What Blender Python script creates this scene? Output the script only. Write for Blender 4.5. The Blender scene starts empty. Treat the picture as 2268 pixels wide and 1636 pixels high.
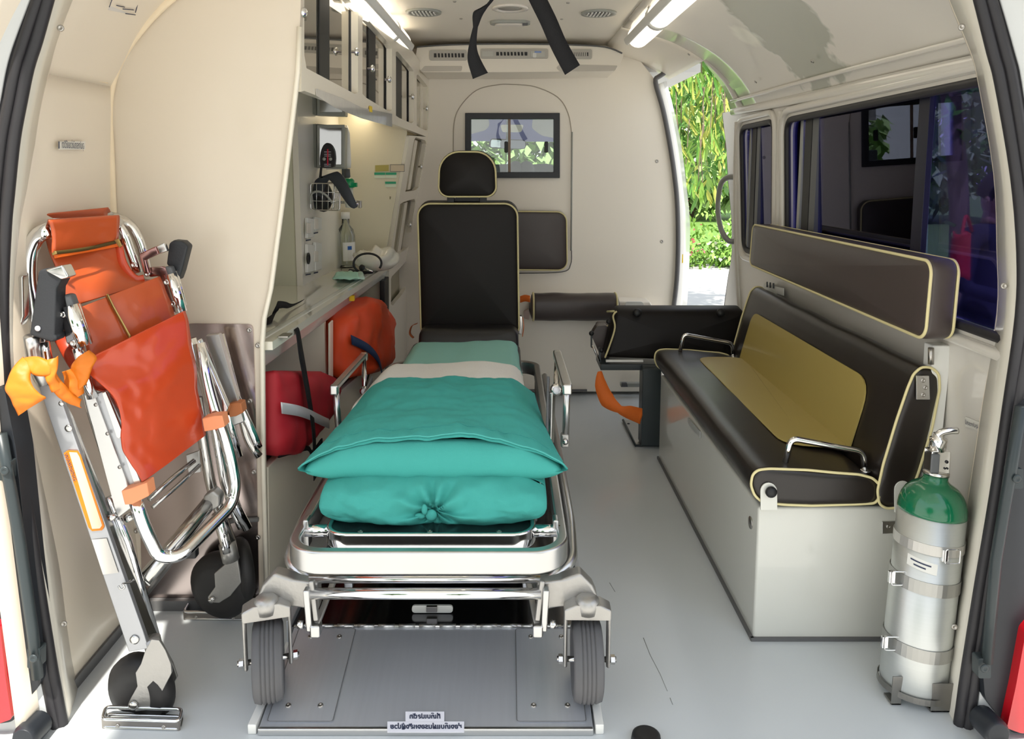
import bpy, bmesh, math, random
from mathutils import Vector, Matrix, noise
from mathutils.geometry import tessellate_polygon
V = Vector
random.seed(7)
S = bpy.context.scene
COL = S.collection
# ---------------------------------------------------------------- camera, light, exposure
H = 1.06                      # eye height above the ambulance floor (m)
F, CX, CY = 1700.0, 1124.0, 579.0
PITCH = math.radians(7)
CP, SP = math.cos(PITCH), math.sin(PITCH)
cam_d = bpy.data.cameras.new('camera')
cam = bpy.data.objects.new('camera', cam_d)
COL.objects.link(cam)
cam.location = (0, 0, H)
cam.rotation_euler = (math.radians(90) - PITCH, 0, 0)
cam_d.sensor_width = 36
cam_d.lens = F / 2268 * 36
cam_d.shift_x = (1134 - CX) / 2268
cam_d.shift_y = -(818 - CY) / 2268
cam_d.clip_start = 0.02
cam_d.clip_end = 300
S.camera = cam
S.view_settings.view_transform = 'Standard'
S.view_settings.look = 'None'
S.view_settings.gamma = 1
S.view_settings.use_curve_mapping = False
S.view_settings.exposure = 1.15

W = bpy.data.worlds.new('sky')
S.world = W
W.use_nodes = True
wn = W.node_tree
wn.nodes.clear()
wo = wn.nodes.new('ShaderNodeOutputWorld')
wb = wn.nodes.new('ShaderNodeBackground')
wr = wn.nodes.new('ShaderNodeValToRGB')
wg = wn.nodes.new('ShaderNodeTexCoord')
wsx = wn.nodes.new('ShaderNodeSeparateXYZ')
wn.links.new(wg.outputs['Generated'], wsx.inputs[0])
wn.links.new(wsx.outputs['Z'], wr.inputs[0])
wr.color_ramp.elements[0].color = (1.0, 0.97, 0.92, 1)
wr.color_ramp.elements[1].color = (0.72, 0.82, 1.0, 1)
wr.color_ramp.elements[1].position = 0.8
wn.links.new(wr.outputs[0], wb.inputs[0])
wb.inputs[1].default_value = 0.8
wn.links.new(wb.outputs[0], wo.inputs[0])

sun_d = bpy.data.lights.new('sun', 'SUN')
sun = bpy.data.objects.new('sun', sun_d)
COL.objects.link(sun)
sun_d.energy = 3.8
sun_d.angle = math.radians(1.5)
sun_d.color = (1.0, 0.95, 0.86)
sun.location = (-3, -5, 8)
sun.rotation_euler = V((0.05, 0.50, -0.86)).to_track_quat('-Z', 'Y').to_euler()

# ---------------------------------------------------------------- pixel (in the 2268 px photograph) + distance -> point
def ray(px, py):
    v = (CY - py) / F
    return V(((px - CX) / F, CP + v * SP, -SP + v * CP))
def P(px, py, Y):
    r = ray(px, py)
    return V((0, 0, H)) + r * (Y / r.y)
def PZ(px, py, z):
    r = ray(px, py)
    return V((0, 0, H)) + r * ((z - H) / r.z)
def PX(px, py, X):
    r = ray(px, py)
    return V((0, 0, H)) + r * (X / r.x)
def PL(px, py, o, n):
    r = ray(px, py)
    c = V((0, 0, H))
    return c + r * ((V(o) - c).dot(n) / r.dot(n))
def plane3(a, b, c):
    return V(a), (V(b) - V(a)).cross(V(c) - V(a)).normalized()

# ---------------------------------------------------------------- materials
MATS = {}
def mat(name, col, rough=.5, metal=0, coat=0, var=.04, scale=6, bump=0, bscale=60, spec=.5, trans=0, emit=0, aniso=None, ior=1.45, coatr=.05):
    if name in MATS: return MATS[name]
    m = bpy.data.materials.new(name)
    m.use_nodes = True
    nt = m.node_tree
    b = nt.nodes['Principled BSDF']
    tc = nt.nodes.new('ShaderNodeTexCoord')
    nz = nt.nodes.new('ShaderNodeTexNoise')
    nz.inputs['Scale'].default_value = scale
    nz.inputs['Detail'].default_value = 4
    if aniso:
        mp = nt.nodes.new('ShaderNodeMapping')
        mp.inputs['Scale'].default_value = aniso
        nt.links.new(tc.outputs['Object'], mp.inputs[0])
        nt.links.new(mp.outputs[0], nz.inputs['Vector'])
    else:
        nt.links.new(tc.outputs['Object'], nz.inputs['Vector'])
    mx = nt.nodes.new('ShaderNodeMix'); mx.data_type = 'RGBA'
    a = [max(0, c * (1 - var)) for c in col]; d = [min(1, c * (1 + var)) for c in col]
    mx.inputs['A'].default_value = (*a, 1); mx.inputs['B'].default_value = (*d, 1)
    nt.links.new(nz.outputs[0], mx.inputs['Factor'])
    nt.links.new(mx.outputs['Result'], b.inputs['Base Color'])
    b.inputs['Roughness'].default_value = rough
    b.inputs['Metallic'].default_value = metal
    b.inputs['Specular IOR Level'].default_value = spec
    b.inputs['Coat Weight'].default_value = coat
    b.inputs['Coat Roughness'].default_value = coatr
    b.inputs['Transmission Weight'].default_value = trans
    b.inputs['IOR'].default_value = ior
    if emit:
        b.inputs['Emission Color'].default_value = (*col, 1)
        b.inputs['Emission Strength'].default_value = emit
    if bump:
        n2 = nt.nodes.new('ShaderNodeTexNoise'); n2.inputs['Scale'].default_value = bscale
        n2.inputs['Detail'].default_value = 3
        nt.links.new(tc.outputs['Object'], n2.inputs['Vector'])
        bp = nt.nodes.new('ShaderNodeBump'); bp.inputs['Strength'].default_value = bump
        bp.inputs['Distance'].default_value = .004
        nt.links.new(n2.outputs[0], bp.inputs['Height'])
        nt.links.new(bp.outputs[0], b.inputs['Normal'])
    MATS[name] = m
    return m
def glassmat(name, tint, refl=1.0, rough=.01, grefl=(1, 1, 1)):
    """thin pane: tinted see-through + mirror reflection by fresnel"""
    m = bpy.data.materials.new(name); m.use_nodes = True
    nt = m.node_tree; nt.nodes.clear()
    o = nt.nodes.new('ShaderNodeOutputMaterial')
    t = nt.nodes.new('ShaderNodeBsdfTransparent'); t.inputs[0].default_value = (*tint, 1)
    g = nt.nodes.new('ShaderNodeBsdfGlossy'); g.inputs['Roughness'].default_value = rough
    g.inputs[0].default_value = (*grefl, 1)
    fr = nt.nodes.new('ShaderNodeFresnel'); fr.inputs[0].default_value = 1.5
    mu = nt.nodes.new('ShaderNodeMath'); mu.operation = 'MULTIPLY'; mu.inputs[1].default_value = refl
    mu.use_clamp = True
    nt.links.new(fr.outputs[0], mu.inputs[0])
    mx = nt.nodes.new('ShaderNodeMixShader')
    nt.links.new(mu.outputs[0], mx.inputs[0]); nt.links.new(t.outputs[0], mx.inputs[1]); nt.links.new(g.outputs[0], mx.inputs[2])
    nt.links.new(mx.outputs[0], o.inputs[0])
    MATS[name] = m
    return m
M_WALL = mat('cream_gelcoat', (.72, .64, .525), .32, coat=.25, var=.02, scale=2, bump=.05, bscale=6)
M_WALLR = mat('white_painted_steel', (.66, .63, .57), .22, coat=.6, var=.02, scale=2, bump=.12, bscale=3)
M_BULK = mat('bulkhead_laminate', (.93, .87, .76), .45, coat=.1, var=.015, scale=2)
M_CAB = mat('cabinet_gelcoat', (.85, .79, .66), .25, coat=.4, var=.02, scale=3)
M_NICHE = mat('niche_panel', (.72, .66, .50), .4, coat=.1, var=.02)
M_NICHES = mat('niche_side_panel', (.62, .62, .48), .4, var=.02)
M_STAIN = mat('old_sealant', (.82, .68, .48), .6, var=.1, scale=20)
M_FLOOR = mat('pale_vinyl_floor', (.57, .60, .61), .28, coat=.35, var=.04, scale=5, bump=.03, bscale=10, coatr=.2)
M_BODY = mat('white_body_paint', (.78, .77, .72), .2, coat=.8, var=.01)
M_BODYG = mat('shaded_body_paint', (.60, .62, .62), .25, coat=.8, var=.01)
M_SEAL = mat('black_rubber_seal', (.022, .021, .024), .5, var=.15, scale=30)
M_TRIMD = mat('dark_plastic_trim', (.018, .021, .026), .42, var=.1, scale=30)
M_RED = mat('red_lamp_lens', (.55, .004, .012), .12, coat=1, var=.05)
M_GREYM = mat('grey_moulding', (.13, .13, .13), .5)
M_BOX = mat('bench_box_gelcoat', (.67, .67, .61), .2, coat=.6, var=.015)
M_VINYL = mat('dark_brown_vinyl', (.014, .010, .008), .38, coat=.25, var=.1, scale=8, bump=.12, bscale=14, coatr=.3)
M_VINYLS = mat('seat_dark_vinyl', (.010, .008, .007), .48, var=.1, bump=.1, bscale=14, spec=.3)
M_VINYLB = mat('black_vinyl', (.016, .014, .013), .42, var=.1, bump=.05, bscale=200)
M_VINYLG = mat('grey_brown_vinyl', (.060, .046, .042), .42, coat=.2, var=.08, bump=.1, bscale=14, coatr=.3)
M_PIPE = mat('cream_piping', (.72, .64, .34), .5, var=.05)
M_KHAKI = mat('olive_yellow_vinyl', (.39, .30, .085), .45, coat=.1, var=.05, scale=4, bump=.05, bscale=10)
M_CHROME = mat('chrome', (.80, .80, .80), .08, metal=1, var=.02)
M_STEEL = mat('polished_steel', (.62, .61, .59), .18, metal=1, var=.06, scale=12)
M_ALU = mat('satin_aluminium', (.60, .60, .59), .30, metal=1, var=.04, scale=10)
M_CAST = mat('cast_aluminium', (.43, .42, .40), .42, metal=.85, var=.08, scale=25, bump=.15, bscale=120)
M_BRUSH = mat('brushed_steel_plate', (.60, .62, .66), .36, metal=.6, var=.05, scale=3, aniso=(40, 2, 1))
M_BRUSHD = mat('dark_steel_tray', (.16, .16, .17), .15, metal=1, var=.1, scale=3, aniso=(20, 2, 1))
M_TANK = mat('brushed_tank_aluminium', (.60, .62, .60), .42, metal=.8, var=.04, scale=6, aniso=(1, 1, 60))
M_GREEN = mat('green_enamel', (.004, .13, .055), .18, coat=.7, var=.06)
M_TEAL = mat('teal_cotton', (.065, .39, .345), .85, var=.05, scale=5, bump=.25, bscale=900, spec=.2)
M_TEALS = mat('teal_cotton_sheet', (.30, .60, .52), .85, var=.05, scale=5, bump=.25, bscale=900, spec=.2)
M_WHITEC = mat('white_flannel', (.88, .87, .81), .9, var=.05, scale=10, bump=.4, bscale=200, spec=.1)
M_ORANGE = mat('orange_vinyl', (.56, .062, .016), .26, coat=.3, var=.06, scale=4, bump=.15, bscale=10, coatr=.15)
M_ORANGE2 = mat('worn_orange_vinyl', (.48, .082, .020), .32, coat=.2, var=.1, scale=3, bump=.25, bscale=8)
M_ORS = mat('orange_fabric', (.72, .19, .010), .5, var=.08, scale=12, bump=.2, bscale=50)
M_ORB = mat('orange_webbing', (.80, .17, .02), .65, var=.08, bump=.3, bscale=300)
M_ORPALE = mat('pale_orange_strap', (.80, .30, .14), .55, var=.05)
M_REDB = mat('red_nylon', (.40, .012, .022), .6, var=.1, scale=6, bump=.3, bscale=14)
M_ORBAG = mat('orange_nylon', (.72, .07, .015), .5, var=.08, scale=6, bump=.3, bscale=12)
M_BLACK = mat('black_plastic', (.012, .012, .013), .45, var=.1)
M_STRAP = mat('black_webbing', (.008, .008, .009), .75, var=.2, bump=.3, bscale=400, spec=.3)
M_NAVY = mat('navy_webbing', (.012, .03, .09), .7)
M_RUBBER = mat('grey_tyre_rubber', (.10, .10, .105), .6, var=.1, scale=20, bump=.1, bscale=90)
M_RUBBERB = mat('black_tyre_rubber', (.018, .017, .017), .55, var=.1, scale=20)
M_CHAR = mat('charcoal_steel', (.030, .040, .043), .38, var=.05)
M_WHITE = mat('white_plastic', (.78, .78, .74), .35, coat=.2)
M_GREY = mat('grey_plastic', (.34, .35, .32), .4, coat=.2)
M_DGREY = mat('dark_grey_plastic', (.10, .105, .11), .4)
M_LAMPON = mat('glowing_lamp_cover', (.95, .86, .70), .25, coat=.4, emit=.9, var=.01)
M_LAMP = mat('frosted_lamp_cover', (.78, .73, .66), .25, coat=.4)
M_PAPER = mat('white_sticker', (.80, .80, .86), .5)
M_INK = mat('dark_ink', (.03, .04, .08), .6)
M_SCREW = mat('screw_steel', (.45, .43, .40), .3, metal=1)
M_YELLOW = mat('yellow_sticker', (.85, .60, .02), .5)
M_BRASS = mat('brass_zip', (.45, .33, .12), .35, metal=1)
M_CLEAR = glassmat('clear_plastic', (.93, .96, .94), 1.4, .05)
M_PANE = glassmat('clear_glass', (.80, .85, .85), 1.5)
M_TINT2 = glassmat('light_blue_tinted_glass', (.62, .60, .97), .9, .01, (.6, .6, .8))
M_TINT = glassmat('blue_tinted_glass', (.36, .36, .68), 1.1, .01, (.6, .6, .8))
M_MIRG = mat('bronze_mirror_glass', (.60, .56, .49), .03, metal=.9, var=.02)
M_MASK = mat('mint_mask', (.42, .72, .58), .8)
M_LEAF = mat('bright_leaf', (.20, .36, .06), .5, var=.45, scale=3)
M_LEAFD = mat('mid_leaf', (.08, .22, .03), .5, var=.4, scale=3)
M_LEAFY = mat('young_leaf', (.42, .46, .09), .5, var=.25, scale=3)
M_BARK = mat('bark', (.16, .12, .08), .9, var=.2, scale=20, bump=.5, bscale=20)
M_GRASS = mat('lawn', (.14, .26, .05), .9, var=.4, scale=5)
M_PAVE = mat('pale_concrete', (.50, .485, .45), .9, var=.06, scale=2)
M_FLOWR = mat('flower_pink', (.75, .15, .2), .6)
M_FLOWW = mat('flower_white', (.85, .80, .75), .6)

# ---------------------------------------------------------------- scene graph helpers
WL = {}
def tag(o, label=None, cat=None, group=None, kind=None):
    if label: o['label'] = label
    if cat: o['category'] = cat
    if group: o['group'] = group
    if kind: o['kind'] = kind
    return o
def thing(name, label, cat, loc, group=None):
    o = bpy.data.objects.new(name, None); COL.objects.link(o)
    o.empty_display_size = .05
    o.location = loc; WL[o.name] = V(loc)
    return tag(o, label, cat, group)
class MB:
    def __init__(s): s.v = []; s.f = []; s.sm = []
    def add(s, vs, fs, smooth=False):
        n = len(s.v); s.v += [V(p) for p in vs]
        for f in fs: s.f.append([i + n for i in f]); s.sm.append(smooth)
        return s
    def box(s, a, b):
        x0, y0, z0 = [min(a[i], b[i]) for i in range(3)]; x1, y1, z1 = [max(a[i], b[i]) for i in range(3)]
        return s.add([(x0,y0,z0),(x1,y0,z0),(x1,y1,z0),(x0,y1,z0),(x0,y0,z1),(x1,y0,z1),(x1,y1,z1),(x0,y1,z1)],
              [(0,3,2,1),(4,5,6,7),(0,1,5,4),(1,2,6,5),(2,3,7,6),(3,0,4,7)])
    def bar(s, a, b, w, h, up=(0, 0, 1)):
        """rectangular bar from a to b"""
        a, b = V(a), V(b); d = (b - a).normalized(); u = V(up)
        x = d.cross(u)
        if x.length < 1e-3: x = d.cross(V((1, 0, 0)))
        x.normalize(); y = x.cross(d).normalized()
        q = [(-1,-1),(1,-1),(1,1),(-1,1)]
        vs = [a + x * (i * w / 2) + y * (j * h / 2) for i, j in q] + [b + x * (i * w / 2) + y * (j * h / 2) for i, j in q]
        return s.add(vs, [(0,1,2,3),(7,6,5,4),(0,4,5,1),(1,5,6,2),(2,6,7,3),(3,7,4,0)])
    def prism(s, pts, d):
        pts = [V(p) for p in pts]; n = len(pts); d = V(d)
        tri = tessellate_polygon([pts])
        fs = [tuple(t) for t in tri] + [tuple(i + n for i in reversed(t)) for t in tri]
        fs += [(i, (i + 1) % n, (i + 1) % n + n, i + n) for i in range(n)]
        return s.add(pts + [p + d for p in pts], fs)
    def tube(s, path, r, seg=10, closed=False, caps=True, flat=None):
        path = [V(p) for p in path]; n = len(path)
        T = []
        for i in range(n):
            if closed: d = path[(i + 1) % n] - path[i - 1]
            else: d = path[min(i + 1, n - 1)] - path[max(i - 1, 0)]
            T.append(d.normalized())
        up = V((0, 0, 1)) if abs(T[0].z) < .9 else V((1, 0, 0))
        N = (up - T[0] * up.dot(T[0])).normalized()
        vs = []
        for i in range(n):
            N = (N - T[i] * N.dot(T[i])).normalized(); B = T[i].cross(N)
            rr = r[i] if isinstance(r, (list, tuple)) else r
            for k in range(seg):
                a = 2 * math.pi * k / seg
                x, y = math.cos(a) * rr, math.sin(a) * rr
                if flat: x *= flat[0]; y *= flat[1]
                vs.append(path[i] + N * x + B * y)
        fs = []
        for i in range(n if closed else n - 1):
            for k in range(seg):
                a, b = i * seg, ((i + 1) % n) * seg
                fs.append((a + k, a + (k + 1) % seg, b + (k + 1) % seg, b + k))
        if not closed and caps:
            fs.append(tuple(range(seg - 1, -1, -1))); fs.append(tuple((n - 1) * seg + k for k in range(seg)))
        return s.add(vs, fs, True)
    def lathe(s, prof, o, ax, seg=28, smooth=True):
        """prof: (radius, offset along axis)"""
        o = V(o); ax = V(ax).normalized()
        x = ax.cross(V((0, 0, 1)))
        if x.length < .01: x = V((1, 0, 0))
        x.normalize(); y = ax.cross(x)
        vs = []
        for (r, h) in prof:
            for k in range(seg):
                a = 2 * math.pi * k / seg
                vs.append(o + ax * h + x * (r * math.cos(a)) + y * (r * math.sin(a)))
        fs = [(i * seg + k, i * seg + (k + 1) % seg, (i + 1) * seg + (k + 1) % seg, (i + 1) * seg + k) for i in range(len(prof) - 1) for k in range(seg)]
        if prof[0][0] > 1e-5: fs.append(tuple(range(seg - 1, -1, -1)))
        if prof[-1][0] > 1e-5: fs.append(tuple((len(prof) - 1) * seg + k for k in range(seg)))
        return s.add(vs, fs, smooth)
    def grid(s, fn, nu, nv, smooth=True, closeu=False):
        vs = [fn(i / nu, j / nv) for j in range(nv + 1) for i in range(nu + (0 if closeu else 1))]
        w = nu if closeu else nu + 1
        fs = []
        for j in range(nv):
            for i in range(nu):
                i2 = (i + 1) % w
                fs.append((j * w + i, j * w + i2, (j + 1) * w + i2, (j + 1) * w + i))
        return s.add(vs, fs, smooth)
    def sphere(s, c, r, seg=14, sc=(1, 1, 1)):
        c = V(c)
        def fn(u, v):
            a = u * 2 * math.pi; b = (v - .5) * math.pi
            return c + V((math.cos(a) * math.cos(b) * r * sc[0], math.sin(a) * math.cos(b) * r * sc[1], math.sin(b) * r * sc[2]))
        return s.grid(fn, seg, max(6, seg // 2), True, True)
    def build(s, name, m, parent=None, bev=0, seg=2, solid=0, sub=0, smooth=None, fix=True):
        me = bpy.data.meshes.new(name)
        c = V((0, 0, 0))
        for p in s.v: c += p
        c /= max(1, len(s.v))
        me.from_pydata([p - c for p in s.v], [], s.f)
        for p, sm in zip(me.polygons, s.sm): p.use_smooth = sm if smooth is None else smooth
        if fix:
            bm = bmesh.new(); bm.from_mesh(me)
            bmesh.ops.remove_doubles(bm, verts=bm.verts, dist=1e-6)
            bmesh.ops.recalc_face_normals(bm, faces=bm.faces)
            bm.to_mesh(me); bm.free()
        me.materials.append(m)
        o = bpy.data.objects.new(name, me); COL.objects.link(o)
        WL[o.name] = c.copy()
        if parent: o.parent = parent; o.location = c - WL[parent.name]
        else: o.location = c
        if solid:
            md = o.modifiers.new('thickness', 'SOLIDIFY'); md.thickness = solid; md.offset = 0
        if bev:
            md = o.modifiers.new('bevel', 'BEVEL'); md.width = bev; md.segments = seg; md.limit_method = 'ANGLE'; md.angle_limit = math.radians(40)
            for p in me.polygons: p.use_smooth = True
            md2 = o.modifiers.new('wn', 'WEIGHTED_NORMAL'); md2.keep_sharp = True
        if sub:
            md = o.modifiers.new('sub', 'SUBSURF'); md.levels = sub; md.render_levels = sub
        return o
def fillet(pts, r, n=6, closed=False):
    pts = [V(p) for p in pts]; out = []
    N = len(pts)
    for i, p in enumerate(pts):
        if not closed and (i == 0 or i == N - 1): out.append(p); continue
        a, b = pts[i - 1], pts[(i + 1) % N]
        rr = r[i] if isinstance(r, (list, tuple)) else r
        da, db = (a - p), (b - p)
        ra = min(rr, da.length * .49, 1e9); rb = min(rr, db.length * .49)
        q = min(ra, rb)
        A = p + da.normalized() * q; B = p + db.normalized() * q
        for k in range(n + 1):
            t = k / n
            out.append(A * (1 - t) ** 2 + p * (2 * t * (1 - t)) + B * t * t)
    return out
def spline(pts, n=6):
    pts = [V(p) for p in pts]; out = []
    for i in range(len(pts) - 1):
        p0 = pts[max(i - 1, 0)]; p1 = pts[i]; p2 = pts[i + 1]; p3 = pts[min(i + 2, len(pts) - 1)]
        for k in range(n):
            t = k / n
            out.append(.5 * ((2 * p1) + (p2 - p0) * t + (2 * p0 - 5 * p1 + 4 * p2 - p3) * t * t + (3 * p1 - p0 - 3 * p2 + p3) * t ** 3))
    out.append(pts[-1]); return out
def slab(name, pts, m, th=.01, parent=None, bev=.001, d=(0, 1, 0)):
    """pts (px, py, Y): outline seen from the camera, extruded away"""
    return MB().prism([P(*p) for p in pts], V(d) * th).build(name, m, parent, bev)
def slabY(name, pts, Y, m, th=.01, parent=None, bev=.001, d=(0, 1, 0)):
    return slab(name, [(a, b, Y) for a, b in pts], m, th, parent, bev, d)
def tubep(name, pts, r, m, parent=None, fil=.03, seg=12):
    path = [P(*p) for p in pts]
    if fil: path = fillet(path, fil)
    return MB().tube(path, r, seg).build(name, m, parent)
def rrect(w, h, r, n=6):
    R4 = [max(1e-5, min(q, w / 2 - 1e-5, h / 2 - 1e-5)) for q in (r if isinstance(r, (list, tuple)) else [r] * 4)]; out = []
    for r, sx, sy, a0 in zip(R4, (1, -1, -1, 1), (1, 1, -1, -1), (0, 90, 180, 270)):
        cx, cy = sx * (w / 2 - r), sy * (h / 2 - r)
        for k in range(n + 1):
            a = math.radians(a0 + 90 * k / n)
            out.append((cx + r * math.cos(a), cy + r * math.sin(a)))
    return out
def cushion(name, c, D, th, r, m, parent=None, puff=.01, er=.012, piping=None, pr=.0035, backpipe=False, wr=.0015):
    """c: front face corners (BL, BR, TR, TL); D: direction of the thickness (away from the front)"""
    c = [V(p) for p in c]; D = V(D).normalized()
    w = ((c[1] - c[0]).length + (c[2] - c[3]).length) / 2; h = ((c[3] - c[0]).length + (c[2] - c[1]).length) / 2
    def mp(x, y, o):
        u, v = x / w + .5, y / h + .5
        p = c[0] * (1-u)*(1-v) + c[1] * u*(1-v) + c[2] * u*v + c[3] * (1-u)*v
        return p + D * o
    rings = [(er, .99, 0, 0)]
    mb = MB(); seq = []
    for k in (.02, .25, .5, .75, .92): seq.append((er, k, -puff * (1 - k ** 2.2)))
    seq += [(er, 1, 0), (er * .3, 1, er * .25), (0, 1, er), (0, 1, th - er), (er * .3, 1, th - er * .25), (er, 1, th)]
    for k in (.9, .5, .02): seq.append((er, k, th))
    vs = []; n = None
    for (ins, k, o) in seq:
        pts = rrect(w - 2 * ins, h - 2 * ins, [max(q - ins, .002) for q in (r if isinstance(r, (list, tuple)) else [r] * 4)])
        n = len(pts)
        for (x, y) in pts:
            q = mp(x * k, y * k, o)
            nn = noise.noise(q * 14) * wr * 2 if o <= 0 and k < 1 else 0
            vs.append(q + D * nn)
    fs = [(i * n + k, i * n + (k + 1) % n, (i + 1) * n + (k + 1) % n, (i + 1) * n + k) for i in range(len(seq) - 1) for k in range(n)]
    fs.append(tuple(range(n))); fs.append(tuple((len(seq) - 1) * n + k for k in range(n)))
    mb.add(vs, fs, True)
    o = mb.build(name, m, parent)
    if piping:
        for off in ([er * .25] + ([th - er * .25] if backpipe else [])):
            pts = rrect(w - er * .5, h - er * .5, r, 8)
            MB().tube([mp(x, y, off) for x, y in pts], pr, 6, closed=True).build('piping', piping, o if parent is not None or True else None)
    return o
def plate(name, outer, holes, mp, D, m, parent=None, bev=0):
    """flat plate with holes: 2D loops -> 3D through mp, thickness vector D"""
    loops = [outer] + holes
    flat = [p for l in loops for p in l]
    tri = tessellate_polygon([[V((x, y, 0)) for x, y in l] for l in loops])
    top = [mp(x, y) for x, y in flat]; n = len(flat); D = V(D)
    fs = [tuple(t) for t in tri] + [tuple(i + n for i in reversed(t)) for t in tri]
    b = 0
    for l in loops:
        k = len(l)
        fs += [(b + i, b + (i + 1) % k, b + (i + 1) % k + n, b + i + n) for i in range(k)]
        b += k
    return MB().add(top + [p + D for p in top], fs).build(name, m, parent, bev)
def pix_plate(name, outer, holes, o, n, D, m, parent=None, bev=0):
    return plate(name, outer, holes, lambda x, y: PL(x, y, o, n), D, m, parent, bev)
def rq(pts, r, n=4):
    """rounded polygon in 2D"""
    q = fillet([V((x, y, 0)) for x, y in pts], r, n, closed=True)
    return [(p.x, p.y) for p in q]
def loft(name, L, R, nu, m, parent=None, bulge=0, wr=0, wf=8, solid=.003, ns=6, d=(0, -1, 0)):
    """cloth between two pixel curves (px, py, Y)"""
    A = spline([P(*p) for p in L], ns); B = spline([P(*p) for p in R], ns)
    n = max(len(A), len(B))
    def smp(C, t):
        x = t * (len(C) - 1); i = min(int(x), len(C) - 2); return C[i].lerp(C[i + 1], x - i)
    D = V(d)
    def fn(u, v):
        p = smp(A, v).lerp(smp(B, v), u)
        b = bulge * (4 * u * (1 - u)) ** .6
        return p + D * (b + wr * noise.fractal(p * wf, 1, 2, 3))
    return MB().grid(fn, nu, n * 2).build(name, m, parent, solid=solid)
def screw(p, nrm, r=.004, parent=None, m=None, name='screw'):
    p = V(p); nrm = V(nrm).normalized()
    return MB().lathe([(r, -.001), (r, .0006), (r * .8, .0016), (r * .45, .0018), (r * .35, .0008), (0, .0008)], p, nrm, 12).build(name, m or M_SCREW, parent, fix=False)
def strapmesh(name, path, w, m, parent=None, th=.0016, wdir=None, twist=None, n=6, widths=None):
    """ribbon along path; wdir gives the width direction(s)"""
    pts = spline(path, n); N = len(pts); vs = []; fs = []
    dirs = [V(x) for x in (wdir if isinstance(wdir, list) else [wdir])]
    for i, p in enumerate(pts):
        t = i / (N - 1) * (len(dirs) - 1); k = min(int(t), max(len(dirs) - 2, 0)); f = t - k
        d = dirs[k].lerp(dirs[min(k + 1, len(dirs) - 1)], f).normalized()
        ww = w
        if widths:
            t2 = i / (N - 1) * (len(widths) - 1); k2 = min(int(t2), len(widths) - 2); ww = widths[k2] + (widths[k2+1]-widths[k2])*(t2-k2)
        vs += [p - d * ww / 2, p, p + d * ww / 2]
    for i in range(N - 1):
        for k in range(2): fs.append((i*3+k, i*3+k+1, i*3+k+4, i*3+k+3))
    return MB().add(vs, fs, True).build(name, m, parent, solid=th)
def text(name, body, loc, xdir, ydir, size, m, parent, mirror=False, ext=.0002, width=None, bold=0):
    cu = bpy.data.curves.new(name, 'FONT'); cu.body = body; cu.size = size; cu.align_x = 'CENTER'; cu.align_y = 'CENTER'
    cu.extrude = 0; cu.resolution_u = 3; cu.offset = bold
    tmp = bpy.data.objects.new('tmp_text', cu); COL.objects.link(tmp)
    bpy.context.view_layer.update()
    me = bpy.data.meshes.new_from_object(tmp.evaluated_get(bpy.context.evaluated_depsgraph_get()))
    bpy.data.objects.remove(tmp); bpy.data.curves.remove(cu)
    xs = [v.co.x for v in me.vertices] or [0, 1]
    k = 1 if not width else width / max(1e-6, max(xs) - min(xs))
    X = V(xdir).normalized() * (-1 if mirror else 1); Yd = V(ydir).normalized(); Z = V(xdir).normalized().cross(Yd)
    loc = V(loc)
    vs = [loc + X * (v.co.x * k) + Yd * v.co.y + Z * .0006 for v in me.vertices]
    fs = [tuple(p.vertices) for p in me.polygons]
    bpy.data.meshes.remove(me)
    return MB().add(vs, fs).build(name, m, parent, fix=False)
# ---------------------------------------------------------------- THE SETTING
def struct(o, label=None):
    o['kind'] = 'structure'
    if label: o['label'] = label
    return o
def Xr(z): return .965 - .035 * z           # right wall surface
FLOOR_NEAR = 1.30
mb = MB(); mb.box((-.98, FLOOR_NEAR, -.03), (1.0, 5.1, 0))
struct(mb.build('floor', M_FLOOR), 'pale grey-blue vinyl floor of the ambulance')
for pts in (((1425, 1412), (1440, 1450), (1462, 1492), (1478, 1530)), ((1484, 1545), (1490, 1560)), ((1350, 1290), (1362, 1310))):
    struct(MB().tube([PZ(x, y, .0002) for x, y in pts], .0007, 5).build('floor_scratch', mat('scratch_grey', (.30, .31, .30), .7), bpy.data.objects['floor']))
# ceiling with the coves, as one shell of constant thickness
PR = [(.93, 1.28), (.86, 1.385), (.76, 1.475), (.62, 1.55), (.44, 1.60)]
def shell(name, prof, y0, y1, m, th=.02, n=10, label=None):
    mb = MB(); q = spline([V((x, 0, z)) for x, z in prof], 5)
    k = len(q)
    for s, yy in ((0, 0),):
        vs = [V((p.x, y, p.z)) for y in [y0 + (y1 - y0) * i / n for i in range(n + 1)] for p in q]
        fs = [(i * k + j, i * k + j + 1, (i + 1) * k + j + 1, (i + 1) * k + j) for i in range(n) for j in range(k - 1)]
        mb.add(vs, fs, True)
    o = mb.build(name, m, solid=0)
    md = o.modifiers.new('th', 'SOLIDIFY'); md.thickness = th; md.offset = 0
    return struct(o, label)
mb = MB(); mb.box((-.46, 1.28, 1.60), (.46, 3.75, 1.63))
struct(mb.build('ceiling', M_BULK), 'cream moulded ceiling panel')
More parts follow.
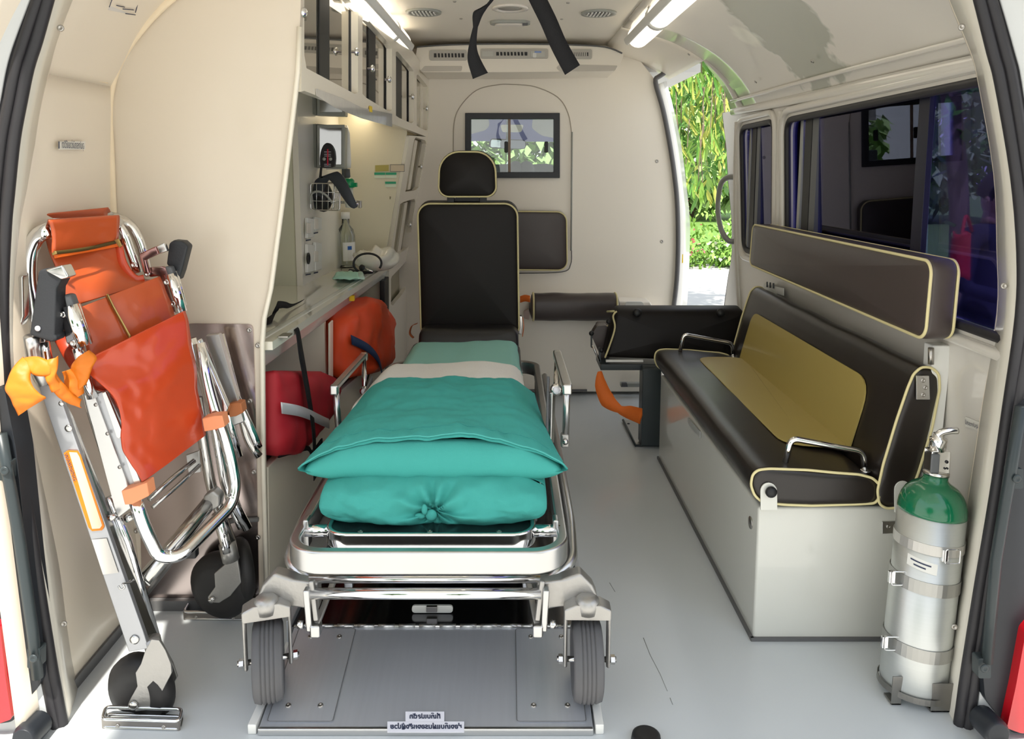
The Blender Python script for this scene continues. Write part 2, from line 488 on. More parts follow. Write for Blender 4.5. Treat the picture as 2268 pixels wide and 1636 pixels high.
def reflection_paint():  # grey-green and cream patches put the glossy wall's reflections into its colour
    m = M_WALLR.copy(); m.name = 'white_paint_with_reflection'; nt = m.node_tree; b = nt.nodes['Principled BSDF']
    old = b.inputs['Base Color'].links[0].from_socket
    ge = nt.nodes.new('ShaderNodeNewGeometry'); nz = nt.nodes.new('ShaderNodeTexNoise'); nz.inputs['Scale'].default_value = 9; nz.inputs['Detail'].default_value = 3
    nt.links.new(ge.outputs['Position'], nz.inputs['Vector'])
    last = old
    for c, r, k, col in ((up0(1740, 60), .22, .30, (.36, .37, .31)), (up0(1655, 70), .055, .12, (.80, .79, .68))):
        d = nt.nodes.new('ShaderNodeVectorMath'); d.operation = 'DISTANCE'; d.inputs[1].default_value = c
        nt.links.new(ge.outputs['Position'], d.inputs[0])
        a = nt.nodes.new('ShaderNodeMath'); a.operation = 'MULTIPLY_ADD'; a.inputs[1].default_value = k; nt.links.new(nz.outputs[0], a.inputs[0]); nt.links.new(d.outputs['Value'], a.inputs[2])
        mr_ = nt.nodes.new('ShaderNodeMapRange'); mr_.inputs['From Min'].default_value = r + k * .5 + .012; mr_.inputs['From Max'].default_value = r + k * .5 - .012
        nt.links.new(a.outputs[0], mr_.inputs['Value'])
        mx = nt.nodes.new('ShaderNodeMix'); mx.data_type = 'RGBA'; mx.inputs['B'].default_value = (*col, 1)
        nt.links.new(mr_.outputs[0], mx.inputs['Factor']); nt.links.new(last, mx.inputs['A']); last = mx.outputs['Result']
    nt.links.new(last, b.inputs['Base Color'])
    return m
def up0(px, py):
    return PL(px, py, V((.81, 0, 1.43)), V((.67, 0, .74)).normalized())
shell('wall_right_upper', PR, 1.30, 3.02, reflection_paint(), label='glossy cream upper right wall above the belt line')
# corner piece of upper right wall over the side door
i0 = [(.76, 1.475), (.62, 1.55), (.44, 1.60)]
shell('trim_1', i0, 3.02, 3.66, M_BULK, label='curved corner of the roof above the side door')
# right wall, lower: plate with the two windows, cut by the side door opening
def mpr(y, z): return V((Xr(z), y, z))
def pxr(px, py):
    p = P(px, py, 2.0)
    for _ in range(4): p = PX(px, py, Xr(p.z))
    return (p.y, p.z)
win1 = [pxr(1790, 520), pxr(1757, 268)]
BW = [(1.385, .735), (2.56, .735), (2.58, 1.215), (1.385, 1.228)]
SW = [(2.70, .735), (3.04, .735), (3.075, 1.215), (2.70, 1.22)]
def sh(l, d):
    cx = sum(p[0] for p in l) / len(l); cy = sum(p[1] for p in l) / len(l)
    return [(x + (d if x > cx else -d), y + (d if y > cy else -d)) for x, y in l]
door_edge = [pxr(1600, 250), pxr(1609, 330), pxr(1613, 400), pxr(1620, 480), pxr(1621, 560), pxr(1612, 620), pxr(1603, 690)]
ye = door_edge[-1][0]
outer = [(1.345, -.02), (ye + .02, -.02), (ye, .3)] + list(reversed(door_edge)) + [(3.02, 1.285), (1.345, 1.285)]
plate('wall_right', outer, [rq(BW, .05), rq(SW, .045)], mpr, (.03, 0, 0), M_WALLR)
struct(bpy.data.objects['wall_right'], 'glossy cream steel right wall panel with two windows')
wrt = bpy.data.objects['wall_right']
# small triangle above the door edge up to the cove
pts = [PL(x, y, (.86, 0, 1.385), V((.55, 0, .83)).normalized()) for x, y in ()]
def corner_strip():
    # upper wall between Y=3.02 and the slanted rear edge of the door opening
    mb = MB()
    q = spline([V((x, 0, z)) for x, z in PR[:3]], 5)
    e0, e1 = P(1600, 250, 3.2).y, 3.02
    vs = []
    for i, p in enumerate(q):
        t = i / (len(q) - 1)
        yb = 3.20 - .17 * t
        for j in range(3): vs.append(V((p.x, 3.0 + (yb - 3.0) * j / 2, p.z)))
    fs = [(i*3+j, i*3+j+1, i*3+j+4, i*3+j+3) for i in range(len(q)-1) for j in range(2)]
    mb.add(vs, fs, True)
    return struct(mb.build('trim_2', M_WALLR, solid=.02), 'upper rear corner of the side door opening')
corner_strip()
# belt-line ridge on the right wall, window flanges
mb = MB(); mb.tube(spline([mpr(1.38, 1.262) - V((.006,0,0)), mpr(1.9, 1.268) - V((.006,0,0)), mpr(2.6, 1.275) - V((.006,0,0)), mpr(3.18, 1.285) - V((.004,0,0))], 6), .016, 10, flat=(1, .6))
struct(mb.build('trim_3', M_WALLR, wrt), 'rounded ridge pressed along the belt line')
mb = MB(); mb.tube(spline([mpr(1.38, 1.305)+V((-.022,0,0)), mpr(2.2, 1.315)+V((-.028,0,0)), mpr(3.1, 1.32)+V((-.030,0,0))], 6), .007, 8)
struct(mb.build('trim_4', M_WALLR, wrt), 'thin upper lip of the belt line')
for i, wq in enumerate((BW, SW)):
    mb = MB(); mb.tube([mpr(y, z) - V((.002, 0, 0)) for y, z in rq(sh(wq, .03), .07, 6)], .013, 8, closed=True)
    struct(mb.build('trim_%d' % (5 + i), M_WALLR, wrt), 'pressed flange around the side window')
# pillar ridge between the two windows
mb = MB(); mb.tube(spline([mpr(2.62, 1.25) , mpr(2.635, 1.1), mpr(2.64, .95), mpr(2.65, .75)], 5), .014, 8, flat=(1,1))
struct(mb.build('trim_7', M_WALLR, wrt), 'pressed pillar rib between the side windows')
mb = MB(); mb.tube(spline([mpr(3.12, 1.24), mpr(3.14, 1.0), mpr(3.12, .7), mpr(3.06, .4)], 5), .012, 8)
struct(mb.build('trim_8', M_WALLR, wrt), 'pressed rib along the door pillar')
# windows
def window(idx, q, bars, label):
    w = MB(); w.tube([mpr(y, z) + V((.004, 0, 0)) for y, z in rq(q, .05, 6)], .011, 8, closed=True)
    o = struct(w.build('window_%d' % idx, M_SEAL), label)
    g = MB(); pts = [mpr(y, z) + V((.022, 0, 0)) for y, z in rq(q, .05, 6)]
    if idx == 1:
        z0, z1 = min(p[1] for p in q) + .004, max(p[1] for p in q) - .004
        for ya, yb2, mm in ((min(p[0] for p in q), 1.78, M_TINT2), (1.76, max(p[0] for p in q), M_TINT)):
            g = MB(); xo = .022 if mm is M_TINT else .03
            g.prism([mpr(y, z) + V((xo, 0, 0)) for y, z in ((ya, z0), (yb2, z0), (yb2, z1), (ya, z1))], (.003, 0, 0)); g.build('pane', mm, o)
    else:
        g.prism(pts, (.003, 0, 0)); g.build('pane', M_TINT, o, fix=True)
    for (yy, ww, mm) in bars:
        z0 = min(p[1] for p in q) ; z1 = max(p[1] for p in q)
        b = MB(); b.box(mpr(yy, z0) + V((.004, 0, 0)), mpr(yy + ww, z1) + V((.035, 0, 0)))
        b.build('window_bar', mm, o, .001)
    return o
window(1, BW, [(2.485, .02, M_GREY), (2.41, .055, M_BLACK), (2.36, .045, M_DGREY), (1.745, .045, mat('navy_sash', (.006, .006, .02), .4))], 'large blue-tinted sliding side window behind the bench')
window(2, SW, [(3.01, .018, M_GREY), (2.945, .05, M_BLACK), (2.90, .035, M_DGREY)], 'narrow blue-tinted side window near the side door')
# left wall: near strip, crease at z 1.26, cove up to the ceiling
PLW = [(-.895, 0), (-.915, .5), (-.91, .9), (-.89, 1.24)]
PLU = [(-.89, 1.24), (-.80, 1.385), (-.66, 1.50), (-.44, 1.60)]
shell('wall_left', PLW, 1.30, 3.75, M_WALL, label='cream gelcoat wall behind the folded chair')
shell('wall_left_upper', PLU, 1.30, 3.75, M_WALL, label='slanted cream upper left wall')
# yellowed sealant seams
mb = MB(); mb.tube(spline([(-.885,1.36,1.245), (-.882,1.5,1.25), (-.88,1.72,1.25)], 6), .010, 8, flat=(1,.5))
struct(mb.build('trim_9', M_STAIN), 'yellowed sealant along the crease of the left wall')
mb = MB(); mb.tube(spline([(-.893,1.742,.30), (-.900,1.742,.7), (-.897,1.742,1.05), (-.883,1.742,1.245), (-.80,1.742,1.375), (-.66,1.742,1.485), (-.47, 1.742, 1.58)], 8), .013, 8, flat=(1,.5))
struct(mb.build('trim_10', M_STAIN), 'yellowed sealant in the corner of the left wall')
# partition facing the viewer
YP = 1.75
part = [P(x, y, YP) for x, y in ((672, -160), (664, 60), (660, 160), (655, 205), (640, 330), (624, 460), (600, 640), (585, 705), (581, 760), (583, 1000), (592, 1345))]
pl = [V((p.x, 0, p.z)) for p in part]
pl = [(p.x, p.z) for p in pl]
outer = [(-.90, 0), (-.925, .5), (-.92, .9), (-.90, 1.24), (-.80, 1.39), (-.66, 1.51), (-.45, 1.61)] 
poly = outer + pl
plate('wall_partition', poly, [], lambda x, z: V((x, YP, z)), (0, .022, 0), M_WALL)
struct(bpy.data.objects['wall_partition'], 'cream partition panel facing the rear door')
# steel splash sheet screwed on the lower partition
sp = MB(); pts = [P(x, y, YP - .004) for x, y in rq([(300, 745), (420, 716), (560, 718), (566, 900), (574, 1335), (315, 1335)], 12)]
sp.prism(pts, (0, .004, 0))
shp = tag(sp.build('splash_sheet', mat('hazy_mirror_sheet', (.52, .44, .42), .20, metal=1, var=.03)), 'thin polished metal sheet screwed low on the cream partition', 'metal sheet')
for x, y in ((552, 731), (571, 765), (553, 888), (562, 1045), (571, 1190), (302, 1176)):
    screw(P(x, y, YP - .005), (0, -1, 0), .006, shp)
# narrow rim of partition edge
mb = MB(); mb.tube([p + V((0, -.002, 0)) for p in part[1:]], .006, 8)
struct(mb.build('trim_11', M_CAB), 'rounded front edge of the partition')
# floor mouldings
mb = MB(); mb.bar((-.888, 1.33, .012), (-.888, 1.745, .012), .014, .024)
struct(mb.build('baseboard_left', M_GREYM), 'dark grey floor moulding along the left wall')
mb = MB(); mb.bar((-.888, 1.738, .013), (-.575, 1.738, .013), .014, .026)
struct(mb.build('baseboard_partition', M_GREYM), 'dark grey floor moulding along the partition')
# wheel-arch moulding on the partition foot
mb = MB(); mb.tube([P(x, y, YP - .008) for x, y in ((322, 1318), (380, 1245), (430, 1190), (470, 1165), (520, 1152), (572, 1150))], .006, 8)
struct(mb.build('trim_12', M_GREYM), 'dark moulding curving over the wheel arch')
# ------------------------------------------------ bulkhead (far wall)
YB = 3.62
ob, nb = V((0, YB, 0)), V((0, 1, 0))
edge = [(1452, 178), (1468, 240), (1482, 310), (1493, 380), (1500, 450), (1502, 540), (1499, 620), (1491, 690), (1486, 740)]
outer = [(-.98, -.02), (.79, -.02)] + [(PL(x, y, ob, nb).x, PL(x, y, ob, nb).z) for x, y in reversed(edge)] + [(.60, 1.56), (.44, 1.62), (-.98, 1.62)]
wq = [PL(x, y, ob, nb) for x, y in ((1036, 388), (1234, 388), (1234, 256), (1036, 256))]
hole = [(p.x, p.z) for p in wq]
plate('wall_back', outer, [hole], lambda x, z: V((x, YB, z)), (0, .03, 0), M_BULK)
wbk = struct(bpy.data.objects['wall_back'], 'cream bulkhead between cabin and patient room')
# outline groove of the blocked-off doorway
g = spline([P(x, y, YB - .001) for x, y in ((1003, 470), (1004, 330), (1006, 270), (1020, 235), (1055, 200), (1100, 188), (1135, 187), (1185, 192), (1235, 215), (1258, 250), (1266, 295), (1267, 330))], 5)
struct(MB().tube(g, .0022, 6).build('trim_13', mat('groove_shadow_line', (.45, .40, .32), .7), wbk), 'thin seam arching around the bulkhead panel')
struct(MB().tube([P(1267, 292, YB - .004), P(1266, 430, YB - .004), P(1265, 555, YB - .004)], .004, 6).build('trim_14', M_GREY, wbk), 'grey metal edge strip of the bulkhead panel')
struct(MB().tube(spline([P(1266, 555, YB - .002), P(1264, 585, YB - .002), P(1245, 602, YB - .002), P(1150, 605, YB - .002)], 5), .0022, 6).build('trim_15', M_GREYM, wbk), 'seam below the bulkhead cushion')
for x, y in ((1455, 357), (1466, 535)):
    screw(P(x, y, YB - .001), (0, -1, 0), .008, wbk)
# sliding window in the bulkhead
def frame_tube(name, rectpx, Y, wpx, depth, m, parent=None):
    x0, y0, x1, y1 = rectpx
    o_, i_ = [(x0, y1), (x1, y1), (x1, y0), (x0, y0)], [(x0 + wpx, y1 - wpx), (x1 - wpx, y1 - wpx), (x1 - wpx, y0 + wpx), (x0 + wpx, y0 + wpx)]
    return plate(name, o_, [i_], lambda x, y: P(x, y, Y), (0, depth, 0), m, parent, .002)
w3 = frame_tube('window_3', (1030, 250, 1240, 394), YB - .018, 13, .05, M_TRIMD)
struct(w3, 'black framed sliding window in the bulkhead')
slabY('pane', [(1042, 382), (1130, 382), (1130, 262), (1042, 262)], YB + .004, M_PANE, .004, w3, 0)
slabY('pane', [(1122, 382), (1229, 382), (1229, 262), (1122, 262)], YB + .014, M_PANE, .004, w3, 0)
slabY('sash_bar', [(1125, 381), (1131, 381), (1131, 262), (1125, 262)], YB - .002, mat('brown_sash', (.30, .22, .16), .5), .006, w3)
for x in (1121, 1210):
    slabY('sash_handle', rq([(x - 4, 338), (x + 4, 338), (x + 4, 313), (x - 4, 313)], 3), YB - .014, M_BLACK, .012, w3, .001)
# low console under the bulkhead
mb = MB()
cfr = [P(x, y, 3.50) for x, y in ((1130, 868), (1470, 868), (1470, 720), (1440, 668), (1130, 660))]
mb.prism(cfr, (0, .12, 0)); 
con = tag(mb.build('console_box', M_BULK, None, .008, 3), 'low white moulded box along the foot of the bulkhead', 'storage box')
struct(MB().bar(P(1130, 864, 3.49), P(1300, 864, 3.49), .01, .008).build('baseboard_back', M_GREYM), 'thin grey joint at the foot of the bulkhead box')
slabY('access_lid', rq([(1385, 695), (1432, 695), (1424, 668), (1385, 668)], 6), 3.492, M_WHITE, .01, con, .002)
slabY('floor_track', [(1375, 857), (1440, 857), (1440, 849), (1375, 849)], 3.44, M_GREY, .03, con, .002)
slabY('track_stop', [(1376, 857), (1391, 857), (1389, 848), (1378, 848)], 3.42, M_DGREY, .02, con, .002)
# side door opening: seal on the bulkhead edge, outer white post, door seal on the rear edge
sl = spline([P(x, y, YB - .012) for x, y in ((1530, 132), (1500, 146), (1462, 168), (1452, 182), (1468, 240), (1482, 310), (1493, 380), (1500, 450), (1502, 540), (1499, 620), (1491, 690), (1484, 760))], 4)
struct(MB().tube(sl, .011, 8).build('trim_16', mat('grey_door_seal', (.12, .12, .125), .45)), 'grey rubber seal on the front edge of the side doorway')
po = [(1466, 186), (1482, 250), (1495, 320), (1505, 400), (1512, 480), (1511, 560), (1506, 640), (1498, 700), (1490, 860)]
pi_ = [(1474, 180), (1492, 250), (1508, 330), (1518, 410), (1526, 490), (1525, 570), (1522, 640), (1518, 700), (1512, 860)]
mb = MB(); A = spline([P(x - 8, y, YB + .01) for x, y in po], 3); B = spline([P(x, y, YB + .12) for x, y in pi_], 3)
mb.grid(lambda u, v: A[round(v * (len(A) - 1))].lerp(B[round(v * (len(B) - 1))], u), 2, len(A) - 1)
struct(mb.build('trim_17', M_BODY, solid=.01), 'white post at the front of the side doorway')
slabY('warning_tab', [(1500, 583), (1513, 582), (1513, 563), (1499, 563)], YB + .035, M_YELLOW, .002, bpy.data.objects['trim_17'], 0)
sl = spline([mpr(*q) + V((.012, .012, 0)) for q in door_edge] + [mpr(ye + .02, .3) + V((.012, .01, 0))], 4)
struct(MB().tube(sl, .010, 8).build('trim_18', M_SEAL, wrt), 'black rubber seal on the rear edge of the side doorway')
# grab handle on the door pillar
gh = thing('grab_handle', 'grey plastic grab handle on the pillar beside the open side door', 'handle', mpr(3.1, .95))
hp = [PX(x, y, X) for x, y, X in ((1632, 392, .94), (1612, 393, .915), (1598, 405, .90), (1592, 430, .895), (1590, 465, .895), (1595, 500, .895), (1604, 522, .90), (1616, 534, .92), (1630, 533, .945))]
MB().tube(spline(hp, 5), .012, 10, flat=(1, .8)).build('grip', mat('warm_grey_plastic', (.27, .27, .25), .35, coat=.3), gh)
# ------------------------------------------------ rear door frame around the picture
Lt = [(-200,235,190,140),(-40,175,130,82),(0,158,118,68),(90,124,95,34),(150,108,76,16),(225,90,60,2),(310,76,45,-15),(426,64,33,-28),(500,56,26,-34),(650,50,20,-40),(820,60,24,-36),(920,80,42,-10),(1170,120,78,35),(1270,135,92,50),(1394,150,112,68),(1518,170,132,95),(1636,212,158,122),(1700,262,205,165)]
Rt = [(-200,2030,2075,2130),(-40,2095,2145,2200),(0,2106,2157,2213),(115,2153,2185,2246),(184,2170,2203,2262),(385,2204,2239,2290),(556,2211,2253,2305),(700,2211,2250,2300),(900,2178,2224,2262),(1100,2148,2195,2230),(1305,2116,2160,2198),(1485,2085,2130,2175),(1636,2053,2105,2148),(1700,2000,2055,2100)]
def loop(k, Y, ox=0):
    l = [(r[k] - ox, r[0]) for r in Lt]; r_ = [(r[k] + ox, r[0]) for r in Rt]
    top = [(1600, -340 - ox), (1124, -352 - ox), (660, -345 - ox)]
    bot = [(420, 1775 + ox), (1124, 1790 + ox), (1850, 1775 + ox)]
    q = l + bot + list(reversed(r_)) + top
    q = [P(x, y, Y) for x, y in q]
    q = q + [q[0]]
    return spline(q, 4)[:-1]
def band(name, A, B, m, sm=True, solid=.004):
    n = len(A)
    mb = MB(); mb.add(A + B, [(i, (i + 1) % n, (i + 1) % n + n, i + n) for i in range(n)], sm)
    return struct(mb.build(name, m, solid=solid))
Ain, Bls, Cse = loop(1, 1.46), loop(2, 1.36), loop(3, 1.345)
Abk = [p + V((0.03 * (1 if p.x > 0 else -1), .05, 0)) for p in Ain]
jf = band('door_frame_lip', Ain, Bls, mat('cream_door_lip', (.64, .61, .53), .3, coat=.4, var=.015))
jf['label'] = 'cream painted inner lip of the rear door opening'
band('door_frame_return', Abk, Ain, M_WALL)['label'] = 'return edge of the rear door opening'
band('rear_seal', Bls, Cse, M_SEAL)['label'] = 'black rubber weatherstrip of the rear door opening'
def lerpl(A, B, t): return [a.lerp(b, t) for a, b in zip(A, B)]
for i, (t, r) in enumerate(((.18, .0105), (.62, .0095))):
    mb = MB(); mb.tube([p + V((0, -.004, 0)) for p in lerpl(Bls, Cse, t)], r, 8, closed=True)
    struct(mb.build('rear_seal_bead', M_SEAL, bpy.data.objects['rear_seal']))
Ob = [p + V(((.35 if p.x > 0 else -.35), -.02, (.3 if p.z > 1.3 else (-.25 if p.z < -.02 else 0)))) for p in Cse]
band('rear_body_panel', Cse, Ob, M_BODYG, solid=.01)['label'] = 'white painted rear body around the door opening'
for x, y in ((134, 62), (141, 1381)): screw(P(x, y, 1.40), (.3, -1, 0), .006, jf)
for x, y in ((2224, 633), (2114, 1388), (2130, 60)): screw(P(x, y, 1.40), (-.3, -1, 0), .006, jf)
# dark corner trims and tail lights outside the opening
def corner(px_pts, lens_pts, rail, Y, lab, side):
    t = slabY('corner_trim', rq(px_pts, 10), Y, M_TRIMD, .05, None, .004)
    tag(t, 'dark plastic corner trim outside the %s edge of the rear opening' % lab, 'trim panel')
    r = MB(); r.tube([P(x, y, Y - .012) for x, y in rail], .010, 8); r.build('rail', M_CHAR, t)
    for x, y in rail[::len(rail) - 1]:
        pass
    l = slabY('tail_lamp', rq(lens_pts, 6), Y - .02, M_RED, .05, None, .006)
    tag(l, 'red tail lamp at the %s edge of the photo' % lab, 'tail light')
    return t
tl = corner([(-260, 820), (10, 860), (36, 1000), (62, 1250), (92, 1508), (28, 1598), (-260, 1640)], [(-160, 1330), (0, 1390), (12, 1500), (26, 1592), (-8, 1604), (-160, 1600)],
       [(2, 960), (20, 1060), (44, 1200), (72, 1395), (84, 1500)], 1.325, 'left', -1)
tr = corner([(2500, 760), (2262, 900), (2222, 1150), (2176, 1475), (2182, 1548), (2240, 1622), (2500, 1640)], [(2460, 1180), (2272, 1400), (2250, 1520), (2230, 1612), (2262, 1624), (2460, 1610)],
       [(2262, 900), (2236, 1060), (2206, 1240), (2186, 1465)], 1.325, 'right', 1)
for t, x, y in ((tl, 10, 1042), (tl, 74, 1458), (tr, 2253, 1060), (tr, 2181, 1480)):
    screw(P(x, y, 1.30), (0, -1, 0), .008, t, M_CHAR)
    slabY('clip', rq([(x - 14, y + 22), (x + 14, y + 22), (x + 14, y - 22), (x - 14, y - 22)], 5), 1.31, M_CHAR, .02, t, .002)
for (x, y, lab) in ((66, 1622, 'left'), (2196, 1610, 'right')):
    b = MB(); c = P(x, y, 1.30)
    b.lathe([(.024, .03), (.024, -.012), (.019, -.022), (0, -.024)], c, (0, 1, -.1), 18)
    b.box(c + V((-.008, -.04, -.03)), c + V((.024, .0, -.016)))
    tag(b.build('rubber_buffer', M_TRIMD, None, .001), 'black rubber door buffer below the %s tail lamp' % lab, 'buffer')
# bumper side of the body, front outside: cabin shell beyond the bulkhead
mb = MB(); mb.box((-.9, 3.66, 1.50), (.9, 5.0, 1.54))
struct(mb.build('ceiling_cabin', mat('cabin_lining', (.62, .62, .62), .8)), 'grey lining of the driver cabin roof')
mb = MB()
mb.prism([V((-.95, 5.0, 1.50)), V((-.95, 5.02, 1.12)), V((.95, 5.02, 1.12)), V((.95, 5.0, 1.50))], (0, .05, 0))
# windscreen header (blue shade band of the windscreen above)
hd = MB(); hd.prism([P(x, y, 4.8) for x, y in ((1020, 312), (1250, 314), (1250, 240), (1020, 240))], (0, .02, 0))
struct(hd.build('cabin_header', mat('lilac_shade_band', (.30, .30, .52), .5)), 'lilac shade band over the windscreen')
for i, pts in enumerate(([(1030, 300), (1075, 288), (1084, 278), (1082, 262), (1030, 262)], [(1180, 262), (1178, 284), (1200, 300), (1250, 310), (1250, 262)])):
    sv = tag(slabY('sun_visor', rq(pts, 6), 4.5, mat('visor_grey', (.55, .53, .52), .8), .02, None, .003), 'grey folded sun visor seen through the %s half of the bulkhead window' % ('left', 'right')[i], 'sun visor')
    q = P(pts[-1][0], 262, 4.5); MB().box(q + V((-.03, 0, -.02)), V((q.x + .03, 4.51, 1.505))).build('visor_mount', M_DGREY, sv)
slabY('console_lamp', rq([(1112, 292), (1155, 292), (1160, 276), (1108, 276)], 5), 4.45, M_LAMP, .05, None, .004)
tag(bpy.data.objects['console_lamp'], 'pale roof console lamp seen at the top of the bulkhead window', 'roof lamp')
mr = slabY('rear_view_mirror', rq([(1082, 328), (1165, 330), (1165, 310), (1086, 306)], 8), 4.5, M_DGREY, .03, None, .003)
MB().tube([P(1124, 308, 4.5), P(1126, 262, 4.5), V((P(1126, 262, 4.5).x, 4.5, 1.51))], .01, 8).build('mirror_stem', M_DGREY, mr)
tag(mr, 'wide rear-view mirror hanging over the dashboard', 'mirror')
slabY('mirror_glass', rq([(1086, 326), (1110, 327), (1110, 310), (1088, 308)], 5), 4.492, M_CHROME, .004, mr)
slabY('mirror_shell', rq([(1108, 328), (1163, 329), (1163, 311), (1108, 310)], 6), 4.488, mat('lilac_grey', (.42, .43, .50), .5), .006, mr)
ds = slab('dashboard', [(1020, 392, 4.55), (1250, 392, 4.55), (1250, 366, 4.55), (1225, 366, 4.55), (1210, 362, 4.55), (1180, 364, 4.55), (1150, 362, 4.55), (1100, 364, 4.55), (1020, 364, 4.55)], M_DGREY, .25, None, .01)
MB().box((-.85, 4.6, 0), (.85, 4.78, 1.0)).build('lower_dash', M_DGREY, ds)
tag(ds, 'dark dashboard at the bottom of the bulkhead window', 'dashboard')
for i, (x, w) in enumerate(((1142, 17), (1166, 20))):
    c = P(x, 376, 4.3)
    b = MB(); b.sphere(c, .045, 14, (1, .6, 1.1))
    tag(b.build('seat_headrest', mat('cabin_seat_grey', (.12, .12, .13), .8)), 'grey cabin headrest behind the bulkhead window, %s of two' % ('left', 'right')[i], 'headrest')
mb = MB(); mb.prism([V((-.86, 1.27, 1.70)), V((.86, 1.27, 1.70)), V((.86, -.30, 1.84)), V((-.86, -.30, 1.84))], (0, .01, .05))  # out-of-view tailgate, added to keep sun and sky off the rear
struct(mb.build('shade_tailgate', M_BODY, None, .02), 'unseen raised white tailgate above the viewer, added to shade the rear opening')
mb = MB(); mb.box((-.95, 1.27, 1.66), (.95, 5.1, 1.72))
struct(mb.build('roof', M_BODY, None, .02), 'white outer roof of the ambulance')
# ------------------------------------------------ outside
mb = MB(); mb.box((-30, -20, -.70), (30, 13.6, -.65))
struct(mb.build('pavement', M_PAVE), 'sunlit pale concrete pavement outside')
mb = MB(); mb.box((-40, 13.6, -.70), (50, 60, -.62))
struct(mb.build('lawn', M_GRASS), 'green lawn beyond the pavement')
# ================================================================ LEFT CABINETS AND COUNTER
FN = (1.75, -.467)
def Xf(Y, z):
    c = max(0, min(1, (1.2 - z) / .6))
    return -.467 + .0514 * (Y - 1.75) - .115 * c
pU = plane3((Xf(1.75, 1.2), 1.75, 1.2), (Xf(3.6, 1.2), 3.6, 1.2), (Xf(1.75, 1.5) + .01, 1.75, 1.5))
pM = plane3((Xf(1.75, 1.2), 1.75, 1.2), (Xf(3.6, 1.2), 3.6, 1.2), (Xf(1.75, .6), 1.75, .6))
pD = plane3((Xf(1.75, .6), 1.75, .6), (Xf(3.6, .6), 3.6, .6), (Xf(1.75, 0), 1.75, 0))
INW = V((-1, 0, 0))
cab = thing('wall_cabinet', 'cream overhead cabinet with four mirrored sliding-glass windows on the left', 'cabinet', (-.65, 2.6, 1.2))
W4 = [[(674, -150), (674, 122), (679, 151), (786, 208), (793, 205), (793, 25), (775, 2), (700, -110)],
      [(803, 37), (803, 208), (812, 217), (862, 247), (868, 243), (868, 108), (862, 97), (810, 38)],
      [(877, 115), (877, 256), (884, 261), (911, 273), (916, 269), (916, 158), (911, 150), (881, 114)],
      [(923, 167), (923, 278), (927, 281), (944, 289), (947, 286), (947, 192), (944, 187), (926, 165)]]
outer = [(670, -330), (669, 60), (668, 150), (667, 203), (674, 201), (700, 211), (800, 248), (914, 291), (945, 303), (951, 303), (953, 180), (940, 150), (905, 100), (830, 10), (700, -150)]
pix_plate('face_frame', outer, W4, pU[0], pU[1], INW * .02, M_CAB, cab)
mb = MB()  # carcass behind the face
bb = [PL(x, y, pU[0], pU[1]) for x, y in ((665, 205), (951, 305))]
mb.add([(-.48, 1.78, 1.238), (-.395, 3.6, 1.205), (-.88, 3.6, 1.375), (-.88, 1.78, 1.395), (-.48, 1.78, 1.248), (-.395, 3.6, 1.215), (-.88, 3.6, 1.385), (-.88, 1.78, 1.405)],
       [(0,1,2,3),(7,6,5,4),(0,4,5,1),(1,5,6,2),(2,6,7,3),(3,7,4,0)])
mb.build('bottom_panel', M_CAB, cab)
def inset(o, n, off): return (V(o) + V(off), n)
for i, (x0, x1, bars) in enumerate(((667, 793, ((708, 730), (778, 793))), (803, 868, ((817, 832), (855, 868))), (877, 916, ((877, 890), (905, 916))), (923, 947, ()))):
    ho = [(x0 - 4, W4[i][0][1] - 14), (x0 - 4, W4[i][2][1] + 8), (x1 + 3, W4[i][4][1] + 10), (x1 + 3, W4[i][5][1] - 30)]
    o2, n2 = inset(pU[0], pU[1], (-.024, 0, 0))
    g = MB(); g.prism([PL(x, y, o2, n2) for x, y in ho], INW * .004)
    gp = g.build('glass_door', M_MIRG if i < 3 else mat('cream_backed_glass', (.55, .50, .38), .06, metal=.4), cab)
    for (a, b) in bars:
        o3, n3 = inset(pU[0], pU[1], (-.0195, 0, 0))
        def yb(x): return W4[i][3][1] + (x - W4[i][3][0]) * ((W4[i][3][1] - W4[i][2][1]) / (W4[i][3][0] - W4[i][2][0]))
        def yt(x): return W4[i][7][1] + (x - W4[i][7][0]) * ((W4[i][6][1] - W4[i][7][1]) / (W4[i][6][0] - W4[i][7][0])) if i else -150 + (x - 667) * 1.3
        m_ = MB(); m_.prism([PL(x, y, o3, n3) for x, y in ((a, yb(a) + 2), (b, yb(b) + 2), (b, yt(b) - 3), (a, yt(a) - 3))], INW * .004)
        m_.build('door_edge_profile', M_BLACK if a != 778 else M_DGREY, cab, .002)
    if i == 3:
        o3, n3 = inset(pU[0], pU[1], (-.02, 0, 0))
        m_ = MB(); m_.prism([PL(x, y, o3, n3) for x, y in ((932, 283), (938, 286), (938, 183), (932, 176))], INW * .01); m_.build('door_edge_profile', M_CAB, cab, .001)
for x, y in ((786, 115), (667, 28), (821, 152), (859, 176), (911, 214), (942, 240)):
    c = PL(x, y, pU[0], pU[1]); k = MB()
    k.lathe([(.004, -.004), (.004, .006), (.011, .008), (.012, .013), (.008, .018), (0, .019)], c + V((-.006, 0, 0)), (1, -.1, 0), 14)
    k.build('knob', M_CHROME, cab)
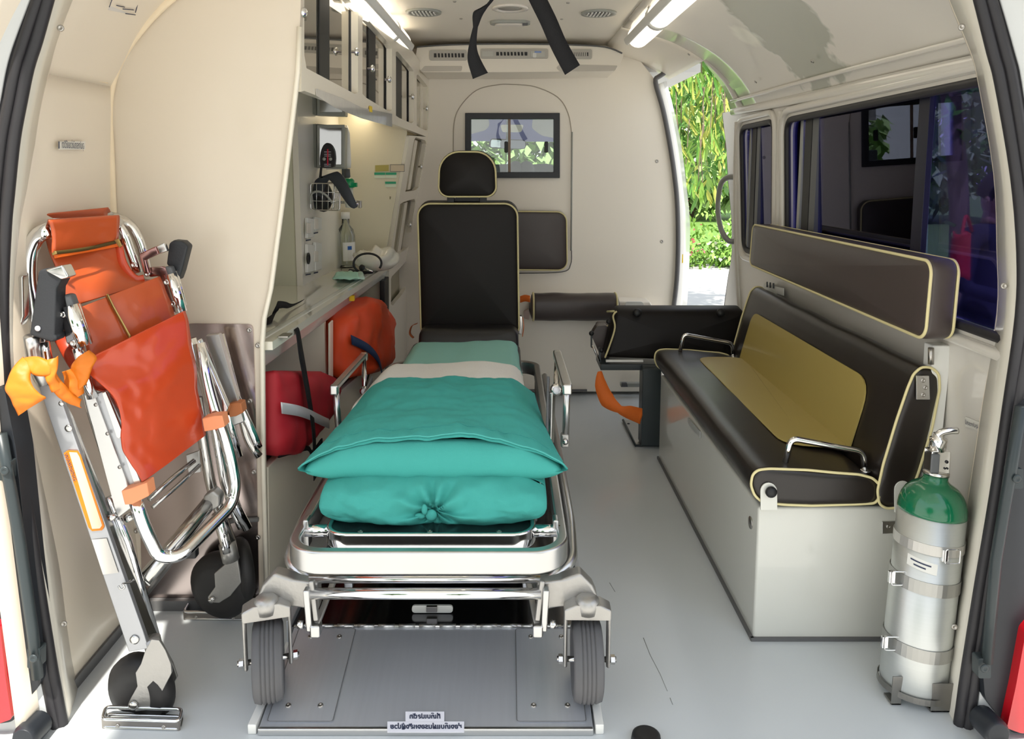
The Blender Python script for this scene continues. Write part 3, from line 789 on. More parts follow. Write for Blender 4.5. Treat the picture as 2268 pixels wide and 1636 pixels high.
# glowing strip added to brighten the niche, unseen behind the valance
nl_ = thing('added_niche_strip', 'added glowing strip under the overhead cabinet, hidden behind the valance to brighten the niche', 'lamp', (-.58, 2.6, 1.28))
MB().add([(-.58, 2.1, 1.276), (-.54, 3.3, 1.255), (-.62, 3.3, 1.283), (-.66, 2.1, 1.304), (-.58, 2.1, 1.286), (-.54, 3.3, 1.265), (-.62, 3.3, 1.293), (-.66, 2.1, 1.314)], [(0,1,2,3),(7,6,5,4),(0,4,5,1),(1,5,6,2),(2,6,7,3),(3,7,4,0)]).build('lamp_cover', mat('added_glow_strip', (1.0, .86, .62), .3, emit=2.2, var=.01), nl_)  # glowing face of the added strip, not a lamp cover
# clear tape strips along the valance
tp = MB(); o3, n3 = inset(pU[0], pU[1], (.0012, 0, 0))
tp.prism([PL(x, y, o3, n3) for x, y in ((699, 196), (760, 218), (800, 238), (868, 252), (868, 281), (800, 262), (740, 238), (700, 212))], (.001, 0, 0))
tp.build('tape_strip', mat('greyed_clear_tape', (.62, .60, .55), .12, coat=.8, var=.05, scale=20, bump=.3, bscale=25), cab)
slb = MB(); slb.prism([PL(x, y, inset(pU[0], pU[1], (.003, 0, 0))[0], pU[1]) for x, y in ((818, 247), (824, 249), (824, 236), (818, 234))], (.001, 0, 0)); slb.build('warning_tab', M_YELLOW, cab)
# ------------------------------------------------ column of small cabinets at the far end
colm = thing('column_cabinet', 'narrow cream cabinet column with slanted glass doors beside the bulkhead', 'cabinet', (-.5, 3.4, 0))
C1 = [(921, 304), (942, 311), (944, 318), (927, 414), (921, 421), (898, 425), (899, 419), (917, 311)]
C2 = [(894, 447), (918, 440), (920, 446), (906, 545), (898, 553), (873, 569), (870, 566), (886, 452)]
outer = [(906, 300), (951, 303), (905, 575), (862, 600), (860, 590), (868, 540), (884, 440), (902, 330), (906, 303)]
pix_plate('face_frame', outer, [C1, C2], pM[0], pM[1], INW * .02, M_CAB, colm)
C3 = [(868, 612), (902, 577), (903, 583), (898, 640), (892, 650), (870, 676), (866, 674), (866, 618)]
outer = [(862, 600), (905, 575), (917, 610), (928, 690), (945, 745), (945, 900), (862, 930), (862, 740)]
pix_plate('lower_face_frame', outer, [C3], pD[0], pD[1], INW * .02, M_CAB, colm)
for Cq, pq in ((C1, pM), (C2, pM), (C3, pD)):
    xs = [p[0] for p in Cq]; ys = [p[1] for p in Cq]
    g = MB(); o2, n2 = inset(pq[0], pq[1], (-.03, 0, 0))
    g.prism([PL(x, y, o2, n2) for x, y in ((min(xs) - 5, min(ys) - 5), (min(xs) - 5, max(ys) + 5), (max(xs) + 4, max(ys) + 5), (max(xs) + 4, min(ys) - 5))], INW * .004)
    g.build('glass_door', mat('olive_backed_glass', (.36, .32, .21), .07, metal=.3), colm)
for pts, pq in (([(919, 310), (925, 312), (909, 419), (903, 421)], pM), ([(897, 449), (903, 447), (887, 557), (880, 561)], pM)):
    m_ = MB(); o3, n3 = inset(pq[0], pq[1], (-.02, 0, 0)); m_.prism([PL(x, y, o3, n3) for x, y in pts], INW * .01); m_.build('door_edge_profile', M_CAB, colm, .001)
for x, y, pq in ((928, 369, pM), (904, 498, pM)):
    c = PL(x, y, pq[0], pq[1]); k = MB()
    k.lathe([(.004, -.004), (.004, .006), (.011, .008), (.012, .013), (0, .017)], c, (1, -.1, 0), 12); k.build('knob', M_CHROME, colm)
# ------------------------------------------------ niche behind the counter
ZC = .655
mb = MB(); mb.box((-.90, 2.62, ZC), (-.705, 2.64, 1.39))
ni = struct(mb.build('trim_19', M_NICHES), 'greenish upright panel at the near end of the niche')
mb = MB(); mb.prism([V((-.705, 2.615, ZC)), V((-.665, 3.5, ZC)), V((-.665, 3.5, 1.385)), V((-.705, 2.615, 1.385))], (-.02, 0, 0))
eqp = struct(mb.build('wall_niche_side', mat('niche_white_panel', (.80, .77, .68), .35, coat=.2)), 'white back panel of the equipment niche')
mb = MB(); mb.prism([V((x, 3.14, z)) for x, z in ((-.72, ZC), (Xf(3.14, ZC) - .012, ZC), (Xf(3.14, .9) - .012, .9), (Xf(3.14, 1.2) - .012, 1.2), (Xf(3.14, 1.2) - .012, 1.235), (-.72, 1.36))], (0, .02, 0))
nend = struct(mb.build('wall_niche_end', M_NICHE), 'pale yellow end panel of the niche')
# stickers on the end panel (small printed bands only)
def sticker(name, pts, Y, m, label, cat='sticker', par=None, grp=None):
    o = slabY(name, pts, Y, m, .0015, par, 0)
    if not par: tag(o, label, cat, grp)
    return o
st = sticker('gold_label', [(831, 380), (861, 379), (861, 365), (831, 366)], 3.137, mat('gold_label', (.42, .36, .10), .4), 'small gold label on the yellowish niche end panel')
st = sticker('outlined_label', [(864, 380), (896, 380), (896, 364), (864, 364)], 3.137, mat('beige_label', (.62, .52, .38), .5), 'beige outlined label right of the gold label')
frame_tube('label_border', (864, 364, 896, 380), 3.135, 1, .001, M_GREYM, st)
for x, y, lab in ((841, 386, 'green and white label under the gold label'), (866, 386, 'green and white label under the beige outlined label'), (865, 406, 'lowest green and white label on the niche end panel')):
    st = sticker('green_label', [(x - 12, y + 8), (x + 12, y + 8), (x + 12, y - 4), (x - 12, y - 4)], 3.137, mat('pale_green_label', (.70, .78, .62), .5), lab)
    slabY('printed_band', [(x - 12, y + 1), (x + 12, y + 1), (x + 12, y - 4), (x - 12, y - 4)], 3.135, mat('green_print', (.03, .34, .18), .5), .001, st, 0)
# counter
ct = thing('counter', 'glossy cream counter with a deep front edge in the left niche', 'counter', (-.7, 2.6, ZC))
cf = [PL(x, y, pM[0], pM[1]) for x, y in ((583, 762), (912, 556))]
cfb = [PL(x, y, pD[0], pD[1]) for x, y in ((583, 818), (866, 602))]
mb = MB(); mb.prism([V((-.55, 1.76, ZC)), V((-.575, 1.76, ZC)), V((-.90, 1.76, ZC)), V((-.90, 3.5, ZC)), V((Xf(3.5, .63), 3.5, ZC))], (0, 0, -.02))
mb.build('worktop', mat('glossy_cream_top', (.74, .71, .60), .1, coat=.8, var=.03), ct)
xa, xb = Xf(1.76, .6), Xf(3.5, .6)
mb = MB(); mb.add([(xa - .02, 1.765, ZC - .085), (xb - .02, 3.5, ZC - .062), (xb + .006, 3.5, ZC + .002), (xa + .006, 1.765, ZC + .002), (xa - .045, 1.765, ZC - .085), (xb - .045, 3.5, ZC - .062), (xb - .02, 3.5, ZC + .002), (xa - .02, 1.765, ZC + .002)],
    [(0,1,2,3),(7,6,5,4),(0,4,5,1),(1,5,6,2),(2,6,7,3),(3,7,4,0)])
mb.build('front_edge', mat('pale_green_grey_edge', (.66, .68, .62), .2, coat=.6), ct, .006, 3)
latch = MB(); c = PZ(632, 744, ZC); latch.box(c + V((-.012, -.02, 0)), c + V((.012, .02, .004))); latch.build('latch_plate', M_SCREW, ct, .001)
t_ = MB(); c = PL(776, 659, *pD); t_.box(c + V((-.002, -.010, -.010)), c + V((.014, .006, .008))); t_.build('warning_tab', M_YELLOW, ct)
# lower compartments
lc = thing('lower_cabinet', 'cream open-fronted storage compartments under the counter', 'cabinet', (-.7, 2.5, 0))
xd = Xf(1.77, 0)
def pD_(px, py): return PL(px, py, *pD)
def bay_panel(name, pts, th=.02, m=M_CAB, bev=.003):
    mb = MB(); mb.prism([pD_(x, y) for x, y in pts], INW * th); return mb.build(name, m, lc, bev)
bay_panel('bottom_front_panel', [(594, 1034), (598, 1345), (735, 1105), (862, 905), (862, 770), (740, 880), (700, 925)])
bay_panel('divider_edge', [(731, 715), (731, 900), (738, 890), (738, 708)], .006)
mb = MB(); mb.box((-.90, 1.78, .30), (-.60, 3.4, .32)); mb.build('shelf', M_CAB, lc)
yd = pD_(735, 800).y
mb = MB(); mb.box((-.90, yd, .30), (Xf(yd, .5) - .02, yd + .02, .60)); mb.build('divider', M_CAB, lc)
mb = MB(); mb.box((-.895, 1.78, .02), (-.88, 3.4, .62)); mb.build('back_panel', M_CAB, lc)
ye2 = pD_(858, 700).y
mb = MB(); mb.box((-.88, ye2, .30), (Xf(ye2, .5) - .012, ye2 + .02, .60)); mb.build('end_panel', M_CAB, lc)
bay_panel('black_post', [(852, 622), (853, 830), (861, 822), (861, 612)], .02, M_BLACK)
# red bag
rb = thing('red_bag', 'dark red padded bag with a silver reflective band under the counter', 'bag', (-.66, 2.1, .33))
def RB(x, y, d=0):
    p = pD_(x, y); return p + V((d, 0, 0))
lft = [(588, 822), (588, 870), (587, 930), (588, 985), (596, 1012)]
top_ = []
def bagloft(name, rows, m, par, depth, bulge, wr, wf, solid=.004):
    """rows: list of (left pixel, right pixel) on the cabinet face plane; bulges out towards the aisle and closes behind"""
    L = spline([V((*a, 0)) for a, b in rows], 5); R = spline([V((*b, 0)) for a, b in rows], 5); n = len(L)
    def fn(u, v):
        i = v * (n - 1); k = min(int(i), n - 2); f = i - k
        a = L[k].lerp(L[k + 1], f); b = R[k].lerp(R[k + 1], f)
        ang = u * 2 * math.pi
        s = .5 - .5 * math.cos(ang / 2 * 2) if False else None
        if u <= .5:
            t = u * 2; q = a.lerp(b, t); e = (4 * t * (1 - t)) ** .5 * (max(0, 1 - (2 * v - 1) ** 4)) ** .5
            p = pD_(q.x, q.y); off = depth * .12 + bulge * e
        else:
            t = (1 - u) * 2; q = a.lerp(b, t); e = (4 * t * (1 - t)) ** .5 * (max(0, 1 - (2 * v - 1) ** 4)) ** .5
            p = pD_(q.x, q.y); off = depth * .12 - depth * e
        return p + V((off + wr * noise.fractal(p * wf, 1, 2, 3), 0, 0))
    mb = MB(); mb.grid(fn, 40, 26, True, True)
    return mb.build(name, m, par)
bagloft('bag_body', [((588, 820), (700, 822)), ((588, 850), (733, 846)), ((588, 900), (733, 885)), ((588, 950), (712, 935)), ((588, 985), (680, 968)), ((595, 1010), (648, 1006))], M_REDB, rb, .14, .035, .012, 9)
b2 = strapmesh('reflective_band', [RB(586, 903, .040), RB(605, 909, .060), RB(630, 918, .064), RB(660, 931, .064), RB(686, 938, .055)], .030, mat('silver_tape', (.62, .62, .64), .3, metal=.3), rb, .002, (0, -.15, 1))
strapmesh('black_trim', [RB(598, 1008, .02), RB(640, 992, .045), RB(655, 1002, .045), RB(690, 975, .03)], .014, M_STRAP, rb, .004, (0, -.1, 1))
# orange bag
og = thing('orange_bag', 'bright orange nylon bag with a navy strap under the counter', 'bag', (-.62, 2.9, .33))
bagloft('bag_body', [((790, 668), (800, 656)), ((748, 700), (838, 672)), ((739, 740), (856, 700)), ((739, 780), (862, 755)), ((739, 815), (860, 795)), ((742, 840), (820, 825))], M_ORBAG, og, .14, .05, .02, 8)
strapmesh('navy_strap', [RB(740, 752, .055), RB(765, 772, .078), RB(790, 798, .078), RB(812, 832, .06)], .036, M_NAVY, og, .002, (0, -.35, 1))
strapmesh('black_strap', [RB(790, 815, .05), RB(793, 850, .03), RB(800, 872, .02)], .04, M_STRAP, og, .002, (0, 1, 0))
# ------------------------------------------------ things in the niche
def wallside(px, py, off=0):
    o, n = plane3((-.705, 2.615, 1), (-.665, 3.5, 1), (-.705, 2.615, .5)); return PL(px, py, o + V((off, 0, 0)), n)
# two monitors on brackets (screens facing the rear door)
def monitor(px0, py0, px1, py1, Y, label, shade):
    t = thing('monitor', label, 'monitor', P((px0 + px1) / 2, py1, Y))
    x0, x1 = px0, px1
    slabY('casing', rq([(x0, py1), (x1, py1 + 2), (x1 + 2, py0 + 6), (x0, py0)], 3), Y + .014, M_GREY, .04, t, .004)
    slabY('side_flange', rq([(x0 - 12, py1 - 4), (x0, py1), (x0, py0), (x0 - 12, py0 + 1)], 2), Y + .01, mat('mid_grey_plastic', (.26, .265, .24), .4), .05, t, .003)
    frame_tube('bezel', (x0 + 1, py0 + 2, x1, py1 - 1), Y - .006, 7, .008, M_GREY, t)
    slab('screen', [(x0 + 7, py1 - 7, Y - .006), (x1 - 6, py1 - 6, Y + .012), (x1 - 6, py0 + 10, Y + .012), (x0 + 7, py0 + 8, Y - .006)], mat('glossy_black_screen', (.35, .36, .36), .05, metal=.9), .002, t, 0)
    slabY('bracket', rq([(672, py1 - 14), (688, py1 - 10), (688, py0 + 6), (672, py0 + 10)], 2), Y + .04, mat('bracket_grey', (.24, .25, .22), .4), .05, t, .003)
    return t
monitor(701, 274, 763, 372, 2.78, 'grey wall monitor with a reflecting screen above the wire basket', 0)
monitor(701, 190, 765, 256, 2.78, 'upper grey monitor half hidden behind the cabinet valance', 0)
# dark instrument dial standing in front of the lower monitor
dv = thing('pressure_gauge', 'black egg-shaped pressure gauge with a red line, in front of the monitor', 'gauge', P(739, 370, 2.74))
mb = MB(); cg = P(725, 345, 2.745); ell = []
pts = [(709, 371), (740, 371), (742, 350), (740, 332), (733, 320), (725, 315), (717, 320), (711, 332), (708, 350)]
slabY('body', rq(pts, 6), 2.745, mat('gauge_black', (.02, .018, .022), .35, coat=.3), .025, dv, .006, )
slabY('red_scale', [(724.5, 366), (727, 366), (727, 330), (724.5, 330)], 2.7425, mat('red_print', (.6, .02, .05), .4), .002, dv, 0)
for y in (336, 341, 345, 363, 367): slabY('print_line', [(718, y + 1), (733, y + 1), (733, y), (718, y)], 2.7427, M_PAPER, .001, dv, 0)
for x in (718, 732): MB().lathe([(.006, 0), (.006, -.001), (0, -.001)], P(x, 352, 2.742), (0, 1, 0), 12).build('dial', M_GREY, dv)
slabY('stem', [(706, 395), (711, 395), (713, 370), (709, 370)], 2.755, M_BLACK, .01, dv, .001)
# wire basket
bk = thing('wire_basket', 'small wire basket hanging on the niche wall under the monitor', 'basket', P(715, 465, 2.76))
Yf, Yk = 2.70, 2.86
fr = [P(x, y, Yf) for x, y in ((688, 464), (752, 466), (754, 406), (688, 406))]
bkp = [P(x, y, Yk) for x, y in ((674, 462), (738, 462), (740, 404), (674, 404))]
for q in (fr, bkp):
    MB().tube(fillet(q, .01, closed=True), .0022, 6, closed=True).build('rim_wire', M_CHROME, bk)
for k in range(1, 5):
    a = fr[0].lerp(fr[1], k / 5); b = fr[3].lerp(fr[2], k / 5); MB().tube([a, b], .0014, 5).build('wire', M_CHROME, bk)
for k in (1, 2):
    a = fr[0].lerp(fr[3], k / 3); b = fr[1].lerp(fr[2], k / 3); MB().tube([a, b], .0014, 5).build('wire', M_CHROME, bk)
for k in range(0, 7):
    for s in (0, 1):
        a = fr[s].lerp(bkp[s], k / 6); b = fr[3 - s].lerp(bkp[3 - s], k / 6); MB().tube([a, b], .0012, 5).build('wire', M_CHROME, bk)
for k in range(1, 6): MB().tube([fr[0].lerp(fr[1], k / 6), bkp[0].lerp(bkp[1], k / 6)], .0012, 5).build('wire', M_CHROME, bk)
MB().box(P(674, 408, 2.82), P(694, 396, 2.84)).build('hook_bracket', M_STEEL, bk, .002)
# rolled blood pressure cuff lying in and over the basket
cu = thing('blood_pressure_cuff', 'dark grey fabric blood pressure cuff draped over the wire basket', 'pressure cuff', P(720, 440, 2.78))
strapmesh('sleeve', [P(706, 462, 2.78), P(706, 420, 2.75), P(716, 396, 2.73), P(735, 388, 2.72), P(752, 402, 2.70), P(768, 430, 2.68), P(781, 452, 2.68), P(788, 460, 2.68)], .05, mat('dark_grey_nylon', (.045, .052, .065), .6, bump=.3), cu, .012, [(-1, .3, .2), (-1, .3, .2), (-.8, 0, -.7), (-.8, 0, -.5), (-.8, 0, -.4)], widths=[.035, .04, .045, .045, .042, .035, .026, .012])
mb = MB(); mb.grid(lambda u, v: P(716, 436, 2.79) + V((math.cos(u*6.283) * .035 * math.sin(v*3.1416), math.sin(u*6.283) * .04 * math.sin(v*3.1416), -.055 * math.cos(v*3.1416))) , 14, 8, True, True)
mb.build('inner_roll', M_BLACK, cu)
MB().tube(spline([P(688, 452, 2.69), P(690, 430, 2.69), P(705, 424, 2.685), P(722, 432, 2.69), P(737, 450, 2.69)], 6), .004, 8).build('hose', M_GREY, cu)
# suction cup (green lid) and clamp
sc_ = thing('suction_bottle', 'small clear suction bottle with a green cap on the niche wall', 'bottle', P(776, 460, 2.85))
c = P(772, 408, 2.85)
MB().lathe([(.022, .012), (.023, 0), (.022, -.014), (.014, -.022), (0, -.024)], c, (0, 0, -1), 20).build('green_cap', mat('bright_green_plastic', (.0, .30, .10), .3, coat=.4), sc_)
MB().box(c + V((.018, -.01, -.010)), c + V((.032, .01, .006))).build('spout', mat('bright_green_plastic', (0, .3, .1)), sc_, .002)
MB().lathe([(.016, .012), (.017, .06), (.013, .085), (0, .087)], c, (0, 0, -1), 18).build('cup', mat('milky_plastic', (.70, .70, .62), .25, coat=.4), sc_)
MB().lathe([(.004, 0), (.004, .05), (.007, .052), (.007, .06), (0, .06)], c + V((-.02, 0, .02)), (0, 0, 1), 12).build('gauge_pin', M_DGREY, sc_)
cl = thing('rail_clamp', 'chrome clamp on a short rail right of the wire basket', 'clamp', P(795, 450, 2.9))
MB().bar(P(755, 448, 2.88), P(800, 447, 2.88), .006, .010).build('rail', M_CHROME, cl)
MB().box(P(793, 461, 2.86), P(802, 444, 2.88)).build('clamp_block', M_SCREW, cl, .002)
MB().lathe([(.007, -.0), (.007, .03)], P(776, 452, 2.86), (1, 0, 0), 12).build('clamp_knob', M_CHROME, cl)
# hanging vial behind the basket
hv = thing('oxygen_humidifier', 'slim white hanging flow tube on the niche wall right of the monitor', 'flow tube', P(770, 380, 2.95))
MB().lathe([(.012, 0), (.014, .02), (.012, .13), (.004, .16), (0, .16)], P(770, 372, 2.95), (0, 0, 1), 16).build('tube', M_WHITE, hv)
MB().lathe([(.012, -.01), (.013, -.04), (.006, -.05), (.006, -.08), (0, -.08)], P(768, 368, 2.94), (0, 0, 1), 14).build('valve', M_DGREY, hv)
MB().bar(P(770, 372, 2.95), V((-.70, P(770, 372, 2.95).y, P(770, 372, 2.95).z)), .012, .012).build('wall_bracket', M_WHITE, hv)
# switches and sockets on the side panel
for i, (x0, x1, y0, y1, kind, lab) in enumerate(((674, 690, 482, 528, 'sw', 'white double switch nearest the front of the niche, upper row'), (692, 706, 480, 512, 'sw', 'smaller white switch with black dots, upper row'),
        (674, 690, 540, 604, 'rd', 'white socket plate with a round black outlet'), (692, 706, 536, 600, 'sw', 'tall white switch right of the round outlet'))):
    t = MB(); t.prism([wallside(x, y, .001) for x, y in ((x0, y1), (x1, y1 - 4), (x1, y0 + 2), (x0, y0))], (.012, 0, 0))
    o = tag(t.build('wall_switch' if kind == 'sw' else 'wall_socket', M_WHITE, None, .003), lab, 'switch' if kind == 'sw' else 'socket')
    cx_ = (x0 + x1) / 2; cy_ = (y0 + y1) / 2
    if kind == 'rd':
        MB().lathe([(.020, 0), (.020, .004), (.014, .004), (.013, .001), (0, .001)], wallside(cx_, cy_, .013), (1, 0, 0), 20).build('outlet', M_BLACK, o)
    else:
        t = MB(); t.prism([wallside(x, y, .013) for x, y in ((cx_ - 4, cy_ + 12), (cx_ + 4, cy_ + 11), (cx_ + 4, cy_ - 11), (cx_ - 4, cy_ - 12))], (.004, 0, 0)); t.build('rocker', M_LAMP, o, .001)
    t = MB(); t.prism([wallside(x, y, .0135) for x, y in ((x0 + 3, y1 + 6), (x1 - 2, y1 + 4), (x1 - 2, y1 + 1), (x0 + 3, y1 + 3))], (.001, 0, 0)); t.build('printed_caption', M_INK, o)
# clear bottle
bt = thing('water_bottle', 'clear plastic bottle with a white and blue label on the counter', 'bottle', PZ(770, 590, ZC))
c = PZ(768, 592, ZC + .001)
MB().lathe([(.0, .002), (.034, .002), (.036, .01), (.036, .13), (.030, .155), (.016, .175), (.015, .20), (0, .20)], c, (0, 0, 1), 24).build('body', M_CLEAR, bt)
MB().lathe([(.018, .198), (.018, .225), (0, .225)], c, (0, 0, 1), 20).build('cap', M_WHITE, bt)
MB().add([c + V((math.cos(a) * .0366, math.sin(a) * .0366, h)) for h in (.03, .105) for a in [math.radians(-100 + 9 * k) for k in range(12)]], [(i, i + 1, i + 13, i + 12) for i in range(11)], True).build('label', M_WHITE, bt)
MB().add([c + V((math.cos(a) * .0370, math.sin(a) * .0370, h)) for h in (.075, .090) for a in [math.radians(-70 + 7 * k) for k in range(5)]], [(i, i + 1, i + 6, i + 5) for i in range(4)], True).build('blue_print', mat('blue_print', (.02, .12, .45), .5), bt)
# folded carton/clear box behind, bag with stethoscope
cb = thing('clear_bag', 'crumpled translucent plastic bag at the far end of the counter', 'plastic bag', PZ(835, 590, ZC))
c = PZ(835, 600, ZC)
def bagf(u, v):
    a = u * 6.283; b = v * 3.1416
    p = V((math.cos(a) * math.sin(b) * .085, math.sin(a) * math.sin(b) * .09, -math.cos(b) * .045 + .045))
    return c + p * (1 + .25 * noise.noise(p * 30 + V((3, 1, 2))))
MB().grid(bagf, 30, 16, True, True).build('bag_film', mat('milky_film', (.74, .72, .64), .15, coat=.6, bump=.4, bscale=40), cb)
stt = thing('stethoscope', 'black stethoscope coiled against the plastic bag on the counter', 'stethoscope', PZ(815, 600, ZC))
c0 = P(814, 583, 2.84)
MB().tube([c0 + V((math.cos(a) * .052, 0.01 * math.sin(a), math.sin(a) * .036)) for a in [math.radians(-30 + 9 * k) for k in range(30)]], .0042, 8).build('tubing', M_BLACK, stt)
MB().tube(spline([PZ(775, 598, ZC + .006), PZ(792, 602, ZC + .006), PZ(812, 603, ZC + .006), PZ(824, 602, ZC + .01)], 5), .0065, 8).build('yoke_tube', M_BLACK, stt)
MB().tube([P(805, 594, 2.85), P(826, 601, 2.84)], .003, 8).build('stem', M_CHROME, stt)
MB().lathe([(.011, 0), (.012, .006), (0, .008)], P(803, 593, 2.85), (-.4, -1, .3), 14).build('chest_piece', M_BLACK, stt)
mk = thing('face_mask', 'mint green folded face masks lying on the counter', 'face mask', PZ(770, 614, ZC))
for k, (dx, dz, mm) in enumerate(((0, .002, M_MASK), (8, .010, mat('mint_mask_pale', (.56, .76, .66), .8)), (-4, .016, M_MASK))):
    q = [PZ(740 + dx, 617, ZC + dz), PZ(800 + dx, 618, ZC + dz), PZ(803 + dx - 8, 601, ZC + dz), PZ(752 + dx, 600, ZC + dz)]
    MB().grid(lambda u, v: (q[0] * (1-u) * (1-v) + q[1] * u * (1-v) + q[2] * u * v + q[3] * (1-u) * v) + V((0, 0, .008 * noise.noise(V((u * 4, v * 4, k))) + .004 * math.sin(v * 12))), 14, 10).build('mask_layer', mm, mk, solid=.0015)
bs = strapmesh('black_belt', [PZ(592, 718, ZC + .004), PZ(600, 700, ZC + .008), PZ(610, 690, ZC + .014), PZ(612, 677, ZC + .03), PZ(628, 675, ZC + .02), PZ(645, 677, ZC + .008), PZ(671, 665, ZC + .006)], .038, M_STRAP, None, .002, [(.3, 1, 0), (.6, 1, .5), (0, 1, .6), (0, 1, .2), (0, 1, 0)])
tag(bs, 'crumpled black webbing belt on the near end of the counter', 'strap')
hs = strapmesh('black_hanging_strap', [P(652, 730, 1.935), P(659, 733, 1.93), P(668, 790, 1.93), P(684, 880, 1.93), P(695, 960, 1.93), P(698, 1060, 1.93)], .030, M_STRAP, None, .002, (0, 1, 0), widths=[.03, .03, .04, .035, .028, .028])
tag(hs, 'black webbing strap hanging from the counter in front of the red bag', 'strap')
# sticker on left wall and printed label above
def plw(px, py, off=.002):
    return PL(px, py, V((-.905 + .010 + off, 0, .9)), V((1, 0, 0)))
q = [PX(x, y, -.880) for x, y in ((130, 331), (189, 331), (189, 313), (130, 313))]
lb = MB(); lb.prism(q, (-.001, 0, 0)); lb = tag(lb.build('wall_sticker', mat('aged_sticker', (.66, .64, .58), .5)), 'small mirrored text sticker on the cream left wall', 'sticker')
c = (q[0] + q[2]) / 2 + V((.0015, 0, 0))
text('lettering', 'อุปกรณ์ช่วยชีวิต', c, (0, 1, 0), (0, 0, 1), .02, M_INK, lb, True, width=(q[1] - q[0]).length * .82)
MB().prism([PX(x, y, -.8785) for x, y in ((130, 329), (132, 329), (132, 313), (130, 313))], (-.0005, 0, 0)).build('printed_bar', M_INK, lb)
ou, nu_ = V((-.845, 0, 1.3125)), V((.145, 0, -.09)).normalized()
lb2 = MB(); lb2.prism([PL(x, y, (-.838, 0, 1.305), V((.85, 0, -.53)).normalized()) for x, y in ((240, 22), (296, 34), (306, 0), (250, -8))], (-.001, 0, 0))
lb2 = tag(lb2.build('printed_notice', mat('faded_notice', (.60, .57, .53), .5)), 'faded printed notice at the top of the left wall', 'notice')
for a, b in (((242, 16), (250, -6)), ((278, 30), (300, 33)), ((300, 28), (307, 2)), ((258, 12), (276, 16)), ((272, 20), (296, 22))):
    MB().tube([PL(x, y, (-.835, 0, 1.302), V((.85, 0, -.53)).normalized()) for x, y in (a, b)], .0009, 4).build('printed_line', M_INK, lb2)
# ================================================================ FOLDED STAIR CHAIR (left)
NY, FY = 1.41, 1.66
ch = thing('stair_chair', 'folded evacuation stair chair of chrome tube and orange vinyl on the left', 'stair chair', (-.72, 1.5, 0))
def tb(name, pts, r, m=M_CHROME, fil=.03, par=None, seg=14): return tubep(name, pts, r, m, par or ch, fil, seg)
# rear layer: second folded frame further in
tb('far_frame_tube', [(470, 742, 1.70), (500, 830, 1.70), (560, 960, 1.71), (572, 990, 1.715)], .010)
tb('far_frame_tube', [(446, 760, 1.69), (500, 905, 1.69), (530, 1010, 1.69)], .009)
tb('far_frame_tube', [(488, 740, 1.71), (530, 900, 1.71), (548, 975, 1.715), (574, 1010, 1.72)], .009, M_STEEL)
slab('far_channel', [(455, 742, 1.685), (484, 740, 1.685), (540, 935, 1.685), (512, 945, 1.685)], M_ALU, .02, ch, .003)
slab('far_channel', [(424, 760, 1.64), (440, 752, 1.64), (505, 905, 1.64), (492, 935, 1.64), (478, 915, 1.64)], M_CHROME, .02, ch, .003)
tb('far_leg_tube', [(423, 750, 1.63), (468, 900, 1.64), (500, 1080, 1.65), (548, 1170, 1.66)], .011)
tb('far_leg_tube', [(436, 880, 1.66), (452, 985, 1.66), (468, 1080, 1.66), (512, 1200, 1.67)], .012, M_STEEL)
tb('far_leg_tube', [(505, 1075, 1.67), (522, 1130, 1.67), (540, 1165, 1.67)], .014)
tb('brace_rod', [(330, 1105, 1.50), (380, 1060, 1.56), (430, 1020, 1.62)], .0055, M_STEEL, .02)
tb('brace_rod', [(338, 1122, 1.49), (392, 1077, 1.56), (442, 1030, 1.63)], .0045, M_STEEL, .02)
slab('rod_bracket', [(412, 1008, 1.64), (440, 998, 1.64), (444, 1045, 1.64), (418, 1050, 1.64)], M_ALU, .006, ch, .001)
tb('axle_tube', [(318, 1285, 1.45), (400, 1190, 1.54), (470, 1105, 1.62)], .0165, M_STEEL, 0)
tb('axle_tube', [(280, 1148, 1.43), (318, 1130, 1.47)], .008, M_STEEL, 0)
slab('cast_joint', [(448, 1100, 1.60), (470, 1085, 1.60), (488, 1100, 1.60), (486, 1122, 1.60), (464, 1135, 1.60), (450, 1122, 1.60)], M_CAST, .03, ch, .006)
tb('lower_leg_tube', [(480, 1138, 1.63), (500, 1205, 1.65), (504, 1222, 1.65)], .0115, M_CHROME, 0)
# near side member: wide flat aluminium rail with hollow channel
rail = slab('side_rail', [(84, 852, 1.385), (126, 852, 1.385), (142, 905, 1.385), (330, 1436, 1.385), (285, 1444, 1.385)], mat('satin_rail_aluminium', (.46, .47, .49), .38, metal=.8, var=.03), .012, ch, .002)
slab('channel_wall', [(140, 900, 1.392), (156, 930, 1.40), (350, 1420, 1.42), (330, 1438, 1.392)], M_STEEL, .012, ch, .002)
slab('channel_core', [(150, 930, 1.43), (166, 960, 1.43), (345, 1400, 1.43), (330, 1405, 1.43)], M_DGREY, .012, ch, .001)
tb('inner_rail_tube', [(240, 1100, 1.43), (282, 1200, 1.43), (346, 1416, 1.43)], .009, M_CHROME, 0)
for x, y, r in ((152, 948, .007), (136, 893, .005), (298, 1416, .009)):
    MB().lathe([(r, 0), (r, -.0015), (r * .6, -.002), (0, -.002)], P(x, y, 1.384), (0, 1, 0), 14).build('rivet', M_STEEL, ch)
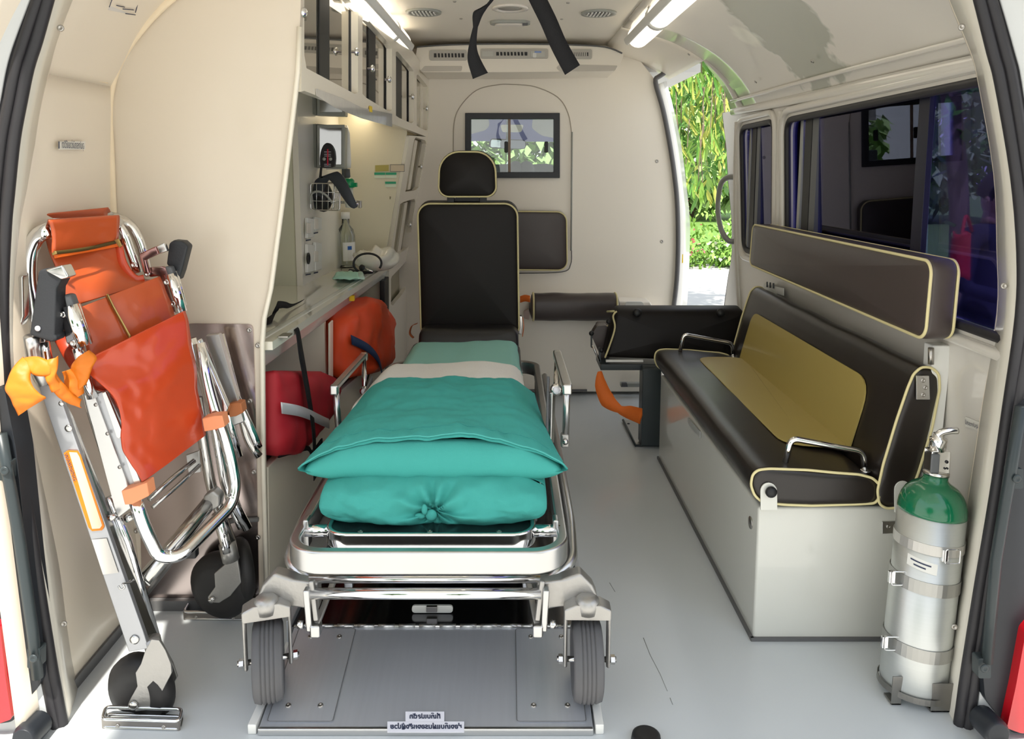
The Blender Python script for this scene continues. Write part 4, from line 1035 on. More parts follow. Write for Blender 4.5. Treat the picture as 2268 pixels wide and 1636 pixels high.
# warning label: orange framed, cream inside
slab('warning_label', [(141, 1003, 1.382), (150, 997, 1.382), (172, 998, 1.382), (179, 1008, 1.382), (231, 1165, 1.382), (226, 1174, 1.382), (204, 1176, 1.382), (196, 1168, 1.382)], M_ORS, .001, ch, 0)
wl = slab('label_field', [(153, 1001, 1.3812), (170, 1002, 1.3812), (176, 1012, 1.3812), (226, 1163, 1.3812), (221, 1170, 1.3812), (204, 1171, 1.3812)], mat('beige_label', (.62, .52, .38)), .0005, ch, 0)
a, b = P(160, 1025, 1.3805), P(176, 1070, 1.3805)
text('lettering', 'WARNING', P(156, 1034, 1.3806), (b - a), V((1, 0, .35)), .010, M_INK, ch, False, width=.055)
slab('rail_sticker', [(203, 1195, 1.383), (236, 1192, 1.383), (262, 1268, 1.383), (228, 1272, 1.383)], mat('pale_beige_label', (.60, .57, .52)), .0005, ch, 0)
tb('split_pin', [(262, 1297, 1.372), (268, 1306, 1.372), (278, 1300, 1.372), (270, 1292, 1.372), (290, 1290, 1.40), (296, 1283, 1.41)], .0018, M_STEEL, .006, None, 8)
# second near member: green-ish aluminium channels
slab('seat_channel', [(186, 872, 1.40), (207, 868, 1.40), (300, 1118, 1.40), (262, 1147, 1.40), (252, 1120, 1.40)], M_ALU, .02, ch, .003)
slab('seat_channel', [(206, 874, 1.405), (236, 864, 1.405), (272, 940, 1.405), (325, 1098, 1.405), (300, 1112, 1.405)], mat('satin_rail_aluminium', (.6, .61, .63)), .012, ch, .002)
slab('latch_plate', [(225, 868, 1.40), (234, 866, 1.40), (273, 960, 1.40), (264, 972, 1.40), (258, 968, 1.40)], M_STEEL, .008, ch, .002)
slab('latch_plate', [(276, 1008, 1.397), (285, 1002, 1.397), (313, 1072, 1.397), (302, 1086, 1.397)], M_STEEL, .01, ch, .002)
for x, y in ((212, 896), (238, 960), (265, 1034)): MB().lathe([(.0035, 0), (.0035, -.001), (0, -.0012)], P(x, y, 1.399), (0, 1, 0), 12).build('rivet', M_SCREW, ch)
tb('pivot_pin', [(245, 1146, 1.385), (264, 1138, 1.42)], .006, M_STEEL, 0)
tb('inner_tube', [(160, 700, 1.43), (180, 800, 1.43), (200, 900, 1.44), (272, 1120, 1.44)], .010)
tb('inner_tube', [(246, 930, 1.43), (286, 1010, 1.43), (300, 1060, 1.43)], .006, M_STEEL)
# big U-shaped loop
tb('leg_loop', [(300, 1108, 1.40), (318, 1165, 1.40), (352, 1234, 1.41), (400, 1232, 1.43), (512, 1120, 1.56), (522, 1075, 1.575), (508, 1000, 1.58), (466, 880, 1.585), (440, 760, 1.60)], .0125, M_CHROME, .05)
for x, y, Y in ((425, 1215, 1.47), (500, 1120, 1.57)): 
    b = MB(); c = P(x, y, Y); b.box(c + V((-.012, -.008, -.018)), c + V((.010, .012, 0))); b.build('rubber_stop', M_BLACK, ch, .003)
# top: two bent handle frames left and right
tb('head_tube', [(112, 508, 1.44), (82, 520, 1.44), (64, 560, 1.44), (62, 620, 1.44), (78, 700, 1.44), (96, 780, 1.43), (112, 860, 1.42)], .0150, M_CHROME, .04)
tb('head_tube', [(92, 486, 1.50), (66, 492, 1.50), (55, 520, 1.50), (54, 600, 1.50), (70, 690, 1.50)], .0135, M_STEEL, .04)
tb('head_tube', [(262, 498, 1.60), (276, 520, 1.60), (290, 560, 1.60), (306, 604, 1.60)], .0095, M_CHROME, .03)
tb('head_tube', [(262, 490, 1.66), (290, 500, 1.66), (310, 535, 1.66), (326, 600, 1.66)], .0110, M_CHROME, .03)
tb('head_tube', [(240, 478, 1.69), (274, 484, 1.69), (300, 510, 1.69), (318, 560, 1.69)], .0100, M_STEEL, .03)
tb('cross_bar', [(90, 487, 1.50), (160, 478, 1.58), (240, 478, 1.68)], .0125, M_CHROME, 0)
tb('cross_bar', [(112, 508, 1.44), (180, 497, 1.52), (262, 492, 1.60)], .0125, M_CHROME, 0)
# grips
def grip(pts, Y, th):
    g = slab('grip', [(a, b, Y) for a, b in pts], mat('grip_rubber', (.022, .024, .028), .5, bump=.1, bscale=300), th, ch, .006)
    return g
g1 = grip([(84, 600), (98, 594), (136, 606), (134, 622), (124, 640), (120, 740), (126, 748), (120, 757), (108, 757), (64, 742)], 1.365, .034)
slab('grip_collar', [(96, 598, 1.358), (138, 586, 1.358), (152, 614, 1.358), (136, 620, 1.358)], M_STEEL, .03, ch, .004)
MB().lathe([(.005, 0), (.005, -.0015), (0, -.002)], P(84, 727, 1.364), (0, 1, 0), 14).build('grip_screw', M_PAPER, g1)
g2 = grip([(374, 538), (384, 532), (404, 534), (416, 545), (402, 600), (394, 622), (386, 600), (368, 586)], 1.62, .03)
tb('handle_tube', [(70, 745, 1.375), (74, 790, 1.385), (100, 850, 1.39)], .0135, M_ALU, .03)
tb('handle_tube', [(99, 757, 1.39), (104, 800, 1.39), (122, 860, 1.395)], .0070, M_CHROME, .02)
# pivots and bracket boxes
def bracket(pts, Y, m, th=.02): return slab('bracket', [(a, b, Y) for a, b in pts], m, th, ch, .003)
bracket([(32, 612), (50, 610), (52, 700), (44, 726), (34, 724)], 1.40, M_STEEL)
bracket([(130, 660), (140, 652), (154, 654), (162, 675), (190, 762), (172, 776), (146, 760), (138, 720)], 1.392, mat('dark_mirror_steel', (.22, .21, .22), .12, metal=1), .01)
tb('sleeve_tube', [(156, 676, 1.387), (188, 765, 1.387)], .0135, M_CHROME, 0)
tb('sleeve_tube', [(168, 674, 1.40), (196, 760, 1.40)], .008, M_CHROME, 0)
slab('end_cap', [(140, 652, 1.383), (155, 652, 1.383), (165, 680, 1.383), (148, 686, 1.383)], M_DGREY, .02, ch, .004)
tb('leg_tube', [(172, 770, 1.392), (192, 835, 1.395), (205, 880, 1.40)], .010, M_CHROME, 0)
for x, y in ((140, 696), (163, 759)): MB().lathe([(.006, 0), (.006, -.003), (.0035, -.004), (.003, -.002), (0, -.002)], P(x, y, 1.386), (0, 1, 0), 12).build('bolt', M_STEEL, ch)
PK = mat('orange_reflection_steel', (.42, .24, .23), .15, metal=1, var=.05)  # chrome with the reflection of the orange vinyl put into its colour
bracket([(326, 600), (330, 592), (360, 590), (372, 595), (384, 640), (396, 690), (378, 696), (362, 640), (350, 612), (330, 614)], 1.60, PK, .012)
slab('lock_lever', [(308, 562, 1.59), (345, 545, 1.59), (352, 562, 1.59), (322, 576, 1.59), (330, 606, 1.59), (318, 604, 1.59)], PK, .012, ch, .002)
slab('lever_tip', [(345, 545, 1.588), (363, 537, 1.588), (370, 556, 1.588), (352, 563, 1.588)], M_STEEL, .012, ch, .002)
tb('sleeve_tube', [(377, 606, 1.605), (402, 690, 1.605)], .0125, M_CHROME, 0)
tb('sleeve_tube', [(388, 600, 1.62), (408, 676, 1.62)], .006, M_CHROME, 0)
slab('end_cap', [(364, 590, 1.598), (378, 590, 1.598), (385, 610, 1.598), (372, 614, 1.598)], M_DGREY, .018, ch, .003)
for x, y in ((327, 606), (369, 624), (384, 672), (297, 586)): MB().lathe([(.006, 0), (.006, -.003), (.0035, -.004), (.003, -.002), (0, -.002)], P(x, y, 1.596 if x > 300 else 1.585), (0, 1, 0), 12).build('bolt', M_STEEL, ch)
# orange vinyl panels
loft('headrest_roll', [(82, 492, 1.49), (84, 482, 1.48), (92, 476, 1.485), (98, 487, 1.51)], [(238, 490, 1.66), (236, 468, 1.65), (240, 461, 1.66), (244, 474, 1.68)], 14, M_ORANGE2, ch, .0, .004, 12, .004, 6)
loft('back_panel', [(100, 530, 1.47), (115, 570, 1.45), (128, 620, 1.44), (140, 684, 1.44)], [(268, 530, 1.60), (284, 590, 1.60), (318, 618, 1.60), (352, 620, 1.60)], 20, M_ORANGE2, ch, .006, .006, 12, .004, 6)
hf = loft('headrest_flap', [(103, 500, 1.445), (106, 488, 1.42), (114, 510, 1.425), (118, 560, 1.43)], [(256, 488, 1.60), (263, 478, 1.575), (264, 505, 1.58), (262, 536, 1.585)], 20, M_ORANGE2, ch, .004, .006, 14, .004, 8)
loft('zip_band', [(117, 556, 1.430), (121, 572, 1.432)], [(262, 532, 1.585), (266, 545, 1.587)], 16, mat('orange_border', (.80, .14, .01), .45), ch, .006, .003, 12, .003, 4)
MB().tube(spline([P(120, 560, 1.418), P(190, 551, 1.486), P(256, 536, 1.572)], 8), .0036, 8, flat=(1, .5)).build('zip', mat('dark_zip', (.10, .07, .02), .5, metal=.5), ch)
slab('zip_puller', [(252, 531, 1.565), (262, 528, 1.565), (270, 545, 1.565), (264, 549, 1.565)], M_BRASS, .003, ch, .001)
slab('zip_end', [(116, 566, 1.415), (126, 562, 1.415), (124, 556, 1.415), (114, 560, 1.415)], M_BRASS, .003, ch, .001)
MB().tube(spline([P(262, 545, 1.585), P(270, 580, 1.58), P(285, 606, 1.58), (P(302, 620, 1.58)), P(320, 618, 1.585)], 6), .010, 8, flat=(1, .4)).build('binding', M_ORANGE, ch)
loft('upper_pocket', [(150, 692, 1.425), (175, 735, 1.42), (200, 800, 1.42)], [(352, 612, 1.585), (372, 655, 1.59), (388, 705, 1.59)], 20, M_ORANGE2, ch, .010, .008, 12, .004, 8)
MB().tube(spline([P(236, 652, 1.482), P(250, 680, 1.478), P(268, 712, 1.478), P(288, 748, 1.478)], 6), .0045, 8, flat=(1, .4)).build('zip', M_BRASS, ch)
loft('side_flap', [(100, 600, 1.47), (100, 700, 1.47), (140, 790, 1.45), (160, 820, 1.45)], [(140, 700, 1.46), (150, 750, 1.46), (170, 790, 1.45), (185, 830, 1.45)], 10, mat('dark_orange_vinyl', (.42, .045, .015), .35), ch, .004, .004, 10)
sp_ = loft('seat_panel', [(204, 790, 1.385), (190, 822, 1.38), (238, 864, 1.375), (266, 915, 1.385), (270, 980, 1.39), (292, 1030, 1.392), (316, 1066, 1.395)],
     [(408, 688, 1.56), (420, 740, 1.56), (430, 800, 1.56), (437, 860, 1.565), (447, 905, 1.57), (449, 945, 1.575), (452, 965, 1.575)], 34, M_ORANGE, ch, .022, .014, 9, .004, 8)
loft('seat_panel_fold', [(196, 795, 1.405), (190, 850, 1.41), (250, 880, 1.41), (268, 960, 1.42)], [(240, 800, 1.43), (262, 850, 1.43), (280, 900, 1.43), (290, 1000, 1.43)], 8, mat('dark_orange_vinyl', (.42, .045, .015)), ch, 0, .004, 10)
# pale straps holding the folded frame
for pts, Y, mm in (([(268, 1087), (292, 1080), (325, 1068), (330, 1098), (292, 1117), (276, 1118)], 1.378, M_ORPALE), ([(447, 927), (470, 921), (492, 920), (498, 945), (474, 952), (452, 956)], 1.535, M_ORPALE),
                   ([(504, 896), (520, 892), (534, 893), (538, 914), (522, 922), (508, 924)], 1.67, mat('brown_orange_strap', (.50, .17, .06), .5))):
    slab('strap', [(a, b, Y) for a, b in pts], mm, .03, ch, .002)
# wheels with forks
def chair_wheel(c, ax, r, w):
    wl = MB().lathe([(r * .40, -w * .50), (r * .62, -w * .58), (r * .86, -w * .5), (r * .98, -w * .26), (r, 0), (r * .98, w * .26), (r * .86, w * .5), (r * .62, w * .58), (r * .4, w * .5)], c, ax, 36).build('wheel', M_RUBBERB, ch)
    MB().lathe([(0, -w * .42), (r * .16, -w * .42), (r * .2, -w * .3), (r * .42, -w * .35), (r * .46, 0), (r * .42, w * .35), (r * .2, w * .3), (0, w * .42)], c, ax, 28).build('hub', M_DGREY, wl)
    return wl
wa = V((.28, 1, 0)).normalized()
w1c = P(314, 1524, 1.405); w1 = chair_wheel(w1c, wa, .072, .042)
slab('fork', [(335, 1416, 1.372), (352, 1418, 1.372), (366, 1440, 1.372), (378, 1470, 1.372), (380, 1490, 1.372), (352, 1545, 1.372), (328, 1572, 1.372), (300, 1575, 1.372), (284, 1558, 1.372), (290, 1545, 1.372), (304, 1520, 1.372), (300, 1490, 1.372), (312, 1470, 1.372), (320, 1445, 1.372)], M_CAST, .006, ch, .001)
slab('fork', [(336, 1416, 1.43), (356, 1422, 1.43), (382, 1470, 1.43), (392, 1500, 1.43), (370, 1540, 1.43), (340, 1560, 1.43), (330, 1450, 1.43)], M_CAST, .006, ch, .001)
tb('fork_neck', [(336, 1412, 1.40), (344, 1450, 1.40)], .016, M_CAST, 0)
MB().lathe([(.009, 0), (.009, -.004), (.007, -.006), (0, -.006)], P(296, 1560, 1.371), (0, 1, 0), 16).build('axle_bolt', M_STEEL, ch)
w2 = chair_wheel(P(492, 1294, 1.70), wa, .080, .045)
w3_ = chair_wheel(P(530, 1270, 1.70) + V((.0, .02, .0)), V((1, .6, 0)), .075, .032)
slab('fork', [(497, 1218, 1.655), (522, 1216, 1.655), (530, 1262, 1.655), (534, 1290, 1.655), (510, 1320, 1.655), (486, 1335, 1.655), (462, 1334, 1.655), (460, 1322, 1.655), (476, 1300, 1.655), (474, 1270, 1.655), (498, 1250, 1.655)], M_CAST, .008, ch, .002)
tb('fork_neck', [(503, 1202, 1.66), (512, 1240, 1.66)], .019, M_CAST, 0)
MB().lathe([(.007, 0), (.007, -.006), (0, -.007)], P(470, 1326, 1.654), (0, 1, 0), 14).build('axle_bolt', M_STEEL, ch)
# wheel cradles fixed to the floor
def cradle(pts_front, pts_back, hgt, label):
    """pts: floor points px,py (z=0)"""
    f = [PZ(x, y, 0) for x, y in pts_front + pts_back]
    t = thing('wheel_cradle', label, 'wheel holder', sum(f, V()) / len(f))
    up = V((0, 0, hgt)); n = len(f)
    MB().tube(fillet([p + up for p in f], .01, closed=True), .0035, 8, closed=True).build('top_wire', M_CHROME, t)
    for i in range(n):
        a, b = f[i], f[(i + 1) % n]
        if i in (0, 1, 3): MB().bar(a + up / 2, b + up / 2, .003, hgt).build('side_plate', mat('cradle_steel', (.34, .31, .28), .25, metal=1), t)
    for k in (.2, .8):
        c = f[0].lerp(f[1], k) + up * .4; screw(c + V((0, -.002, 0)), (0, -1, 0), .004, t)
    MB().tube(fillet([p + V((0, 0, .003)) for p in f], .01, closed=True), .0035, 8, closed=True).build('base_wire', M_STEEL, t)
    return t
cradle([(228, 1612), (398, 1617)], [(404, 1590), (236, 1585)], .019, 'chrome wheel cradle on the floor around the nearer chair wheel')
cradle([(408, 1372), (545, 1374)], [(556, 1352), (420, 1350)], .020, 'chrome wheel cradle on the floor around the farther chair wheel')
# orange scarf tied round the chair
sf = thing('orange_scarf', 'bright orange fabric sash knotted around the chair and hanging over the door edge', 'sash', P(90, 830, 1.35))
def ribbon(name, rows, wr=.006, Y0=0, solid=.002):
    """rows: (left px, right px) per row with Y"""
    L = [(a[0], a[1], a[2]) for a, b in rows]; R = [(b[0], b[1], b[2]) for a, b in rows]
    return loft(name, L, R, 10, M_ORS, sf, .006, wr, 22, solid, 8)
ribbon('hanging_tail', [((52, 790, 1.35), (75, 806, 1.34)), ((30, 815, 1.33), (66, 840, 1.32)), ((14, 856, 1.32), (82, 868, 1.315)), ((24, 884, 1.32), (99, 880, 1.32)), ((40, 921, 1.325), (96, 884, 1.325))])
ribbon('loop', [((55, 792, 1.35), (62, 822, 1.335)), ((82, 790, 1.34), (84, 832, 1.33)), ((112, 798, 1.34), (112, 830, 1.33)), ((130, 788, 1.345), (126, 812, 1.345))])
ribbon('knot', [((104, 796, 1.345), (130, 790, 1.345)), ((96, 826, 1.335), (128, 815, 1.335)), ((106, 845, 1.335), (126, 838, 1.335)), ((116, 868, 1.345), (140, 858, 1.345))], .01)
ribbon('falling_tail', [((104, 832, 1.34), (124, 826, 1.34)), ((120, 866, 1.345), (142, 852, 1.345)), ((145, 888, 1.36), (160, 868, 1.36)), ((182, 902, 1.375), (182, 884, 1.375))])
ribbon('back_wrap', [((140, 822, 1.37), (160, 815, 1.37)), ((146, 850, 1.37), (182, 840, 1.372)), ((148, 880, 1.374), (186, 862, 1.375)), ((165, 886, 1.375), (186, 870, 1.377))], .01)
ribbon('cross_wrap', [((176, 790, 1.372), (196, 776, 1.376)), ((160, 812, 1.37), (214, 792, 1.375)), ((168, 838, 1.37), (206, 816, 1.375)), ((178, 862, 1.37), (190, 850, 1.372))], .008)
# ================================================================ AMBULANCE STRETCHER, LINEN, TRAY
XC = -.157
# steel tray on the floor with hinged end flap
ty = thing('loading_tray', 'low steel stretcher tray on the floor with a hinged sloping end plate', 'tray', (XC, 1.8, 0))
A0, A1 = PZ(572, 1622, .004), PZ(1314, 1622, .004)
YH = PZ(1124, 1386, .058).y
xl, xr = A0.x, A1.x
mb = MB(); mb.box((xl - .012, YH, .012), (xr + .012, 2.95, .056)); mb.build('tray_bed', M_BRUSHD, ty)
for s in (xl - .012, xr + .012):
    MB().box((s - .008, A0.y, 0), (s + .008, 2.95, .02)).build('base_strip', M_WHITE, ty, .002)
    MB().box((s - .006, YH, .0), (s + .006, 2.95, .07)).build('side_rail', M_BRUSH, ty, .002)
def fl(x, t, off=0):
    """point on the sloping flap: x metres, t 0 (near edge) .. 1 (hinge)"""
    p = V((x, A0.y + (YH - A0.y) * t, .010 + .046 * t)); return p + V((0, -.25, 1)).normalized() * off
mb = MB(); q = [fl(xl, 0), fl(xr, 0), fl(xr, 1), fl(xl, 1)]
mb.prism(q, (0, .002, -.008)); fp = mb.build('end_plate', M_BRUSH, ty, .001)
s1, s2 = PZ(732, 1618, .01).x, PZ(1145, 1618, .01).x
for (a, b) in ((xl + .012, s1), (s2, xr - .012)):
    pl_ = [fl(a, .06, .0008), fl(b, .06, .0008), fl(b, .97, .0008), fl(a, .97, .0008)]
    pl_ = fillet(pl_, .006, 4, closed=True)
    MB().prism(pl_, (0, 0, .0016)).build('cover_plate', M_BRUSH, ty, .0005)
    pc = [p + V((0, 0, .0018)) for p in pl_]
    MB().tube(pc, .0008, 4, closed=True).build('joint_line', M_GREYM, ty)
    for u in (.25, .75):
        for t in (.2, .88): screw(fl(a + (b - a) * u, t, .003), (0, -.25, 1), .0055, ty)
MB().tube([(xl, YH, .058), (xr, YH, .058)], .004, 8).build('hinge', M_STEEL, ty)
MB().box((xl, A0.y - .004, .0), (xr, A0.y + .004, .014)).build('edge_lip', M_ALU, ty, .002)
for k in range(14):
    x = xl + (xr - xl) * (k + .5) / 14
    MB().tube([(x - .018, YH, .058), (x + .018, YH, .058)], .0048, 8).build('hinge_knuckle', M_ALU, ty)
# far edge label with mirrored Thai print
o0 = (0, -.25, 1)
def lab_quad(x0, x1, y0, y1, off=.0035):
    n = V((0, -.046, (YH - A0.y))).normalized(); o = fl(0, 0) + n * off
    return [PL(x, y, o, n) for x, y in ((x0, y1), (x1, y1), (x1, y0), (x0, y0))], n
lt = thing('thai_label', 'white two-step sticker with mirrored Thai text on the near steel plate', 'sticker', PZ(945, 1600, .012))
for (x0, x1, y0, y1, txt, wd) in ((898, 984, 1576, 1599, 'ที่เก็บเปลตัก', .80), (858, 1028, 1598, 1622, 'ช่องเก็บแผ่นรองหลังผู้ป่วย', .94)):
    q, n = lab_quad(x0, x1, y0, y1)
    MB().prism(q, n * .0008).build('paper', M_PAPER, lt)
    c = (q[0] + q[2]) / 2 + n * .001
    text('lettering', txt, c, q[1] - q[0], q[3] - q[0], .014, M_INK, lt, True, width=(q[1] - q[0]).length * wd, bold=.0006)
# tray inner details
slab('slot_handle', rq and [(a, b, 1.63) for a, b in rq([(912, 1357), (1003, 1357), (1003, 1341), (912, 1341)], 8)], M_WHITE, .006, ty, .001)
slab('slot_catch', [(944, 1356, 1.622), (968, 1356, 1.622), (968, 1344, 1.622), (944, 1344, 1.622)], M_SCREW, .008, ty, .001)

st_ = thing('stretcher', 'aluminium ambulance stretcher with grey wheels and side rails, foot end towards the viewer', 'stretcher', (XC, 2.1, .05))
def rr3(w, y0, y1, r, z, n=8): 
    pts = rrect(w, y1 - y0, r, n); return [V((XC + x, (y0 + y1) / 2 + y, z)) for x, y in pts]
# upper ring (flat bar on edge)
def flatring(name, w, y0, y1, r, z0, z1, th, m, par):
    o = rrect(w, y1 - y0, r, 10); i = rrect(w - 2 * th, y1 - y0 - 2 * th, max(.004, r - th), 10); n = len(o); yc = (y0 + y1) / 2
    vs = [V((XC + x, yc + y, z0)) for x, y in o] + [V((XC + x, yc + y, z1)) for x, y in o] + [V((XC + x, yc + y, z1)) for x, y in i] + [V((XC + x, yc + y, z0)) for x, y in i]
    fs = []
    for k in range(n):
        k2 = (k + 1) % n
        for a, b in ((0, 1), (1, 2), (2, 3), (3, 0)): fs.append((a * n + k, a * n + k2, b * n + k2, b * n + k))
    return MB().add(vs, fs).build(name, m, par, .005, 4)
flatring('bed_frame', .556, 1.388, 2.86, .075, .283, .330, .022, M_ALU, st_)
# foot board panel: chrome framed, black top
flatring('foot_board_rim', .43, 1.455, 1.66, .05, .295, .333, .012, M_CHROME, st_)
mb = MB(); mb.prism(rr3(.412, 1.463, 1.655, .045, .318), (0, 0, .010)); mb.build('foot_board', mat('glossy_black_board', (.01, .01, .012), .12, coat=.8), st_)
for x in (-.14, .0, .14): screw((XC + x, 1.474, .329), (0, 0, 1), .006, st_)
MB().tube([(XC - .265, 1.50, .318), (XC - .212, 1.50, .318)], .013, 14).build('pivot_tube', M_CHROME, st_)
MB().tube([(XC + .212, 1.50, .318), (XC + .265, 1.50, .318)], .013, 14).build('pivot_tube', M_CHROME, st_)
for s in (-1, 1):
    MB().box((XC + s * .250, 1.49, .285), (XC + s * .262, 1.52, .345)).build('pivot_lug', M_ALU, st_, .004)
    MB().box((XC + s * .195, 1.66, .26), (XC + s * .225, 2.3, .30)).build('side_channel', M_DGREY, st_, .003)
mb = MB(); mb.box((XC - .20, 1.66, .285), (XC + .20, 2.84, .305)); mb.build('bed_deck', M_DGREY, st_)
# lower frame tubes
low = fillet([V((XC + .296, 2.8, .285)), V((XC + .296, 1.60, .285)), V((XC + .29, 1.47, .265)), V((XC + .24, 1.44, .245))], .06)
MB().tube(low, .0105, 12).build('side_tube', M_ALU, st_)
MB().tube([V((2 * XC - p.x, p.y, p.z)) for p in low], .0105, 12).build('side_tube', M_ALU, st_)
for z, y, r in ((.236, 1.405, .011), (.252, 1.43, .008)):
    MB().tube([(XC - .235, y, z), (XC + .222, y, z)], r, 14).build('cross_tube', M_CHROME, st_)
for s in (-1, 1):
    # castings at the corners
    c = V((XC + s * .27, 1.43, .235))
    mb = MB(); mb.prism([V((XC + s * .215, 1.415, .252)), V((XC + s * .215, 1.415, .192)), V((XC + s * .255, 1.415, .20)), V((XC + s * .30, 1.415, .205)), V((XC + s * .335, 1.415, .222)), V((XC + s * .325, 1.415, .245)), V((XC + s * .30, 1.415, .272)), V((XC + s * .26, 1.415, .258))], (0, .035, 0))
    mb.build('corner_casting', M_CAST, st_, .006, 3)
    # vertical strut + small bracket
    MB().bar(V((XC + s * .232, 1.40, .25)), V((XC + s * .228, 1.40, .165)), .012, .02, (0, 1, 0)).build('strut', M_ALU, st_, .003)
    MB().bar(V((XC + s * .225, 1.41, .262)), V((XC + s * .215, 1.40, .185)), .010, .016, (0, 1, 0)).build('strut', M_CAST, st_, .003)
    MB().bar(V((XC + s * .215, 1.395, .175)), V((XC + s * .17, 1.65, .30)), .012, .008).build('brace', M_CAST, st_, .002)
    MB().box(V((XC + s * .206, 1.385, .155)), V((XC + s * .226, 1.41, .18))).build('foot_block', M_ALU, st_, .004)
    MB().lathe([(.008, 0), (.008, .01), (0, .012)], (XC + s * .24, 1.395, .178), (s, 0, 0), 12).build('bolt', M_STEEL, st_)
    # caster: fork + wheel
    wc = V((XC + s * .3125, 1.402, .101)); r = .078
    yaw = V((1, .28 if s < 0 else -.02, 0)).normalized(); side = V((-yaw.y, yaw.x, 0))
    prof = []
    w2 = .024
    for k in range(0, 25):
        t = -1 + 2 * k / 24
        g = any(abs(t - q) < .05 for q in (-.5, -.17, .17, .5))
        prof.append((r - .0045 * abs(t) ** 3 - (.0035 if g else 0), t * w2))
    prof = [(r * .42, -w2 * .9), (r * .58, -w2 * 1.12), (r * .82, -w2 * 1.2), (r * .94, -w2 * 1.08)] + prof + [(r * .94, w2 * 1.08), (r * .82, w2 * 1.2), (r * .58, w2 * 1.12), (r * .42, w2 * .9)]
    wh = MB().lathe(prof, wc, yaw, 44).build('wheel', M_RUBBER, st_)
    MB().lathe([(0, -w2 * .9), (r * .14, -w2 * .9), (r * .16, -w2 * .6), (r * .40, -w2 * .55), (r * .45, -w2 * .95), (r * .45, w2 * .95), (r * .4, w2 * .55), (r * .16, w2 * .6), (r * .14, w2 * .9), (0, w2 * .9)], wc, yaw, 30).build('hub', M_DGREY, wh)
    fk = MB(); hw = .0385
    def fp_(a, b, z): return wc + yaw * a + side * b + V((0, 0, z))
    for sg in (-1, 1):
        fk.prism([fp_(sg * hw, -.014, .112), fp_(sg * hw, .014, .112), fp_(sg * hw, .010, -.012), fp_(sg * hw, 0, -.018), fp_(sg * hw, -.010, -.012)], yaw * (sg * .007))
    fk.prism([fp_(-hw - .007, -.018, .092), fp_(hw + .007, -.018, .092), fp_(hw + .007, -.018, .112), fp_(hw - .012, -.018, .122), fp_(-hw + .012, -.018, .122), fp_(-hw - .007, -.018, .112)], side * .036)
    fk.build('fork', M_CAST, st_, .004, 3)
    MB().lathe([(.022, .10), (.024, .116), (.023, .126), (.016, .132), (0, .133)], wc, (0, 0, 1), 20).build('swivel_boss', M_CAST, st_)
    MB().tube([wc - yaw * .058, wc + yaw * .058], .0055, 10).build('axle', M_STEEL, st_)
    for sg in (-1, 1): MB().lathe([(.009, 0), (.009, .008), (0, .009)], wc + yaw * (sg * .047), yaw * sg, 6, False).build('axle_nut', M_STEEL, st_)
    # rear casters, low under the deck (mostly hidden)
    wr_ = V((XC + s * .27, 2.72, .13))
    MB().lathe([(.03, -.02), (.07, -.022), (.076, 0), (.07, .022), (.03, .02)], wr_, (1, 0, 0), 24).build('wheel', M_RUBBER, st_)
    MB().bar(wr_, wr_ + V((0, -.05, .16)), .03, .05).build('leg', M_CAST, st_, .005)
    # scissor legs folded under the deck
    MB().bar((XC + s * .20, 1.62, .13), (XC + s * .20, 2.65, .24), .02, .02).build('folded_leg', M_ALU, st_, .003)
    MB().bar((XC + s * .17, 2.65, .13), (XC + s * .17, 1.70, .24), .02, .02).build('folded_leg', M_ALU, st_, .003)
# drop-down side rails
def side_rail(s):
    X = XC + s * .285
    if s < 0: a, b = PX(741, 858, X), PX(806, 786, X)
    else: a, b = PX(1256, 856, X + .012), PX(1234, 782, X + .012)
    MB().bar(a + V((0, 0, .0)), b, .024 if s > 0 else .02, .014).build('top_rail', M_ALU, st_, .004, 3)
    a2 = PX(750, 948, X + .01) if s < 0 else PX(1253, 962, X + .012)
    b2 = PX(808, 862, X + .02) if s < 0 else PX(1232, 858, X - .01)
    MB().tube([a + V((0, .01, -.004)), a2], .0085, 12).build('rail_post', M_ALU, st_)
    MB().tube([b + V((0, -.008, -.004)), b2], .0075, 12).build('rail_post', M_STEEL, st_)
    for p in (a, b): MB().box(p + V((-.011, -.011, -.018)), p + V((.011, .011, .008))).build('corner_joint', M_ALU, st_, .005, 3)
    MB().lathe([(.014, -.014), (.015, 0), (.010, .004), (0, .005)], b2 + V((0, -.004, -.004)), (0, -1, .2), 16).build('pivot_joint', M_STEEL, st_)
    MB().lathe([(.009, 0), (.009, .006), (0, .008)], b2 + V((0, -.008, -.004)), (0, -1, .2), 14).build('pivot_cap', M_PAPER, st_)
    MB().box(a2 + V((-.012, -.012, -.03)), a2 + V((.008, .012, .004))).build('lower_joint', M_CAST, st_, .005)
    MB().lathe([(.007, 0), (.007, .008), (0, .01)], a2 + V((-.002, -.012, -.012)), (0, -1, 0), 12).build('bolt', M_STEEL, st_)
    MB().bar(b2 + V((-s * .01, 0, -.01)), V((XC + s * .262, a2.y + .02, a2.z - .03)), .012, .02).build('link_arm', M_ALU, st_, .003)
    MB().bar(b2 + V((-s * .018, .02, .02)), V((XC + s * .250, a2.y - .03, a2.z - .02)), .006, .03).build('guard_strip', M_DGREY, st_, .002)
side_rail(-1); side_rail(1)
# mattress
mt = MB(); mt.box((XC - .205, 1.90, .306), (XC + .205, 2.86, .405)); mt.build('mattress', M_VINYLB, st_, .03, 4)
